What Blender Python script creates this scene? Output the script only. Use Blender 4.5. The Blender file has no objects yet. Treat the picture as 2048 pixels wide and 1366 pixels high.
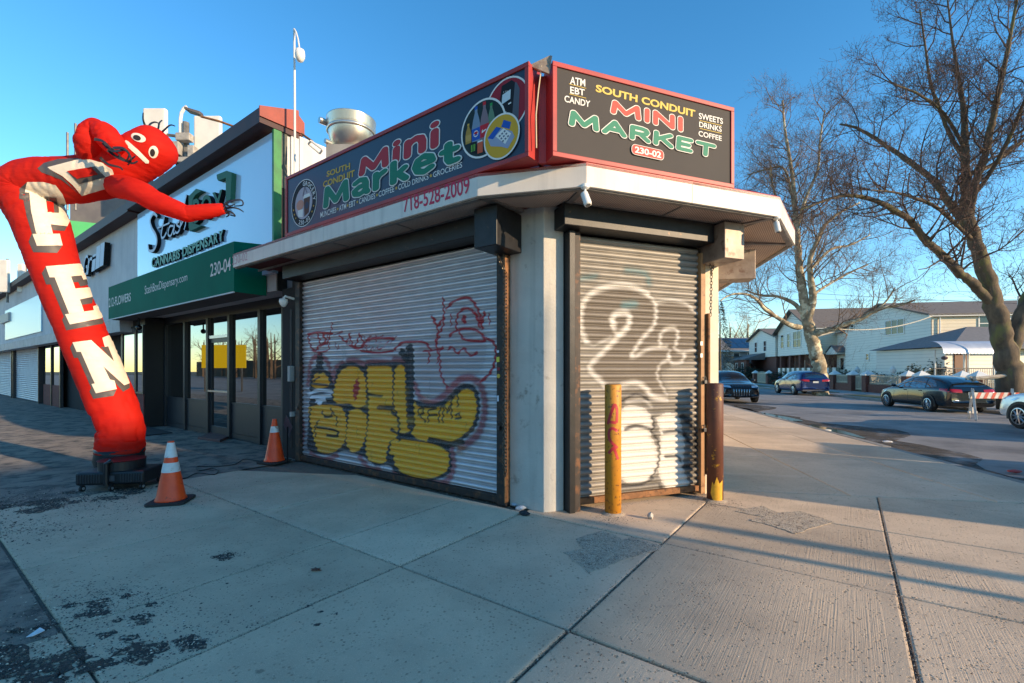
import bpy, bmesh, math, random
import numpy as np
from mathutils import Vector, Matrix
from mathutils.bvhtree import BVHTree
from mathutils.geometry import tessellate_polygon

random.seed(7)
rng = np.random.default_rng(7)
scene = bpy.context.scene
col = scene.collection

# ------------------------------------------------------------------ camera, sky, sun, exposure
F, HX, HY, H = 920.0, 1024.0, 740.0, 1.55      # focal length in photo pixels, horizon column/row, eye height
cam_data = bpy.data.cameras.new('camera')
cam = bpy.data.objects.new('camera', cam_data)
col.objects.link(cam)
cam.location = (0, 0, H)
cam.rotation_euler = (math.pi / 2, 0, 0)
cam_data.sensor_width = 36.0
cam_data.lens = 36.0 * F / 2048.0
cam_data.shift_y = (HY - 683.0) / 2048.0
cam_data.clip_start = 0.05
cam_data.clip_end = 2000
scene.camera = cam

SUN_AZ, SUN_EL = math.radians(58.5), math.radians(15.5)   # light travels to the left and away
sun_dir = Vector((-math.sin(SUN_AZ) * math.cos(SUN_EL), math.cos(SUN_AZ) * math.cos(SUN_EL), -math.sin(SUN_EL)))
world = bpy.data.worlds.new('World')
scene.world = world
world.use_nodes = True
wn, wl = world.node_tree.nodes, world.node_tree.links
sky = wn.new('ShaderNodeTexSky')
sky.sky_type = 'NISHITA'
sky.sun_disc = False
sky.sun_elevation = math.radians(12.0)
sky.sun_rotation = math.pi - SUN_AZ
sky.altitude = 0
sky.air_density = 1.0
sky.dust_density = 0.0
sky.ozone_density = 2.4
hsv = wn.new('ShaderNodeHueSaturation')
hsv.inputs['Saturation'].default_value = 1.28
hsv.inputs['Hue'].default_value = 0.498
hsv.inputs['Value'].default_value = 1.1
wl.new(sky.outputs[0], hsv.inputs['Color'])
wl.new(hsv.outputs[0], wn['Background'].inputs['Color'])
wn['Background'].inputs['Strength'].default_value = 0.125
sun_data = bpy.data.lights.new('sun', 'SUN')
sun_data.energy = 2.9
sun_data.angle = math.radians(0.5)
sun_data.color = (1.0, 0.74, 0.46)
sun = bpy.data.objects.new('sun', sun_data)
col.objects.link(sun)
sun.rotation_euler = sun_dir.to_track_quat('-Z', 'Y').to_euler()
scene.view_settings.view_transform = 'Standard'
scene.view_settings.look = 'None'
scene.view_settings.exposure = 1.3
scene.view_settings.gamma = 1.0
scene.view_settings.use_curve_mapping = False
scene.cycles.max_bounces = 6

# ------------------------------------------------------------------ helpers
def S(r, g, b):
    return tuple(((c / 255.0) / 12.92 if c / 255.0 <= 0.04045 else ((c / 255.0 + 0.055) / 1.055) ** 2.4) for c in (r, g, b))

def at(px, py, Y):
    return Vector(((px - HX) / F * Y, Y, H + (HY - py) / F * Y))

def gnd(px, py, z=0.0):
    Y = F * (H - z) / (py - HY)
    return Vector(((px - HX) / F * Y, Y, z))

class Fr:                                             # a vertical facade frame: a to the right along it, b into the wall
    def __init__(s, ox, oy, ex, ey):
        l = math.hypot(ex, ey); s.e = (ex / l, ey / l); s.i = (-s.e[1], s.e[0]); s.o = (ox, oy)
        s.M = Matrix(((s.e[0], s.i[0], 0, ox), (s.e[1], s.i[1], 0, oy), (0, 0, 1, 0), (0, 0, 0, 1)))
    def w(s, a, b, z=0.0):
        return Vector((s.o[0] + a * s.e[0] + b * s.i[0], s.o[1] + a * s.e[1] + b * s.i[1], z))
    def hit(s, px, py, b=0.0):                        # photo pixel -> (a, z) on the plane b
        rx, rz = (px - HX) / F, (HY - py) / F
        ox, oy = s.o[0] + b * s.i[0], s.o[1] + b * s.i[1]
        a = (rx * oy - ox) / (s.e[0] - rx * s.e[1])
        Y = oy + a * s.e[1]
        return a, H + rz * Y
    def loc(s, p):
        dx, dy = p[0] - s.o[0], p[1] - s.o[1]
        return dx * s.e[0] + dy * s.e[1], dx * s.i[0] + dy * s.i[1]

TH = math.radians(53.8)
C0 = (0.345, 4.99)
F1 = Fr(C0[0], C0[1], math.sin(TH), -math.cos(TH))                       # avenue front
A2 = math.radians(69.5)
F2 = Fr(C0[0], C0[1], math.sin(A2), math.cos(A2))                        # cut corner
E2 = 2.43
A3 = math.radians(9.8)
_p = F2.w(E2, 0)
F3 = Fr(_p.x, _p.y, math.sin(A3), math.cos(A3))                          # side street front
_k = gnd(1450, 808)
KB = Fr(_k.x, _k.y, math.sin(A3), math.cos(A3))                          # near kerb of the side street (b>0: pavement side)

class MB:
    def __init__(s, M=None):
        s.v, s.f, s.mi, s.cur = [], [], [], 0
        s.M = M.M if isinstance(M, Fr) else M
        s.smooth = False
    def add(s, vs, fs):
        n = len(s.v)
        if s.M is not None:
            vs = [s.M @ Vector(v) for v in vs]
        s.v.extend([tuple(v) for v in vs])
        for f in fs:
            s.f.append(tuple(i + n for i in f)); s.mi.append(s.cur)
        return s
    def box(s, x0, x1, y0, y1, z0, z1):
        if x0 > x1: x0, x1 = x1, x0
        if y0 > y1: y0, y1 = y1, y0
        if z0 > z1: z0, z1 = z1, z0
        return s.add([(x0,y0,z0),(x1,y0,z0),(x1,y1,z0),(x0,y1,z0),(x0,y0,z1),(x1,y0,z1),(x1,y1,z1),(x0,y1,z1)],
                     [(3,2,1,0),(4,5,6,7),(0,1,5,4),(1,2,6,5),(2,3,7,6),(3,0,4,7)])
    def prism(s, poly, z0, z1):
        n = len(poly)
        if sum(poly[i][0]*poly[(i+1)%n][1]-poly[(i+1)%n][0]*poly[i][1] for i in range(n)) < 0: poly = poly[::-1]
        return s.add([(p[0],p[1],z0) for p in poly] + [(p[0],p[1],z1) for p in poly],
                     [tuple(range(n-1,-1,-1)), tuple(range(n,2*n))] + [(i,(i+1)%n,n+(i+1)%n,n+i) for i in range(n)])
    def ext(s, poly, y0, y1):                         # polygon in (x,z) pushed from y0 (front) to y1
        n = len(poly)
        if sum(poly[i][0]*poly[(i+1)%n][1]-poly[(i+1)%n][0]*poly[i][1] for i in range(n)) < 0: poly = poly[::-1]
        return s.add([(p[0],y0,p[1]) for p in poly] + [(p[0],y1,p[1]) for p in poly],
                     [tuple(range(n)), tuple(range(2*n-1,n-1,-1))] + [(i,n+i,n+(i+1)%n,(i+1)%n) for i in range(n)])
    def tube(s, pts, r, n=6, caps=True, up=None):
        pts = [Vector(p) for p in pts]; m = len(pts)
        rs = r if isinstance(r, (list, tuple)) else [r] * m
        vs, fs, prev = [], [], None
        for i, p in enumerate(pts):
            t = (pts[min(i+1,m-1)] - pts[max(i-1,0)])
            t = t.normalized() if t.length > 1e-9 else Vector((0,0,1))
            if prev is None:
                ref = Vector(up) if up else (Vector((0,0,1)) if abs(t.z) < 0.9 else Vector((1,0,0)))
                nx = (ref - t * ref.dot(t)).normalized()
            else:
                nx = prev - t * prev.dot(t)
                nx = nx.normalized() if nx.length > 1e-6 else t.orthogonal().normalized()
            prev = nx; ny = t.cross(nx)
            for k in range(n):
                a = 2 * math.pi * k / n
                vs.append(p + (nx * math.cos(a) + ny * math.sin(a)) * rs[i])
        for i in range(m - 1):
            for k in range(n):
                k2 = (k + 1) % n
                fs.append((i*n+k, i*n+k2, (i+1)*n+k2, (i+1)*n+k))
        if caps:
            fs.append(tuple(range(n-1,-1,-1))); fs.append(tuple((m-1)*n+k for k in range(n)))
        return s.add(vs, fs)
    def lathe(s, prof, c=(0,0,0), n=24, axis='z', cap0=True, cap1=True):
        vs, fs = [], []
        for r, h in prof:
            for k in range(n):
                a = 2 * math.pi * k / n
                x, y = r * math.cos(a), r * math.sin(a)
                q = (x, y, h) if axis == 'z' else ((x, h, y) if axis == 'y' else (h, x, y))
                vs.append((c[0]+q[0], c[1]+q[1], c[2]+q[2]))
        flip = axis == 'y'
        for i in range(len(prof) - 1):
            for k in range(n):
                k2 = (k+1) % n
                q = (i*n+k, i*n+k2, (i+1)*n+k2, (i+1)*n+k)
                fs.append(q[::-1] if flip else q)
        if cap0: fs.append(tuple(range(n)) if flip else tuple(range(n-1,-1,-1)))
        if cap1:
            q = tuple((len(prof)-1)*n+k for k in range(n)); fs.append(q[::-1] if flip else q)
        return s.add(vs, fs)
    def ball(s, c, rx, ry=None, rz=None, n=12, m=8):
        ry = ry or rx; rz = rz or rx
        prof = [(math.sin(math.pi*i/m), -math.cos(math.pi*i/m)) for i in range(m+1)]
        vs, fs = [], []
        for r, h in prof:
            for k in range(n):
                a = 2*math.pi*k/n
                vs.append((c[0]+rx*max(r,0.001)*math.cos(a), c[1]+ry*max(r,0.001)*math.sin(a), c[2]+rz*h))
        for i in range(m):
            for k in range(n):
                k2 = (k+1)%n
                fs.append((i*n+k, i*n+k2, (i+1)*n+k2, (i+1)*n+k))
        return s.add(vs, fs)
    def build(s, name, mat, parent=None, local=False, smooth=False, bevel=0.0, loc=None):
        me = bpy.data.meshes.new(name)
        off = Vector((0,0,0))
        if not local:
            if parent is not None:
                q = parent
                while q is not None: off += q.location; q = q.parent
            elif loc is not None: off = Vector(loc)
            else:
                a = np.array(s.v); off = Vector(((a[:,0].min()+a[:,0].max())/2, (a[:,1].min()+a[:,1].max())/2, a[:,2].min()))
        me.from_pydata([(v[0]-off.x, v[1]-off.y, v[2]-off.z) for v in s.v], [], s.f)
        for m_ in (mat if isinstance(mat, (list, tuple)) else [mat]): me.materials.append(m_)
        if isinstance(mat, (list, tuple)): me.polygons.foreach_set('material_index', s.mi)
        if smooth or s.smooth: me.polygons.foreach_set('use_smooth', [True]*len(me.polygons))
        me.update()
        o = bpy.data.objects.new(name, me); col.objects.link(o)
        if parent is not None: o.parent = parent
        if not local and parent is None: o.location = off
        if bevel:
            b = o.modifiers.new('bevel', 'BEVEL'); b.width = bevel; b.segments = 2; b.limit_method = 'ANGLE'; b.angle_limit = math.radians(40)
        return o

def thing(name, label, cat, loc=(0,0,0), rz=0.0, group=None):
    o = bpy.data.objects.new(name, None); col.objects.link(o)
    o.location = loc; o.rotation_euler = (0,0,rz); o.empty_display_size = 0.2
    o['label'] = label; o['category'] = cat
    if group: o['group'] = group
    return o
def tag(o, label, cat, group=None):
    o['label'] = label; o['category'] = cat
    if group: o['group'] = group
    return o
def struct(o):
    o['kind'] = 'structure'; return o
def stuff(o, label=None):
    o['kind'] = 'stuff'
    if label: o['label'] = label
    return o
def twin(src, parent, loc=None, name=None):           # another object on the same mesh
    c = src.copy(); col.objects.link(c); c.parent = parent
    if loc is not None: c.location = loc
    return c

# ------------------------------------------------------------------ materials
MATS = {}
def mat(name, c1, c2=None, rough=0.7, metal=0.0, scale=3.0, bump=0.0, bscale=60.0, detail=5.0, rand=0.0, streak=0.0, spec=0.5,
        c3=None, scale3=1.0, thr3=0.55, w3=0.05, coat=0.0, stretch=(1,1,1), holes=None, rough3=None, brushed=None, emit=0.0):
    if name in MATS: return MATS[name]
    m = bpy.data.materials.new(name); m.use_nodes = True; MATS[name] = m
    N, L = m.node_tree.nodes, m.node_tree.links
    b = N['Principled BSDF']
    b.inputs['Roughness'].default_value = rough; b.inputs['Metallic'].default_value = metal
    b.inputs['Specular IOR Level'].default_value = spec
    if coat: b.inputs['Coat Weight'].default_value = coat; b.inputs['Coat Roughness'].default_value = 0.05
    b.inputs['Base Color'].default_value = (*c1, 1)
    geo = N.new('ShaderNodeNewGeometry')
    mp = N.new('ShaderNodeMapping'); mp.inputs['Scale'].default_value = stretch
    L.new(geo.outputs['Position'], mp.inputs['Vector'])
    def noise(sc, det=5.0, rg=0.6):
        n = N.new('ShaderNodeTexNoise'); n.inputs['Scale'].default_value = sc; n.inputs['Detail'].default_value = det
        n.inputs['Roughness'].default_value = rg; L.new(mp.outputs[0], n.inputs['Vector']); return n
    def ramp(src, p0, p1, v0=0.0, v1=1.0):
        r = N.new('ShaderNodeMapRange'); r.inputs[1].default_value = p0; r.inputs[2].default_value = p1
        r.inputs[3].default_value = v0; r.inputs[4].default_value = v1; L.new(src, r.inputs[0]); return r.outputs[0]
    def mix(fac, a, b_):
        x = N.new('ShaderNodeMix'); x.data_type = 'RGBA'
        if isinstance(fac, float): x.inputs[0].default_value = fac
        else: L.new(fac, x.inputs[0])
        for sock, val in ((x.inputs[6], a), (x.inputs[7], b_)):
            if isinstance(val, tuple): sock.default_value = (*val, 1)
            else: L.new(val, sock)
        return x.outputs[2]
    out = None
    if c2 is not None:
        n = noise(scale, detail)
        out = mix(ramp(n.outputs['Fac'], 0.32, 0.68), c1, c2)
    if streak:
        n = N.new('ShaderNodeTexNoise'); n.inputs['Scale'].default_value = 1.0; n.inputs['Detail'].default_value = 4.0
        m2 = N.new('ShaderNodeMapping'); m2.inputs['Scale'].default_value = (9, 9, 0.5); L.new(geo.outputs['Position'], m2.inputs['Vector'])
        L.new(m2.outputs[0], n.inputs['Vector'])
        src = out if out is not None else c1
        out = mix(ramp(n.outputs['Fac'], 0.52, 0.75, 0.0, streak), src, tuple(c * 0.35 for c in c1))
    if c3 is not None:
        n = noise(scale3, 6.0, 0.65)
        f3 = ramp(n.outputs['Fac'], thr3 - w3, thr3 + w3)
        out = mix(f3, out if out is not None else c1, c3)
        if rough3 is not None: L.new(ramp(f3, 0, 1, rough, rough3), b.inputs['Roughness'])
    if rand:
        oi = N.new('ShaderNodeObjectInfo')
        h = N.new('ShaderNodeHueSaturation'); L.new(ramp(oi.outputs['Random'], 0, 1, 1-rand, 1+rand), h.inputs['Value'])
        if out is not None: L.new(out, h.inputs['Color'])
        else: h.inputs['Color'].default_value = (*c1, 1)
        out = h.outputs[0]
    if out is not None: L.new(out, b.inputs['Base Color'])
    if bump:
        n = noise(bscale, 4.0, 0.7)
        bp = N.new('ShaderNodeBump'); bp.inputs['Strength'].default_value = bump; bp.inputs['Distance'].default_value = 0.02
        L.new(n.outputs['Fac'], bp.inputs['Height']); L.new(bp.outputs[0], b.inputs['Normal'])
    if holes is not None:                              # worn away in places: the surface below shows through
        n = noise(holes[0], 8.0, 0.7); tr_ = N.new('ShaderNodeBsdfTransparent'); mx_ = N.new('ShaderNodeMixShader')
        L.new(ramp(n.outputs['Fac'], holes[1]-holes[2], holes[1]+holes[2]), mx_.inputs[0]); L.new(tr_.outputs[0], mx_.inputs[1]); L.new(b.outputs[0], mx_.inputs[2]); L.new(mx_.outputs[0], N['Material Output'].inputs['Surface'])
    if emit: b.inputs['Emission Color'].default_value = (*c1, 1); b.inputs['Emission Strength'].default_value = emit
    return m

def glass_mat(name, dark, refl=0.5, rough=0.01, tint=(0.85, 0.92, 0.95)):
    if name in MATS: return MATS[name]
    m = bpy.data.materials.new(name); m.use_nodes = True; MATS[name] = m
    N, L = m.node_tree.nodes, m.node_tree.links
    N.remove(N['Principled BSDF'])
    d = N.new('ShaderNodeBsdfDiffuse'); d.inputs['Color'].default_value = (*dark, 1)
    g = N.new('ShaderNodeBsdfGlossy'); g.inputs['Roughness'].default_value = rough; g.inputs['Color'].default_value = (*tint, 1)
    fz = N.new('ShaderNodeFresnel'); fz.inputs['IOR'].default_value = 1.5
    mr = N.new('ShaderNodeMapRange'); mr.inputs[1].default_value = 0.03; mr.inputs[2].default_value = 0.35; mr.inputs[3].default_value = refl*0.5; mr.inputs[4].default_value = min(1.0, refl*1.5)
    L.new(fz.outputs[0], mr.inputs[0])
    x = N.new('ShaderNodeMixShader'); L.new(mr.outputs[0], x.inputs[0]); L.new(d.outputs[0], x.inputs[1]); L.new(g.outputs[0], x.inputs[2])
    L.new(x.outputs[0], N['Material Output'].inputs['Surface'])
    return m

def paint_attr_mat(name, base, base2, rough, metal):  # metal slats with sprayed paint stored per vertex (rgb + coverage)
    m = bpy.data.materials.new(name); m.use_nodes = True; MATS[name] = m
    N, L = m.node_tree.nodes, m.node_tree.links
    b = N['Principled BSDF']
    at_ = N.new('ShaderNodeVertexColor'); at_.layer_name = 'Col'
    geo = N.new('ShaderNodeNewGeometry')
    n = N.new('ShaderNodeTexNoise'); n.inputs['Scale'].default_value = 5.0; n.inputs['Detail'].default_value = 6.0
    L.new(geo.outputs['Position'], n.inputs['Vector'])
    n2 = N.new('ShaderNodeTexNoise'); n2.inputs['Scale'].default_value = 90.0; n2.inputs['Detail'].default_value = 3.0
    L.new(geo.outputs['Position'], n2.inputs['Vector'])
    x0 = N.new('ShaderNodeMix'); x0.data_type = 'RGBA'; x0.inputs[6].default_value = (*base, 1); x0.inputs[7].default_value = (*base2, 1)
    L.new(n.outputs['Fac'], x0.inputs[0])
    mr = N.new('ShaderNodeMapRange'); mr.inputs[1].default_value = 0.25; mr.inputs[2].default_value = 0.5; mr.inputs[3].default_value = 0.55; mr.inputs[4].default_value = 1.0
    L.new(n2.outputs['Fac'], mr.inputs[0])
    al = N.new('ShaderNodeMath'); al.operation = 'MULTIPLY'; L.new(at_.outputs['Alpha'], al.inputs[0]); L.new(mr.outputs[0], al.inputs[1])
    x1 = N.new('ShaderNodeMix'); x1.data_type = 'RGBA'; L.new(al.outputs[0], x1.inputs[0]); L.new(x0.outputs[2], x1.inputs[6]); L.new(at_.outputs['Color'], x1.inputs[7])
    L.new(x1.outputs[2], b.inputs['Base Color'])
    for sock, lo, hi in (('Metallic', metal, 0.0), ('Roughness', rough, 0.6)):
        r = N.new('ShaderNodeMapRange'); r.inputs[3].default_value = lo; r.inputs[4].default_value = hi; L.new(al.outputs[0], r.inputs[0]); L.new(r.outputs[0], b.inputs[sock])
    return m

# ------------------------------------------------------------------ lettering
_tc = {}
def text_geo(s, bold=0.0, shear=0.0, space=1.0):
    k = (s, bold, shear, space)
    if k not in _tc:
        c = bpy.data.curves.new('lettering', 'FONT'); c.body = s; c.offset = bold; c.shear = shear; c.space_character = space
        c.resolution_u = 4; c.fill_mode = 'FRONT'; c.dimensions = '2D'
        o = bpy.data.objects.new('lettering', c); col.objects.link(o)
        dg = bpy.context.evaluated_depsgraph_get()
        me = bpy.data.meshes.new_from_object(o.evaluated_get(dg))
        v = np.array([(p.co.x, p.co.y) for p in me.vertices]); f = [tuple(p.vertices) for p in me.polygons]
        bpy.data.objects.remove(o); bpy.data.curves.remove(c); bpy.data.meshes.remove(me)
        _tc[k] = (v, f)
    return _tc[k]
def text_quad(fr, s, quad, b, bold=0.0, shear=0.0, space=1.0, depth=0.0, ref=None, planeb=None, mb=None, wav=None):
    """letters of s fitted to four photo corners (BL, BR, TR, TL) that lie on plane b of frame fr; ref gives the letters whose box is fitted"""
    v, f = text_geo(s, bold, shear, space)
    rv = text_geo(*ref)[0] if ref else v
    lo, hi = rv.min(0), rv.max(0)
    q = [fr.hit(x, y, b if planeb is None else planeb) for x, y in quad]
    uv = (v - lo) / (hi - lo)
    pts = []
    for u, w in uv:
        p = [(1-u)*(1-w)*q[0][i] + u*(1-w)*q[1][i] + u*w*q[2][i] + (1-u)*w*q[3][i] for i in (0, 1)]
        pts.append((p[0], b, p[1]))
    mb = mb or MB(fr)
    if depth:
        n = len(pts); from_edges = {}
        for t in f:
            for i in range(len(t)):
                e = (t[i], t[(i+1) % len(t)])
                from_edges[e] = True
        side = [(e[1], e[0], e[0]+n, e[1]+n) for e in from_edges if (e[1], e[0]) not in from_edges]
        mb.cur = 0; mb.add(pts + [(p[0], p[1]+depth, p[2]) for p in pts], [])
        base = len(mb.v) - 2*n
        for t in f: mb.f.append(tuple(base+i for i in t)); mb.mi.append(0)
        for t in side: mb.f.append(tuple(base+i for i in t)); mb.mi.append(1)
    else:
        mb.add(pts, f)
    return mb
def cq(pts, ox, oy, k):                                # crop coordinates -> photo pixels
    return [(ox + x / k, oy + y / k) for x, y in pts]

GLYPH = {'M':[[(0,0),(.06,1),(.5,.12),(.94,1),(1.0,0)]], 'I':[[(0,0),(0,1)]], 'N':[[(0,0),(0,1),(.72,0),(.72,1)]], 'A':[[(0,0),(.42,1),(.84,0)],[(.17,.34),(.67,.34)]],
 'R':[[(0,0),(0,1),(.42,1),(.6,.93),(.66,.76),(.6,.58),(.42,.5),(0,.5)],[(.34,.5),(.72,0)]], 'K':[[(0,0),(0,1)],[(.66,1),(.04,.42)],[(.24,.6),(.72,0)]], 'E':[[(.58,0),(0,0),(0,1),(.58,1)],[(0,.5),(.48,.5)]], 'T':[[(0,1),(.8,1)],[(.4,1),(.4,0)]],
 'i':[[(0,0),(0,.70)],[(-.01,1.06),(.01,1.06)]], 'n':[[(0,0),(0,.6)],[(0,.40),(.1,.55),(.27,.61),(.43,.54),(.48,.36),(.48,0)]], 'a':[[(.04,.52),(.22,.61),(.40,.56),(.46,.40),(.46,.12),(.52,0)],[(.46,.34),(.2,.31),(.02,.2),(.06,.05),(.22,0),(.38,.06),(.46,.16)]],
 'r':[[(0,0),(0,.6)],[(0,.34),(.1,.5),(.3,.6)]], 'k':[[(0,0),(0,1)],[(.42,.58),(.04,.26)],[(.18,.38),(.46,0)]], 'e':[[(.03,.31),(.5,.33),(.45,.51),(.26,.61),(.08,.53),(0,.30),(.08,.08),(.27,0),(.47,.10)]], 't':[[(.17,.9),(.17,.2),(.24,.04),(.42,.05)],[(0,.6),(.40,.6)]]}
def stroke_text(fr, s, quad, b, r, planeb, gap=0.30, adv=None):
    """rounded letters drawn as thick strokes, fitted to four photo corners"""
    x = 0.0; segs = []
    for ch in s:
        g = GLYPH[ch] if ch not in 'nare' else [[(p[0]*1.12, p[1]*1.28) for p in l] for l in GLYPH[ch]]; w = max(p[0] for l in g for p in l)
        for l in g:
            for p, q in zip(l[:-1], l[1:]): segs.append(((p[0]+x, p[1]), (q[0]+x, q[1])))
        x += w + gap
    tot = x - gap; q4 = [np.array(fr.hit(px, py, planeb)) for px, py in quad]
    def P(p):
        u, w = p[0]/tot, p[1]; return (1-u)*(1-w)*q4[0]+u*(1-w)*q4[1]+u*w*q4[2]+(1-u)*w*q4[3]
    mb = MB(fr)
    for k, (p, q) in enumerate(segs):
        R2 = np.array(r); p, q = P(p)/R2, P(q)/R2; d = q-p; ang = math.atan2(d[1], d[0]); pts = []
        for i in range(7): t = ang-math.pi/2+math.pi*i/6; pts.append(((q[0]+math.cos(t))*R2[0], b-.00008*k, (q[1]+math.sin(t))*R2[1]))
        for i in range(7): t = ang+math.pi/2+math.pi*i/6; pts.append(((p[0]+math.cos(t))*R2[0], b-.00008*k, (p[1]+math.sin(t))*R2[1]))
        mb.add(pts, [tuple(range(14))])
    return mb
# ------------------------------------------------------------------ ground, pavements, road
concrete = mat('concrete', S(172,168,162), S(150,147,142), rough=0.88, scale=1.3, bump=0.55, bscale=70, rand=0.06, c3=S(108,104,100), scale3=16.0, thr3=0.68, w3=0.03)
concrete_new = mat('concrete_smooth', S(176,172,166), S(160,156,150), rough=0.85, scale=2.2, bump=0.35, bscale=120, rand=0.06, c3=S(120,116,110), scale3=26.0, thr3=0.70, w3=0.03)
joint_mat = mat('joint_dirt', S(112,102,92), S(132,122,110), rough=0.95, scale=30, bump=0.8, bscale=200)
old_asphalt = mat('old_asphalt', S(152,138,124), S(116,106,96), rough=0.92, scale=1.6, bump=0.6, bscale=110, c3=S(72,70,68), scale3=3.2, thr3=0.56, w3=0.08)
asphalt = mat('asphalt', S(146,142,138), S(122,119,117), rough=0.85, scale=0.9, bump=0.7, bscale=70, c3=S(96,93,92), scale3=0.55, thr3=0.60, w3=0.10)
dirt_mat = mat('kerb_dirt', S(78,68,58), S(62,56,50), rough=0.95, scale=2.5, bump=1.0, bscale=40, holes=(1.6,.46,.10))
earth = mat('earth', S(96,90,80), S(80,78,66), rough=0.95, scale=0.4)
lawn = mat('winter_lawn', S(112,108,72), S(88,92,58), rough=0.95, scale=0.8, bump=0.8, bscale=30)
gravel_mats = [mat('grit_dark', S(62,60,60), rough=0.9), mat('grit_grey', S(132,122,112), rough=0.9), mat('grit_pale', S(204,190,170), rough=0.9)]

g = MB().box(-500, 500, -500, 800, -0.6, -0.16).build('ground', earth); struct(g); 
av = MB(F1); av.add([(-200,-45,-0.14),(60,-45,-0.14),(60,-7.0,-0.14),(-200,-7.0,-0.14)], [(0,1,2,3)])
struct(av.build('avenue_road', asphalt))
rd = MB(KB)
nx, ny = 40, 14
vs = [(-60.0 + 190*i/nx, 0.02 - 9.17*j/ny, -0.12 + 0.03*math.sin(math.pi*j/ny)) for i in range(nx+1) for j in range(ny+1)]
rd.add(vs, [(i*(ny+1)+j, i*(ny+1)+j+1, (i+1)*(ny+1)+j+1, (i+1)*(ny+1)+j) for i in range(nx) for j in range(ny)])
rd.f = [f[::-1] for f in rd.f]
struct(rd.build('side_street', asphalt, smooth=True))
# far pavement, verge and yards
fp = MB(KB).box(-60, 120, -13.0, -9.3, -0.3, 0.0).build('far_pavement', concrete); struct(fp)
vg = MB(KB); rr = random.Random(3)
for a0, a1 in ((3.0, 9.5), (12.5, 21.5), (24, 40)):
    top = [(a0 + (a1-a0)*i/10, -10.75 + rr.uniform(-.06,.06)) for i in range(11)]; bot = [(a1 - (a1-a0)*i/10, -9.5 + rr.uniform(-.05,.05)) for i in range(11)]
    vg.prism(top + bot, -0.01, 0.03)
struct(vg.build('verge', lawn))
yd = MB(KB).box(-60, 120, -60, -13.05, -0.3, 0.02).build('yard_ground', lawn); struct(yd)
# kerb stones on both sides
kb_mat = mat('kerb_concrete', S(150,146,138), S(118,114,108), rough=0.9, scale=4, bump=0.5, bscale=60, rand=0.08)
kerb = struct(MB(KB).box(-20, 100, 0.012, 0.16, -0.3, -0.03).build('kerb', joint_mat, loc=tuple(KB.w(0,0,0))))
k0 = MB().box(-0.9, 0.9, 0.0, 0.17, -0.25, 0.0).build('kerb_stone', kb_mat, parent=kerb, local=True, bevel=0.015)
for i in range(24):
    k = k0 if i == 0 else twin(k0, kerb)
    p = KB.w(-18.2 + 1.82*i, 0.0, 0.0) - kerb.location
    k.location = (p.x, p.y, rr.uniform(-0.02, 0.006)); k.rotation_euler = (0, 0, math.pi/2 - A3 + rr.uniform(-.006,.006))
far_kerb = struct(MB(KB).box(-20, 100, -9.31, -9.16, -0.3, -0.02).build('far_kerb', kb_mat))

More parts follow.
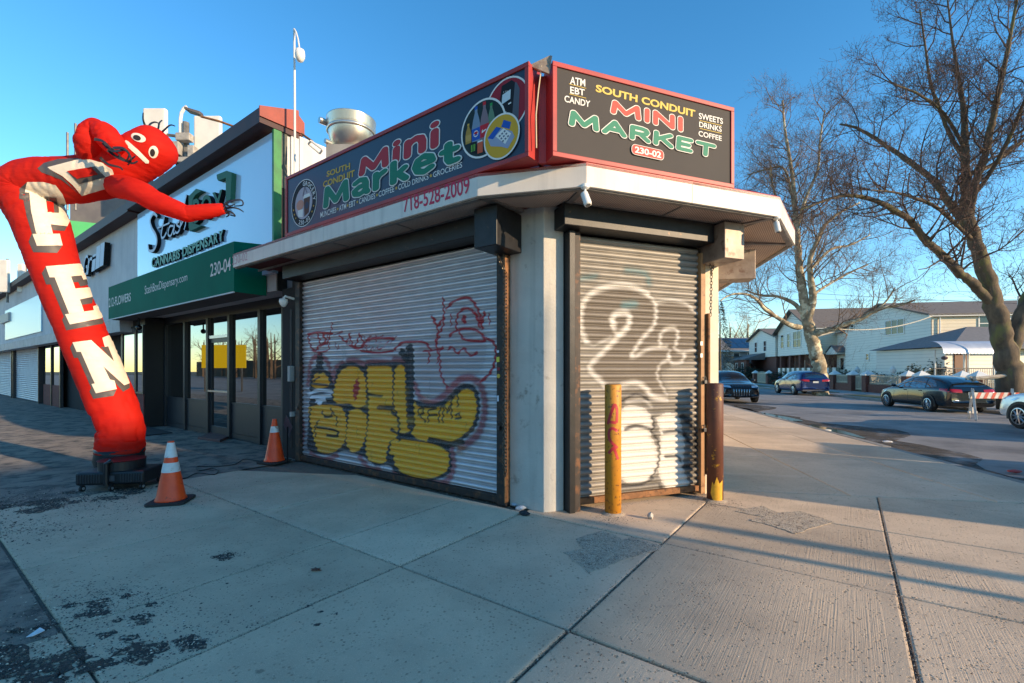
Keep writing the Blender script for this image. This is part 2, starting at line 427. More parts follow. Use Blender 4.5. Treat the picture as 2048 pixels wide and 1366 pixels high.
# pavement: a base sheet, then every flag a slab of its own
def clip(poly, fn):
    out = []
    for i in range(len(poly)):
        p, q = poly[i], poly[(i+1) % len(poly)]
        fpv, fq = fn(p), fn(q)
        if fpv >= 0: out.append(p)
        if (fpv >= 0) != (fq >= 0):
            t = fpv / (fpv - fq); out.append((p[0]+(q[0]-p[0])*t, p[1]+(q[1]-p[1])*t))
    return out
def w2(fr, a, b): p = fr.w(a, b); return (p.x, p.y)
K4A = KB.loc(gnd(1785, 995))[0]                        # cross joint where the side street flags begin
base = [w2(F1, -40, -7.0), w2(F1, 30, -7.0), w2(F1, 30, 60), w2(F1, -40, 60)]
base = clip(base, lambda p: KB.loc(p)[1] - 0.1)
sw = MB().prism(base, -0.35, -0.022).build('pavement', joint_mat, loc=(0,0,0)); struct(sw)
def concrete_top(name, c1, c2, broom):
    m = bpy.data.materials.new(name); m.use_nodes = True; MATS[name] = m; N, L = m.node_tree.nodes, m.node_tree.links; bs_ = N['Principled BSDF']; bs_.inputs['Roughness'].default_value = .9; bs_.inputs['Specular IOR Level'].default_value = .25
    geo = N.new('ShaderNodeNewGeometry'); pos = geo.outputs['Position']
    def nz(sc, det, rg=.6, vec=pos):
        n = N.new('ShaderNodeTexNoise'); n.inputs['Scale'].default_value = sc; n.inputs['Detail'].default_value = det; n.inputs['Roughness'].default_value = rg; L.new(vec, n.inputs['Vector']); return n.outputs['Fac']
    def mr(src, a, b, c=0.0, d=1.0):
        r = N.new('ShaderNodeMapRange'); r.inputs[1].default_value = a; r.inputs[2].default_value = b; r.inputs[3].default_value = c; r.inputs[4].default_value = d; L.new(src, r.inputs[0]); return r.outputs[0]
    def mx(f, a, b):
        x = N.new('ShaderNodeMix'); x.data_type = 'RGBA'; L.new(f, x.inputs[0])
        for sk, v in ((x.inputs[6], a), (x.inputs[7], b)):
            if isinstance(v, tuple): sk.default_value = (*v, 1)
            else: L.new(v, sk)
        return x.outputs[2]
    def ma(op, a, b):
        x = N.new('ShaderNodeMath'); x.operation = op
        for sk, v in ((x.inputs[0], a), (x.inputs[1], b)):
            if isinstance(v, (int, float)): sk.default_value = v
            else: L.new(v, sk)
        return x.outputs[0]
    c = mx(mr(nz(1.1, 6), .3, .7), c1, c2)
    c = mx(mr(nz(.55, 5, .7), .46, .70, 0, .55), c, tuple(k*.62 for k in c1))          # broad stains
    c = mx(mr(nz(7, 8, .75), .58, .78, 0, .7), c, tuple(k*.5 for k in c1))             # blotches
    gv = N.new('ShaderNodeTexVoronoi'); gv.inputs['Scale'].default_value = 3.3; L.new(pos, gv.inputs['Vector']); gs_ = N.new('ShaderNodeSeparateColor'); L.new(gv.outputs['Color'], gs_.inputs[0])
    c = mx(ma('MULTIPLY', mr(gv.outputs['Distance'], .045, .075, .7, 0), mr(gs_.outputs[1], .55, .6)), c, tuple(k*.28 for k in c1))   # old gum
    c = mx(mr(nz(240, 2), .58, .72, 0, .55), c, tuple(k*.45 for k in c1))             # dark sand grains
    c = mx(mr(nz(200, 2, .6), .30, .40, .45, 0), c, tuple(min(1, k*1.5) for k in c1))  # pale grains
    vo = N.new('ShaderNodeTexVoronoi'); vo.inputs['Scale'].default_value = 38; L.new(pos, vo.inputs['Vector'])
    vz = mr(nz(2.3, 3), .48, .62)                                                     # where the surface is pitted
    rnd = N.new('ShaderNodeSeparateColor'); L.new(vo.outputs['Color'], rnd.inputs[0])
    pit = ma('MULTIPLY', ma('MULTIPLY', mr(vo.outputs['Distance'], .16, .34, 1, 0), mr(rnd.outputs[0], .48, .56)), mr(vz, 0, 1, .45, 1))
    vb = N.new('ShaderNodeTexVoronoi'); vb.inputs['Scale'].default_value = 13; L.new(pos, vb.inputs['Vector']); rb = N.new('ShaderNodeSeparateColor'); L.new(vb.outputs['Color'], rb.inputs[0])
    chip = ma('MULTIPLY', ma('MULTIPLY', mr(ma('ADD', vb.outputs['Distance'], ma('MULTIPLY', nz(60, 3), .25)), .22, .30, 1, 0), mr(rb.outputs[2], .70, .74)), mr(nz(1.7, 3), .42, .58))
    pit = ma('MAXIMUM', pit, chip)
    c = mx(ma('MULTIPLY', pit, .75), c, tuple(k*.30 for k in c1))
    oi = N.new('ShaderNodeObjectInfo'); h_ = N.new('ShaderNodeHueSaturation'); L.new(mr(oi.outputs['Random'], 0, 1, .88, 1.08), h_.inputs['Value']); L.new(c, h_.inputs['Color']); L.new(h_.outputs[0], bs_.inputs['Base Color'])
    hgt = ma('ADD', ma('MULTIPLY', nz(160, 3, .7), .5), ma('MULTIPLY', pit, -1.6))
    hgt = ma('ADD', hgt, ma('MULTIPLY', nz(25, 5, .7), .7))
    if broom:
        mp = N.new('ShaderNodeMapping'); mp.inputs['Rotation'].default_value = (0, 0, -math.atan2(F1.e[1], F1.e[0])); L.new(pos, mp.inputs[0])
        m2 = N.new('ShaderNodeMapping'); m2.inputs['Scale'].default_value = (120, 1.2, 1); L.new(mp.outputs[0], m2.inputs[0])
        hgt = ma('ADD', hgt, ma('MULTIPLY', nz(1.0, 4, .6, m2.outputs[0]), mr(nz(1.6, 2), .35, .65, .5, 1.7)))
    bp = N.new('ShaderNodeBump'); bp.inputs['Strength'].default_value = .55; bp.inputs['Distance'].default_value = .006; L.new(hgt, bp.inputs['Height']); L.new(bp.outputs[0], bs_.inputs['Normal'])
    return m
concrete = concrete_top('concrete_flag', S(212,188,160), S(186,164,140), False)
concrete_new = concrete_top('concrete_flag_smooth', S(216,193,166), S(194,172,148), False)
broomed = concrete_top('concrete_flag_broomed', S(213,189,161), S(188,166,142), True)
def slab(poly, m, gap=0.008, lift=0.0, rough_edge=0.0):
    if len(poly) < 3: return
    ar = sum(poly[i][0]*poly[(i+1)%len(poly)][1]-poly[(i+1)%len(poly)][0]*poly[i][1] for i in range(len(poly))) / 2
    if abs(ar) < 0.02: return
    if ar < 0: poly = poly[::-1]
    def inset(pl, d):
        n = len(pl); res = []
        for i in range(n):
            a, b, c = Vector(pl[i-1]), Vector(pl[i]), Vector(pl[(i+1)%n])
            d1 = (b-a).normalized() if (b-a).length > 1e-6 else Vector((1,0)); d2 = (c-b).normalized() if (c-b).length > 1e-6 else d1
            n1, n2 = Vector((-d1.y, d1.x)), Vector((-d2.y, d2.x))
            bis = n1 + n2; bis = bis / max(bis.length_squared/2, 0.3)
            res.append((b + bis*d)[:])
        return res
    rings = [(inset(poly, gap), -0.05), (inset(poly, gap), -0.010+lift), (inset(poly, gap+0.004), -0.003+lift), (inset(poly, gap+0.014), 0.0+lift)]
    n = len(poly); mb = MB(); vs, fs = [], []
    for pl, z in rings: vs += [(p[0], p[1], z) for p in pl]
    for r in range(3):
        for i in range(n):
            i2 = (i+1) % n; fs.append((r*n+i, r*n+i2, (r+1)*n+i2, (r+1)*n+i))
    inner = inset(poly, gap+0.014+0.075)
    small = min((Vector(inner[i])-Vector(inner[i-1])).length for i in range(n)) < .12 or m is concrete_new and rr.random() < .5
    if small: fs.append(tuple(3*n+i for i in range(n))); mb.add(vs, fs)
    else:
        vs += [(p[0], p[1], lift-.0008) for p in inner]
        for i in range(n): i2 = (i+1) % n; fs.append((3*n+i, 3*n+i2, 4*n+i2, 4*n+i))
        mb.add(vs, fs); mb.cur = 1; mb.f.append(tuple(4*n+i for i in range(n))); mb.mi.append(1)
    return mb.build('slab', [m, broomed], parent=sw)
A_L = [-4.95, -3.75, -2.5, -1.1, -0.2, 1.32, 2.95, 4.5, 6.05, 7.6, 9.2, 10.8]
B_L = [-6.95, -5.3, -3.6, -1.82, -0.1, 1.45, 3.0, 4.6, 6.2]
notinroad = lambda p: KB.loc(p)[1] - 0.18
before_k4 = lambda p: K4A - KB.loc(p)[0]
for i in range(len(A_L)-1):
    for j in range(len(B_L)-1):
        a0, a1, b0, b1 = A_L[i], A_L[i+1], B_L[j], B_L[j+1]
        if b0 >= -0.2 and a1 < 0.4: continue
        if j == 0 and a0 < -0.3: continue
        if j == 1 and a0 < -1.2: continue
        pl = [w2(F1, a0, b0), w2(F1, a1, b0), w2(F1, a1, b1), w2(F1, a0, b1)]
        pl = clip(clip(pl, notinroad), before_k4)
        wide = 0.011 if (i in (4, 5) and j in (2, 3)) else 0.006
        slab(pl, concrete if (a0 > 0.5 or j < 3) else concrete_new, gap=wide, lift=rr.uniform(-0.004, 0.004))
for i in range(16):
    for j in range(5):
        a0 = K4A + (0 if i == 0 else 1.0 + 1.55*(i-1)); a1 = K4A + 1.0 + 1.55*i
        bs = [0.18, 1.3, 2.85, 4.4, 5.95, 7.5]
        pl = [w2(KB, a0, bs[j]), w2(KB, a0, bs[j+1]), w2(KB, a1, bs[j+1]), w2(KB, a1, bs[j])]
        slab(pl, concrete_new, gap=0.006, lift=rr.uniform(-0.003, 0.003))
# worn asphalt forecourt to the left and beside the avenue
fc = MB(F1); fl = []
for (a0,a1,b0,b1,nz) in ((-40,-4.97,-7.0,2.2,0.0), (-4.97,-1.1,-7.0,-3.62,0.0), (-1.1,-0.2,-7.0,-5.32,0.0)):
    na, nb = max(2,int((a1-a0)*3)), max(2,int((b1-b0)*3))
    vs = []
    for i in range(na+1):
        for j in range(nb+1):
            a, b = a0+(a1-a0)*i/na, b0+(b1-b0)*j/nb
            vs.append((a, b, -0.006 + 0.002*math.sin(a*2.1+b)*math.sin(b*1.7-a*.6)))
    fc.add(vs, [(i*(nb+1)+j, (i+1)*(nb+1)+j, (i+1)*(nb+1)+j+1, i*(nb+1)+j+1) for i in range(na) for j in range(nb)])
struct(fc.build('forecourt', old_asphalt, smooth=True))
# broken patches where the top of the concrete has come off
spall = mat('spalled_concrete', S(200,180,156), S(168,152,134), rough=0.95, scale=22, bump=1.0, bscale=90, c3=S(196,186,172), scale3=60, thr3=0.6, w3=0.04, holes=(9,.40,.04))
patch1 = [(1128,1105),(1165,1098),(1150,1078),(1200,1062),(1228,1070),(1245,1080),(1262,1073),(1300,1086),(1332,1094),(1240,1122),(1180,1146)]
patch2 = [(1470,1022),(1525,1012),(1548,1022),(1562,1026),(1600,1022),(1668,1044),(1590,1067),(1545,1052),(1500,1040),(1528,1034)]
def jag(pl, k=6, amp=0.012):
    out = []
    for i in range(len(pl)):
        p, q = Vector(pl[i][:2]), Vector(pl[(i+1)%len(pl)][:2])
        for t in range(k):
            x = p.lerp(q, t/k); out.append((x.x + rr.uniform(-amp,amp), x.y + rr.uniform(-amp,amp)))
    return out
patches = []
for pn, pl in enumerate((patch1, patch2)):
    wp = jag([gnd(*p) for p in pl]); patches.append(wp)
    o = MB().prism(wp, -0.004, 0.0015).build('broken_concrete_patch', spall); stuff(o, ('crumbled rough patch in the pavement flag nearest the corner column', 'crumbled rough patch in the pavement right of the yellow bollard')[pn])
# grit: loose crumbs in the joints and on the broken patches
gr = MB(); rg = random.Random(11)
def crumb(x, y, r, z=0.003, dark=.62, mid=.88):
    k = rg.random(); gr.cur = 0 if k < dark else (1 if k < mid else 2)
    a = rg.uniform(0, 6.28); sx, sy = r*rg.uniform(.7,1.5), r*rg.uniform(.6,1.0); ca, sa = math.cos(a), math.sin(a)
    pts = [(sx,0,0),(0,sy,0),(-sx,0,0),(0,-sy,0),(rg.uniform(-.3,.3)*r,rg.uniform(-.3,.3)*r,r*rg.uniform(.5,.9))]
    gr.add([(x+p[0]*ca-p[1]*sa, y+p[0]*sa+p[1]*ca, z+p[2]) for p in pts], [(0,1,4),(1,2,4),(2,3,4),(3,0,4)])
def inpoly(p, pl):
    c = False
    for i in range(len(pl)):
        a, b = pl[i-1], pl[i]
        if (a[1] > p[1]) != (b[1] > p[1]) and p[0] < (b[0]-a[0])*(p[1]-a[1])/(b[1]-a[1])+a[0]: c = not c
    return c
for pl in patches:
    xs, ys = [p[0] for p in pl], [p[1] for p in pl]; n = 0
    while n < 3600:
        p = (rg.uniform(min(xs),max(xs)), rg.uniform(min(ys),max(ys)))
        if inpoly(p, pl): crumb(p[0], p[1], rg.uniform(.003,.008), .0, .10, .45); n += 1
def joint_line(fr, a0, b0, a1, b1, n, wdt=0.012, r=.005):
    for _ in range(n):
        t = rg.random(); p = fr.w(a0+(a1-a0)*t, b0+(b1-b0)*t)
        crumb(p.x+rg.gauss(0,wdt), p.y+rg.gauss(0,wdt), rg.uniform(.4,1.0)*r, 0.0 if rg.random()<.5 else -.01)
for a, n in ((-2.5,250),(-1.1,900),(-0.2,1500),(1.32,1300),(2.95,1500),(4.5,300)): joint_line(F1, a, -3.6, a, -0.1, n, 0.014)
joint_line(F1, 2.95, -0.1, 2.95, 3.0, 700, .012); joint_line(F1, 1.32, -.1, 1.32, 1.3, 300, .012)
joint_line(F1, -4.9, -1.82, 4.5, -1.82, 2200, .014); joint_line(F1, 0.1, -0.1, 7, -0.1, 1500, .014); joint_line(F1, -3.0, -3.6, 4, -3.6, 1500, .03)
joint_line(F1, -4.9, -0.06, -0.1, -0.06, 500, .03, .006); joint_line(F2, 0, -0.04, 2.4, -0.04, 500, .03, .006)
for (cx, cy, sx, sy, n, r) in ((95,1310,.5,.35,2400,.008),(380,1292,.10,.09,260,.006),(455,1112,.07,.06,260,.006),(185,1200,.22,.14,700,.007),(95,1000,.6,.25,1800,.011),(30,1060,.35,.2,800,.010),(250,1205,.2,.12,350,.006),(1226,1040,.12,.1,420,.006),(1432,1008,.14,.1,420,.006),(290,1000,.6,.4,700,.008),(640,1240,.4,.3,260,.005)):
    p = gnd(cx, cy)
    for _ in range(n): crumb(p.x+rg.gauss(0,sx), p.y+rg.gauss(0,sy), rg.choice((.25,.35,.35,.5,.5,.7,1.0))*r, 0.001)
for _ in range(5200):                                    # scattered everywhere near the camera
    px, py = rg.uniform(-100, 2148), rg.uniform(960, 1380); p = gnd(px, py)
    if KB.loc(p)[1] > 0.2 and F1.loc(p)[1] < -0.02 or F1.loc(p)[0] > 1.5 and KB.loc(p)[1] > 0.2: crumb(p.x, p.y, rg.choice((.0015,.0015,.002,.002,.003,.005)), 0.001)
def blob_patch(cx, cy, n, spread, r0, r1):
    p = gnd(cx, cy)
    for _ in range(n):
        x, y = p.x+rg.gauss(0,spread), p.y+rg.gauss(0,spread*.7); r = rg.uniform(r0, r1); ph = rg.uniform(0,6)
        pl = [(x+r*(1+.35*math.sin(3*t+ph)+.2*math.sin(7*t+2*ph))*math.cos(t), y+.7*r*(1+.35*math.sin(2*t+ph)+.2*math.sin(5*t))*math.sin(t)) for t in [2*math.pi*i/18 for i in range(18)]]
        gb.prism(pl, -.01, .0028+.0006*rg.random())
        for _ in range(int(900*r)): a = rg.uniform(0,6.28); q = r*rg.random()**.4*1.25; crumb(x+q*math.cos(a), y+.7*q*math.sin(a), rg.choice((.002,.003,.004,.006,.009)), .002)
gb = MB()
blob_patch(80, 1335, 16, .28, .05, .16); blob_patch(180, 1215, 9, .16, .03, .09); blob_patch(370, 1292, 4, .05, .03, .07); blob_patch(455, 1112, 3, .04, .03, .06); blob_patch(60, 1010, 12, .45, .06, .2); blob_patch(640, 1235, 4, .12, .015, .04); blob_patch(300, 1240, 7, .2, .02, .05)
stuff(gb.build('worn_patch', mat('worn_patch', S(86,80,75), S(64,60,58), rough=.95, scale=25, bump=1.0, bscale=120, holes=(22,.47,.05))), 'dark worn patches of crumbled surface at lower left')
stuff(gr.build('loose_grit', gravel_mats, loc=(0,0,0)), 'loose grit and crumbs scattered over the pavement')
# dirt, puddles and litter in the gutter
dp = []
for i in range(60): dp.append((-20+32*i/59, -1.25 - 0.6*math.sin(i*.37)-0.4*math.sin(i*.9+1)+rr.uniform(-.12,.12)))
dp += [(12, 0.0), (-20, 0.0)]
dm = MB(KB).prism(dp, -0.2, -0.093); stuff(dm.build('gutter_dirt', dirt_mat), 'brown dirt lying along the kerb of the side street')
puddle = mat('puddle_water', S(20,22,26), rough=0.03, spec=0.8)
pd = MB(KB)
for (pa, pb, la, lb) in ((-8.4,-.45,1.3,.2),(-5.0,-.5,1.5,.22),(-1.0,-.4,1.6,.16)):
    pd.prism([(pa+la*math.cos(t)*(1+.25*math.sin(3*t+pa)), pb+lb*math.sin(t)*(1+.3*math.sin(2*t+pb))) for t in [2*math.pi*i/28 for i in range(28)]], -0.12, -0.0895)
stuff(pd.build('puddle', puddle), 'shallow puddles in the gutter of the side street')
# ------------------------------------------------------------------ corner store
wall_paint = mat('grey_stucco', S(200,194,184), S(182,177,168), rough=0.85, scale=2.0, bump=0.35, bscale=30, streak=0.35, c3=S(150,142,132), scale3=5, thr3=.66, w3=.06)
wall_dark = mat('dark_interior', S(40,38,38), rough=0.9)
roof_felt = mat('roof_felt', S(90,90,92), rough=0.95)
fascia_mat = mat('white_fascia', S(220,211,200), S(202,194,184), rough=0.5, scale=1.5, streak=0.35, bump=0.04, bscale=4)
soffit_mat = mat('soffit_mesh', S(150,128,118), S(120,102,94), rough=0.7, metal=0.0, scale=2)
rib_mat = mat('soffit_rib', S(140,134,130), S(110,104,100), rough=0.5, metal=0.4, scale=6)
red_metal = mat('red_sign_frame', S(176,48,44), S(150,40,40), rough=0.5, scale=3, streak=0.15)
red_flash = mat('red_flashing', S(196,72,66), S(170,60,56), rough=0.45, scale=3, streak=0.1)
black_steel = mat('black_steel', S(38,37,40), S(24,24,26), rough=0.45, metal=0.3, scale=8, c3=S(96,70,50), scale3=12, thr3=0.70, w3=0.06, bump=0.1, bscale=90)
rust_steel = mat('rusty_steel', S(120,82,52), S(150,104,66), rough=0.7, metal=0.2, scale=7, c3=S(70,48,36), scale3=16, thr3=0.58, w3=0.08, bump=0.25, bscale=120)
dark_rail = mat('dark_rail', S(62,54,50), S(44,40,40), rough=0.6, metal=0.3, scale=10, c3=S(112,76,52), scale3=9, thr3=0.60, w3=0.08)
brown_rail = mat('tan_rail', S(176,134,92), S(150,108,72), rough=0.6, scale=5, c3=S(110,72,48), scale3=12, thr3=0.64, w3=0.06)

store = thing('corner_store', 'single storey corner store with chamfered entrance and rolled down metal shutters', 'building', (C0[0], C0[1], 0))
HBASE, HTOP = 3.30, 3.525
LEFT_END = -5.2
ins = 0.14
core = [w2(F1, LEFT_END, ins), w2(F1, -0.12, ins), w2(F2, 0.12, ins), w2(F2, E2-0.08, ins), w2(F3, 0.1, ins), w2(F3, 14, ins), w2(F1, LEFT_END, 9.0)]
MB().prism(core, 0.0, 4.0).build('wall_core', wall_dark, parent=store)
MB().prism([w2(F1, LEFT_END, .02), w2(F1, 0, .02), w2(F2, .0, .02), w2(F2, E2, .02), w2(F3, 14, .02), w2(F1, LEFT_END, 9.0)], 3.9, 4.05).build('roof', roof_felt, parent=store)
corner = [w2(F1, -0.46, 0), C0, w2(F2, 0.24, 0), w2(F2, 0.24, 0.3), w2(F1, -0.46, 0.3)]
MB().prism(corner, 0, 3.6).build('corner_column', wall_paint, parent=store, bevel=0.006)
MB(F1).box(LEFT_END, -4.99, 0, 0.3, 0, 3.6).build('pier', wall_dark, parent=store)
MB().prism([w2(F2, 2.21, 0.0), w2(F2, E2, 0), w2(F3, 0.4, 0), w2(F3, .4, .3), w2(F2, 2.21, .3)], 0, 3.6).build('pier', mat('cream_stucco', S(224,212,188), S(206,192,168), rough=0.85, scale=3, bump=0.3, bscale=50), parent=store)
MB(F3).box(0.4, 14, 0, 0.12, 0, 3.6).build('side_wall', mat('cream_stucco', (0,0,0)), parent=store)
MB(F1).box(-4.99, -0.46, 0.0, 0.13, 3.12, 3.6).build('lintel', black_steel, parent=store)
MB(F2).box(0.24, 2.21, 0.0, 0.13, 3.12, 3.6).build('lintel', black_steel, parent=store)

# canopy: fascia runs round the corner
OH = 0.70
def lineint(fr1, b1, fr2, b2):                         # plan point where two offset facade lines cross
    p, q = fr1.w(0, b1), fr2.w(0, b2)
    d = fr1.e[0]*fr2.e[1]-fr1.e[1]*fr2.e[0]
    t = ((q.x-p.x)*fr2.e[1]-(q.y-p.y)*fr2.e[0]) / d
    return (p.x+fr1.e[0]*t, p.y+fr1.e[1]*t)
c1 = F1.w(F1.hit(955, 392, -OH)[0], -OH); c2 = F2.w(F2.hit(1173, 370, -OH)[0], -OH)
c3 = F2.w(F2.hit(1560, 438, -OH)[0], -OH); c4 = at(1590, 490, 0.0)
c4 = Vector(((1590-HX)/F*6.44, 6.44, 0)); c5 = c4 + Vector((math.sin(A3), math.cos(A3), 0))*9
cl = F1.w(F1.hit(466, 540, -OH)[0], -OH)
edge = [cl, c1, c2, c3, c4, c5]
_ctr = Vector((C0[0]+.6, C0[1]+1.5, 0))
edge_in = [F1.w(F1.loc(cl)[0]+.04, -OH+.05), F1.w(F1.loc(c1)[0]-.03, -OH+.05), F2.w(F2.loc(c2)[0]+.03, -OH+.05), F2.w(F2.loc(c3)[0]-.04, -OH+.05), c4+Vector((-.09,.02,0)), c5+Vector((-.06,0,0))]
canopy = MB().prism([p.to_2d()[:] for p in edge_in] + [w2(F3, 12, .1), w2(F3, .1, .1), w2(F2, E2-.1, .1), w2(F2, .1, .1), w2(F1, -.1, .1), w2(F1, F1.loc(cl)[0], 0.1)], 3.345, 3.50).build('canopy', mat('canopy_deck', S(96,40,38), rough=0.6), parent=store)
for i in range(5):
    p, q = edge[i], edge[i+1]; d = (q-p).normalized(); nrm = Vector((d.y, -d.x, 0)); L_ = (q-p).length
    fr = Fr(p.x, p.y, d.x, d.y)
    nseg = 1 if L_ < 1.5 else 2
    for k in range(nseg):
        MB(fr).box(L_*k/nseg + (0.0 if k == 0 else .003), L_*(k+1)/nseg, 0.0, 0.035, HBASE, HTOP).build('fascia_panel', fascia_mat, parent=canopy, bevel=0.004)
    MB(fr).box(0.0, L_, 0.036, 0.09, HBASE-0.012, HBASE+0.02).build('soffit_trim', rib_mat, parent=canopy)
# sloping red flashing over the two cut corners and behind the fascia
for (p, q, ix) in ((c1, c2, 1), (c2, c3, 2), (cl, c1, 0), (c3, c4, 3), (c4, c5, 4)):
    d = (q-p).normalized(); inn = Vector((-d.y, d.x, 0))
    off = 0.34 if ix in (1, 3) else 0.05
    a_, b_ = p + inn*off, q + inn*off
    zt = HTOP + (0.17 if ix in (1, 3) else 0.035)
    m_ = MB(); m_.add([(p.x,p.y,HTOP+.002),(q.x,q.y,HTOP+.002),(b_.x,b_.y,zt),(a_.x,a_.y,zt),(p.x,p.y,HTOP-.03),(q.x,q.y,HTOP-.03),(b_.x,b_.y,HTOP-.03),(a_.x,a_.y,HTOP-.03)],
        [(0,1,2,3),(7,6,5,4),(0,4,5,1),(1,5,6,2),(2,6,7,3),(3,7,4,0)])
    m_.build('flashing', red_flash, parent=canopy)
# soffit: perforated panels between ribs, each panel a part
def soffit_perf():
    m = bpy.data.materials.new('perforated_soffit'); m.use_nodes = True
    N, L = m.node_tree.nodes, m.node_tree.links; b = N['Principled BSDF']; b.inputs['Roughness'].default_value = 0.6
    geo = N.new('ShaderNodeNewGeometry'); mp = N.new('ShaderNodeMapping'); mp.inputs['Rotation'].default_value = (0,0,0.6); mp.inputs['Scale'].default_value = (45,45,45)
    L.new(geo.outputs['Position'], mp.inputs[0])
    ch = N.new('ShaderNodeTexVoronoi'); ch.inputs['Randomness'].default_value = 0.0; L.new(mp.outputs[0], ch.inputs['Vector']); ch.inputs['Scale'].default_value = 1.0
    mr = N.new('ShaderNodeMapRange'); mr.inputs[1].default_value = 0.25; mr.inputs[2].default_value = 0.42; L.new(ch.outputs['Distance'], mr.inputs[0])
    n = N.new('ShaderNodeTexNoise'); n.inputs['Scale'].default_value = 2.5; n.inputs['Detail'].default_value = 5; L.new(geo.outputs['Position'], n.inputs['Vector'])
    x0 = N.new('ShaderNodeMix'); x0.data_type = 'RGBA'; x0.inputs[6].default_value = (*S(206,182,166),1); x0.inputs[7].default_value = (*S(164,138,124),1); L.new(n.outputs['Fac'], x0.inputs[0])
    x = N.new('ShaderNodeMix'); x.data_type = 'RGBA'; x.inputs[6].default_value = (*S(92,78,72),1); L.new(mr.outputs[0], x.inputs[0]); L.new(x0.outputs[2], x.inputs[7])
    L.new(x.outputs[2], b.inputs['Base Color']); return m
perf = soffit_perf()
def soffit_run(fr, s0, s1, b0, b1, npan, skip=()):
    for k in range(npan):
        a0, a1 = s0+(s1-s0)*k/npan, s0+(s1-s0)*(k+1)/npan
        if k not in skip:
            MB(fr).box(a0+.012, a1-.012, b0, b1, HBASE+.012, HBASE+.022).build('soffit_panel', perf, parent=canopy)
        MB(fr).box(a1-.012, a1+.012, b0, b1-.001, HBASE+.004, HBASE+.024).build('soffit_rib', rib_mat, parent=canopy)
    MB(fr).box(s0, s1, b1, b1+.03, HBASE+.0, HBASE+.03).build('soffit_rib', rib_mat, parent=canopy)
aL, aC1 = F1.loc(cl)[0], F1.loc(c1)[0]
soffit_run(F1, aL+.02, aC1-.03, -OH+.09, -0.30, 4, skip=(0,))
aC2, aC3 = F2.loc(c2)[0], F2.loc(c3)[0]
soffit_run(F2, aC2+.03, aC3-.05, -OH+.09, -0.26, 2)
tri1 = [(c1*0.93+Vector((C0[0],C0[1],0))*0.07).to_2d()[:], (c2*0.93+Vector((C0[0],C0[1],0))*0.07).to_2d()[:], w2(F2, aC2+.02, -.27), w2(F2, .1, -.06), w2(F1, -.1, -.06), w2(F1, aC1-.03, -.3)]
MB().prism(tri1, HBASE+.014, HBASE+.026).build('soffit_panel', perf, parent=canopy)
pE = F2.w(E2, 0); tri2 = [w2(F2, aC3-.03, -OH+.1), (c3*.95+pE*.05).to_2d()[:], (c4*.95+pE*.05).to_2d()[:], w2(F3, 2.0, -.3), w2(F3, .1, -.05), w2(F2, E2-.05, -.26)]
MB().prism(tri2, HBASE+.014, HBASE+.026).build('soffit_panel', perf, parent=canopy)
a4 = F3.loc(c4)
MB(F3).box(a4[0]+.02, 11, a4[1]+.08, -.25, HBASE+.012, HBASE+.024).build('soffit_panel', perf, parent=canopy)
for fr_, p_, q_ in ((0, c1, F1.w(-.25,-.05)), (0, c2, F2.w(.2,-.05)), (0, c3, F2.w(E2-.1,-.05)), (0, c4, F3.w(.5,-.05))):
    d = (q_-p_); d.z = 0; L_ = d.length; fr = Fr(p_.x, p_.y, d.x, d.y)
    MB(fr).box(.06, L_, -.03, .03, HBASE-.006, HBASE+.03).build('soffit_rib', rib_mat, parent=canopy)

# roll down shutters, slat by slat, with the sprayed paint on them
def stroke_layer(A, Z, pts, width, soft=0.006):
    d = np.full(A.shape, 1e9)
    for (x0, z0), (x1, z1) in zip(pts[:-1], pts[1:]):
        dx, dz = x1-x0, z1-z0; l2 = dx*dx+dz*dz+1e-12
        t = np.clip(((A-x0)*dx+(Z-z0)*dz)/l2, 0, 1)
        d = np.minimum(d, np.hypot(A-x0-t*dx, Z-z0-t*dz))
    return np.clip((width/2 + soft - d)/(2*soft), 0, 1)
def fill_layer(A, Z, pl, soft=0.008):
    ins_ = np.zeros(A.shape, bool)
    for i in range(len(pl)):
        (x0,z0),(x1,z1) = pl[i-1], pl[i]
        if z0 == z1: continue
        c = ((z0 > Z) != (z1 > Z)) & (A < (x1-x0)*(Z-z0)/(z1-z0)+x0); ins_ ^= c
    e = stroke_layer(A, Z, list(pl)+[pl[0]], 0.0, soft)
    return np.where(ins_, np.maximum(1-e*0.5, .5), e*0.5)
def smooth(pts, k=6):                                  # Catmull-Rom
    if len(pts) < 3: return pts
    out = []; P = [pts[0]] + list(pts) + [pts[-1]]
    for i in range(1, len(P)-2):
        p0, p1, p2, p3 = [np.array(q, float) for q in P[i-1:i+3]]
        for t in np.linspace(0, 1, k, endpoint=False):
            out.append(tuple(0.5*((2*p1)+(-p0+p2)*t+(2*p0-5*p1+4*p2-p3)*t*t+(-p0+3*p1-3*p2+p3)*t**3)))
    out.append(tuple(pts[-1])); return out

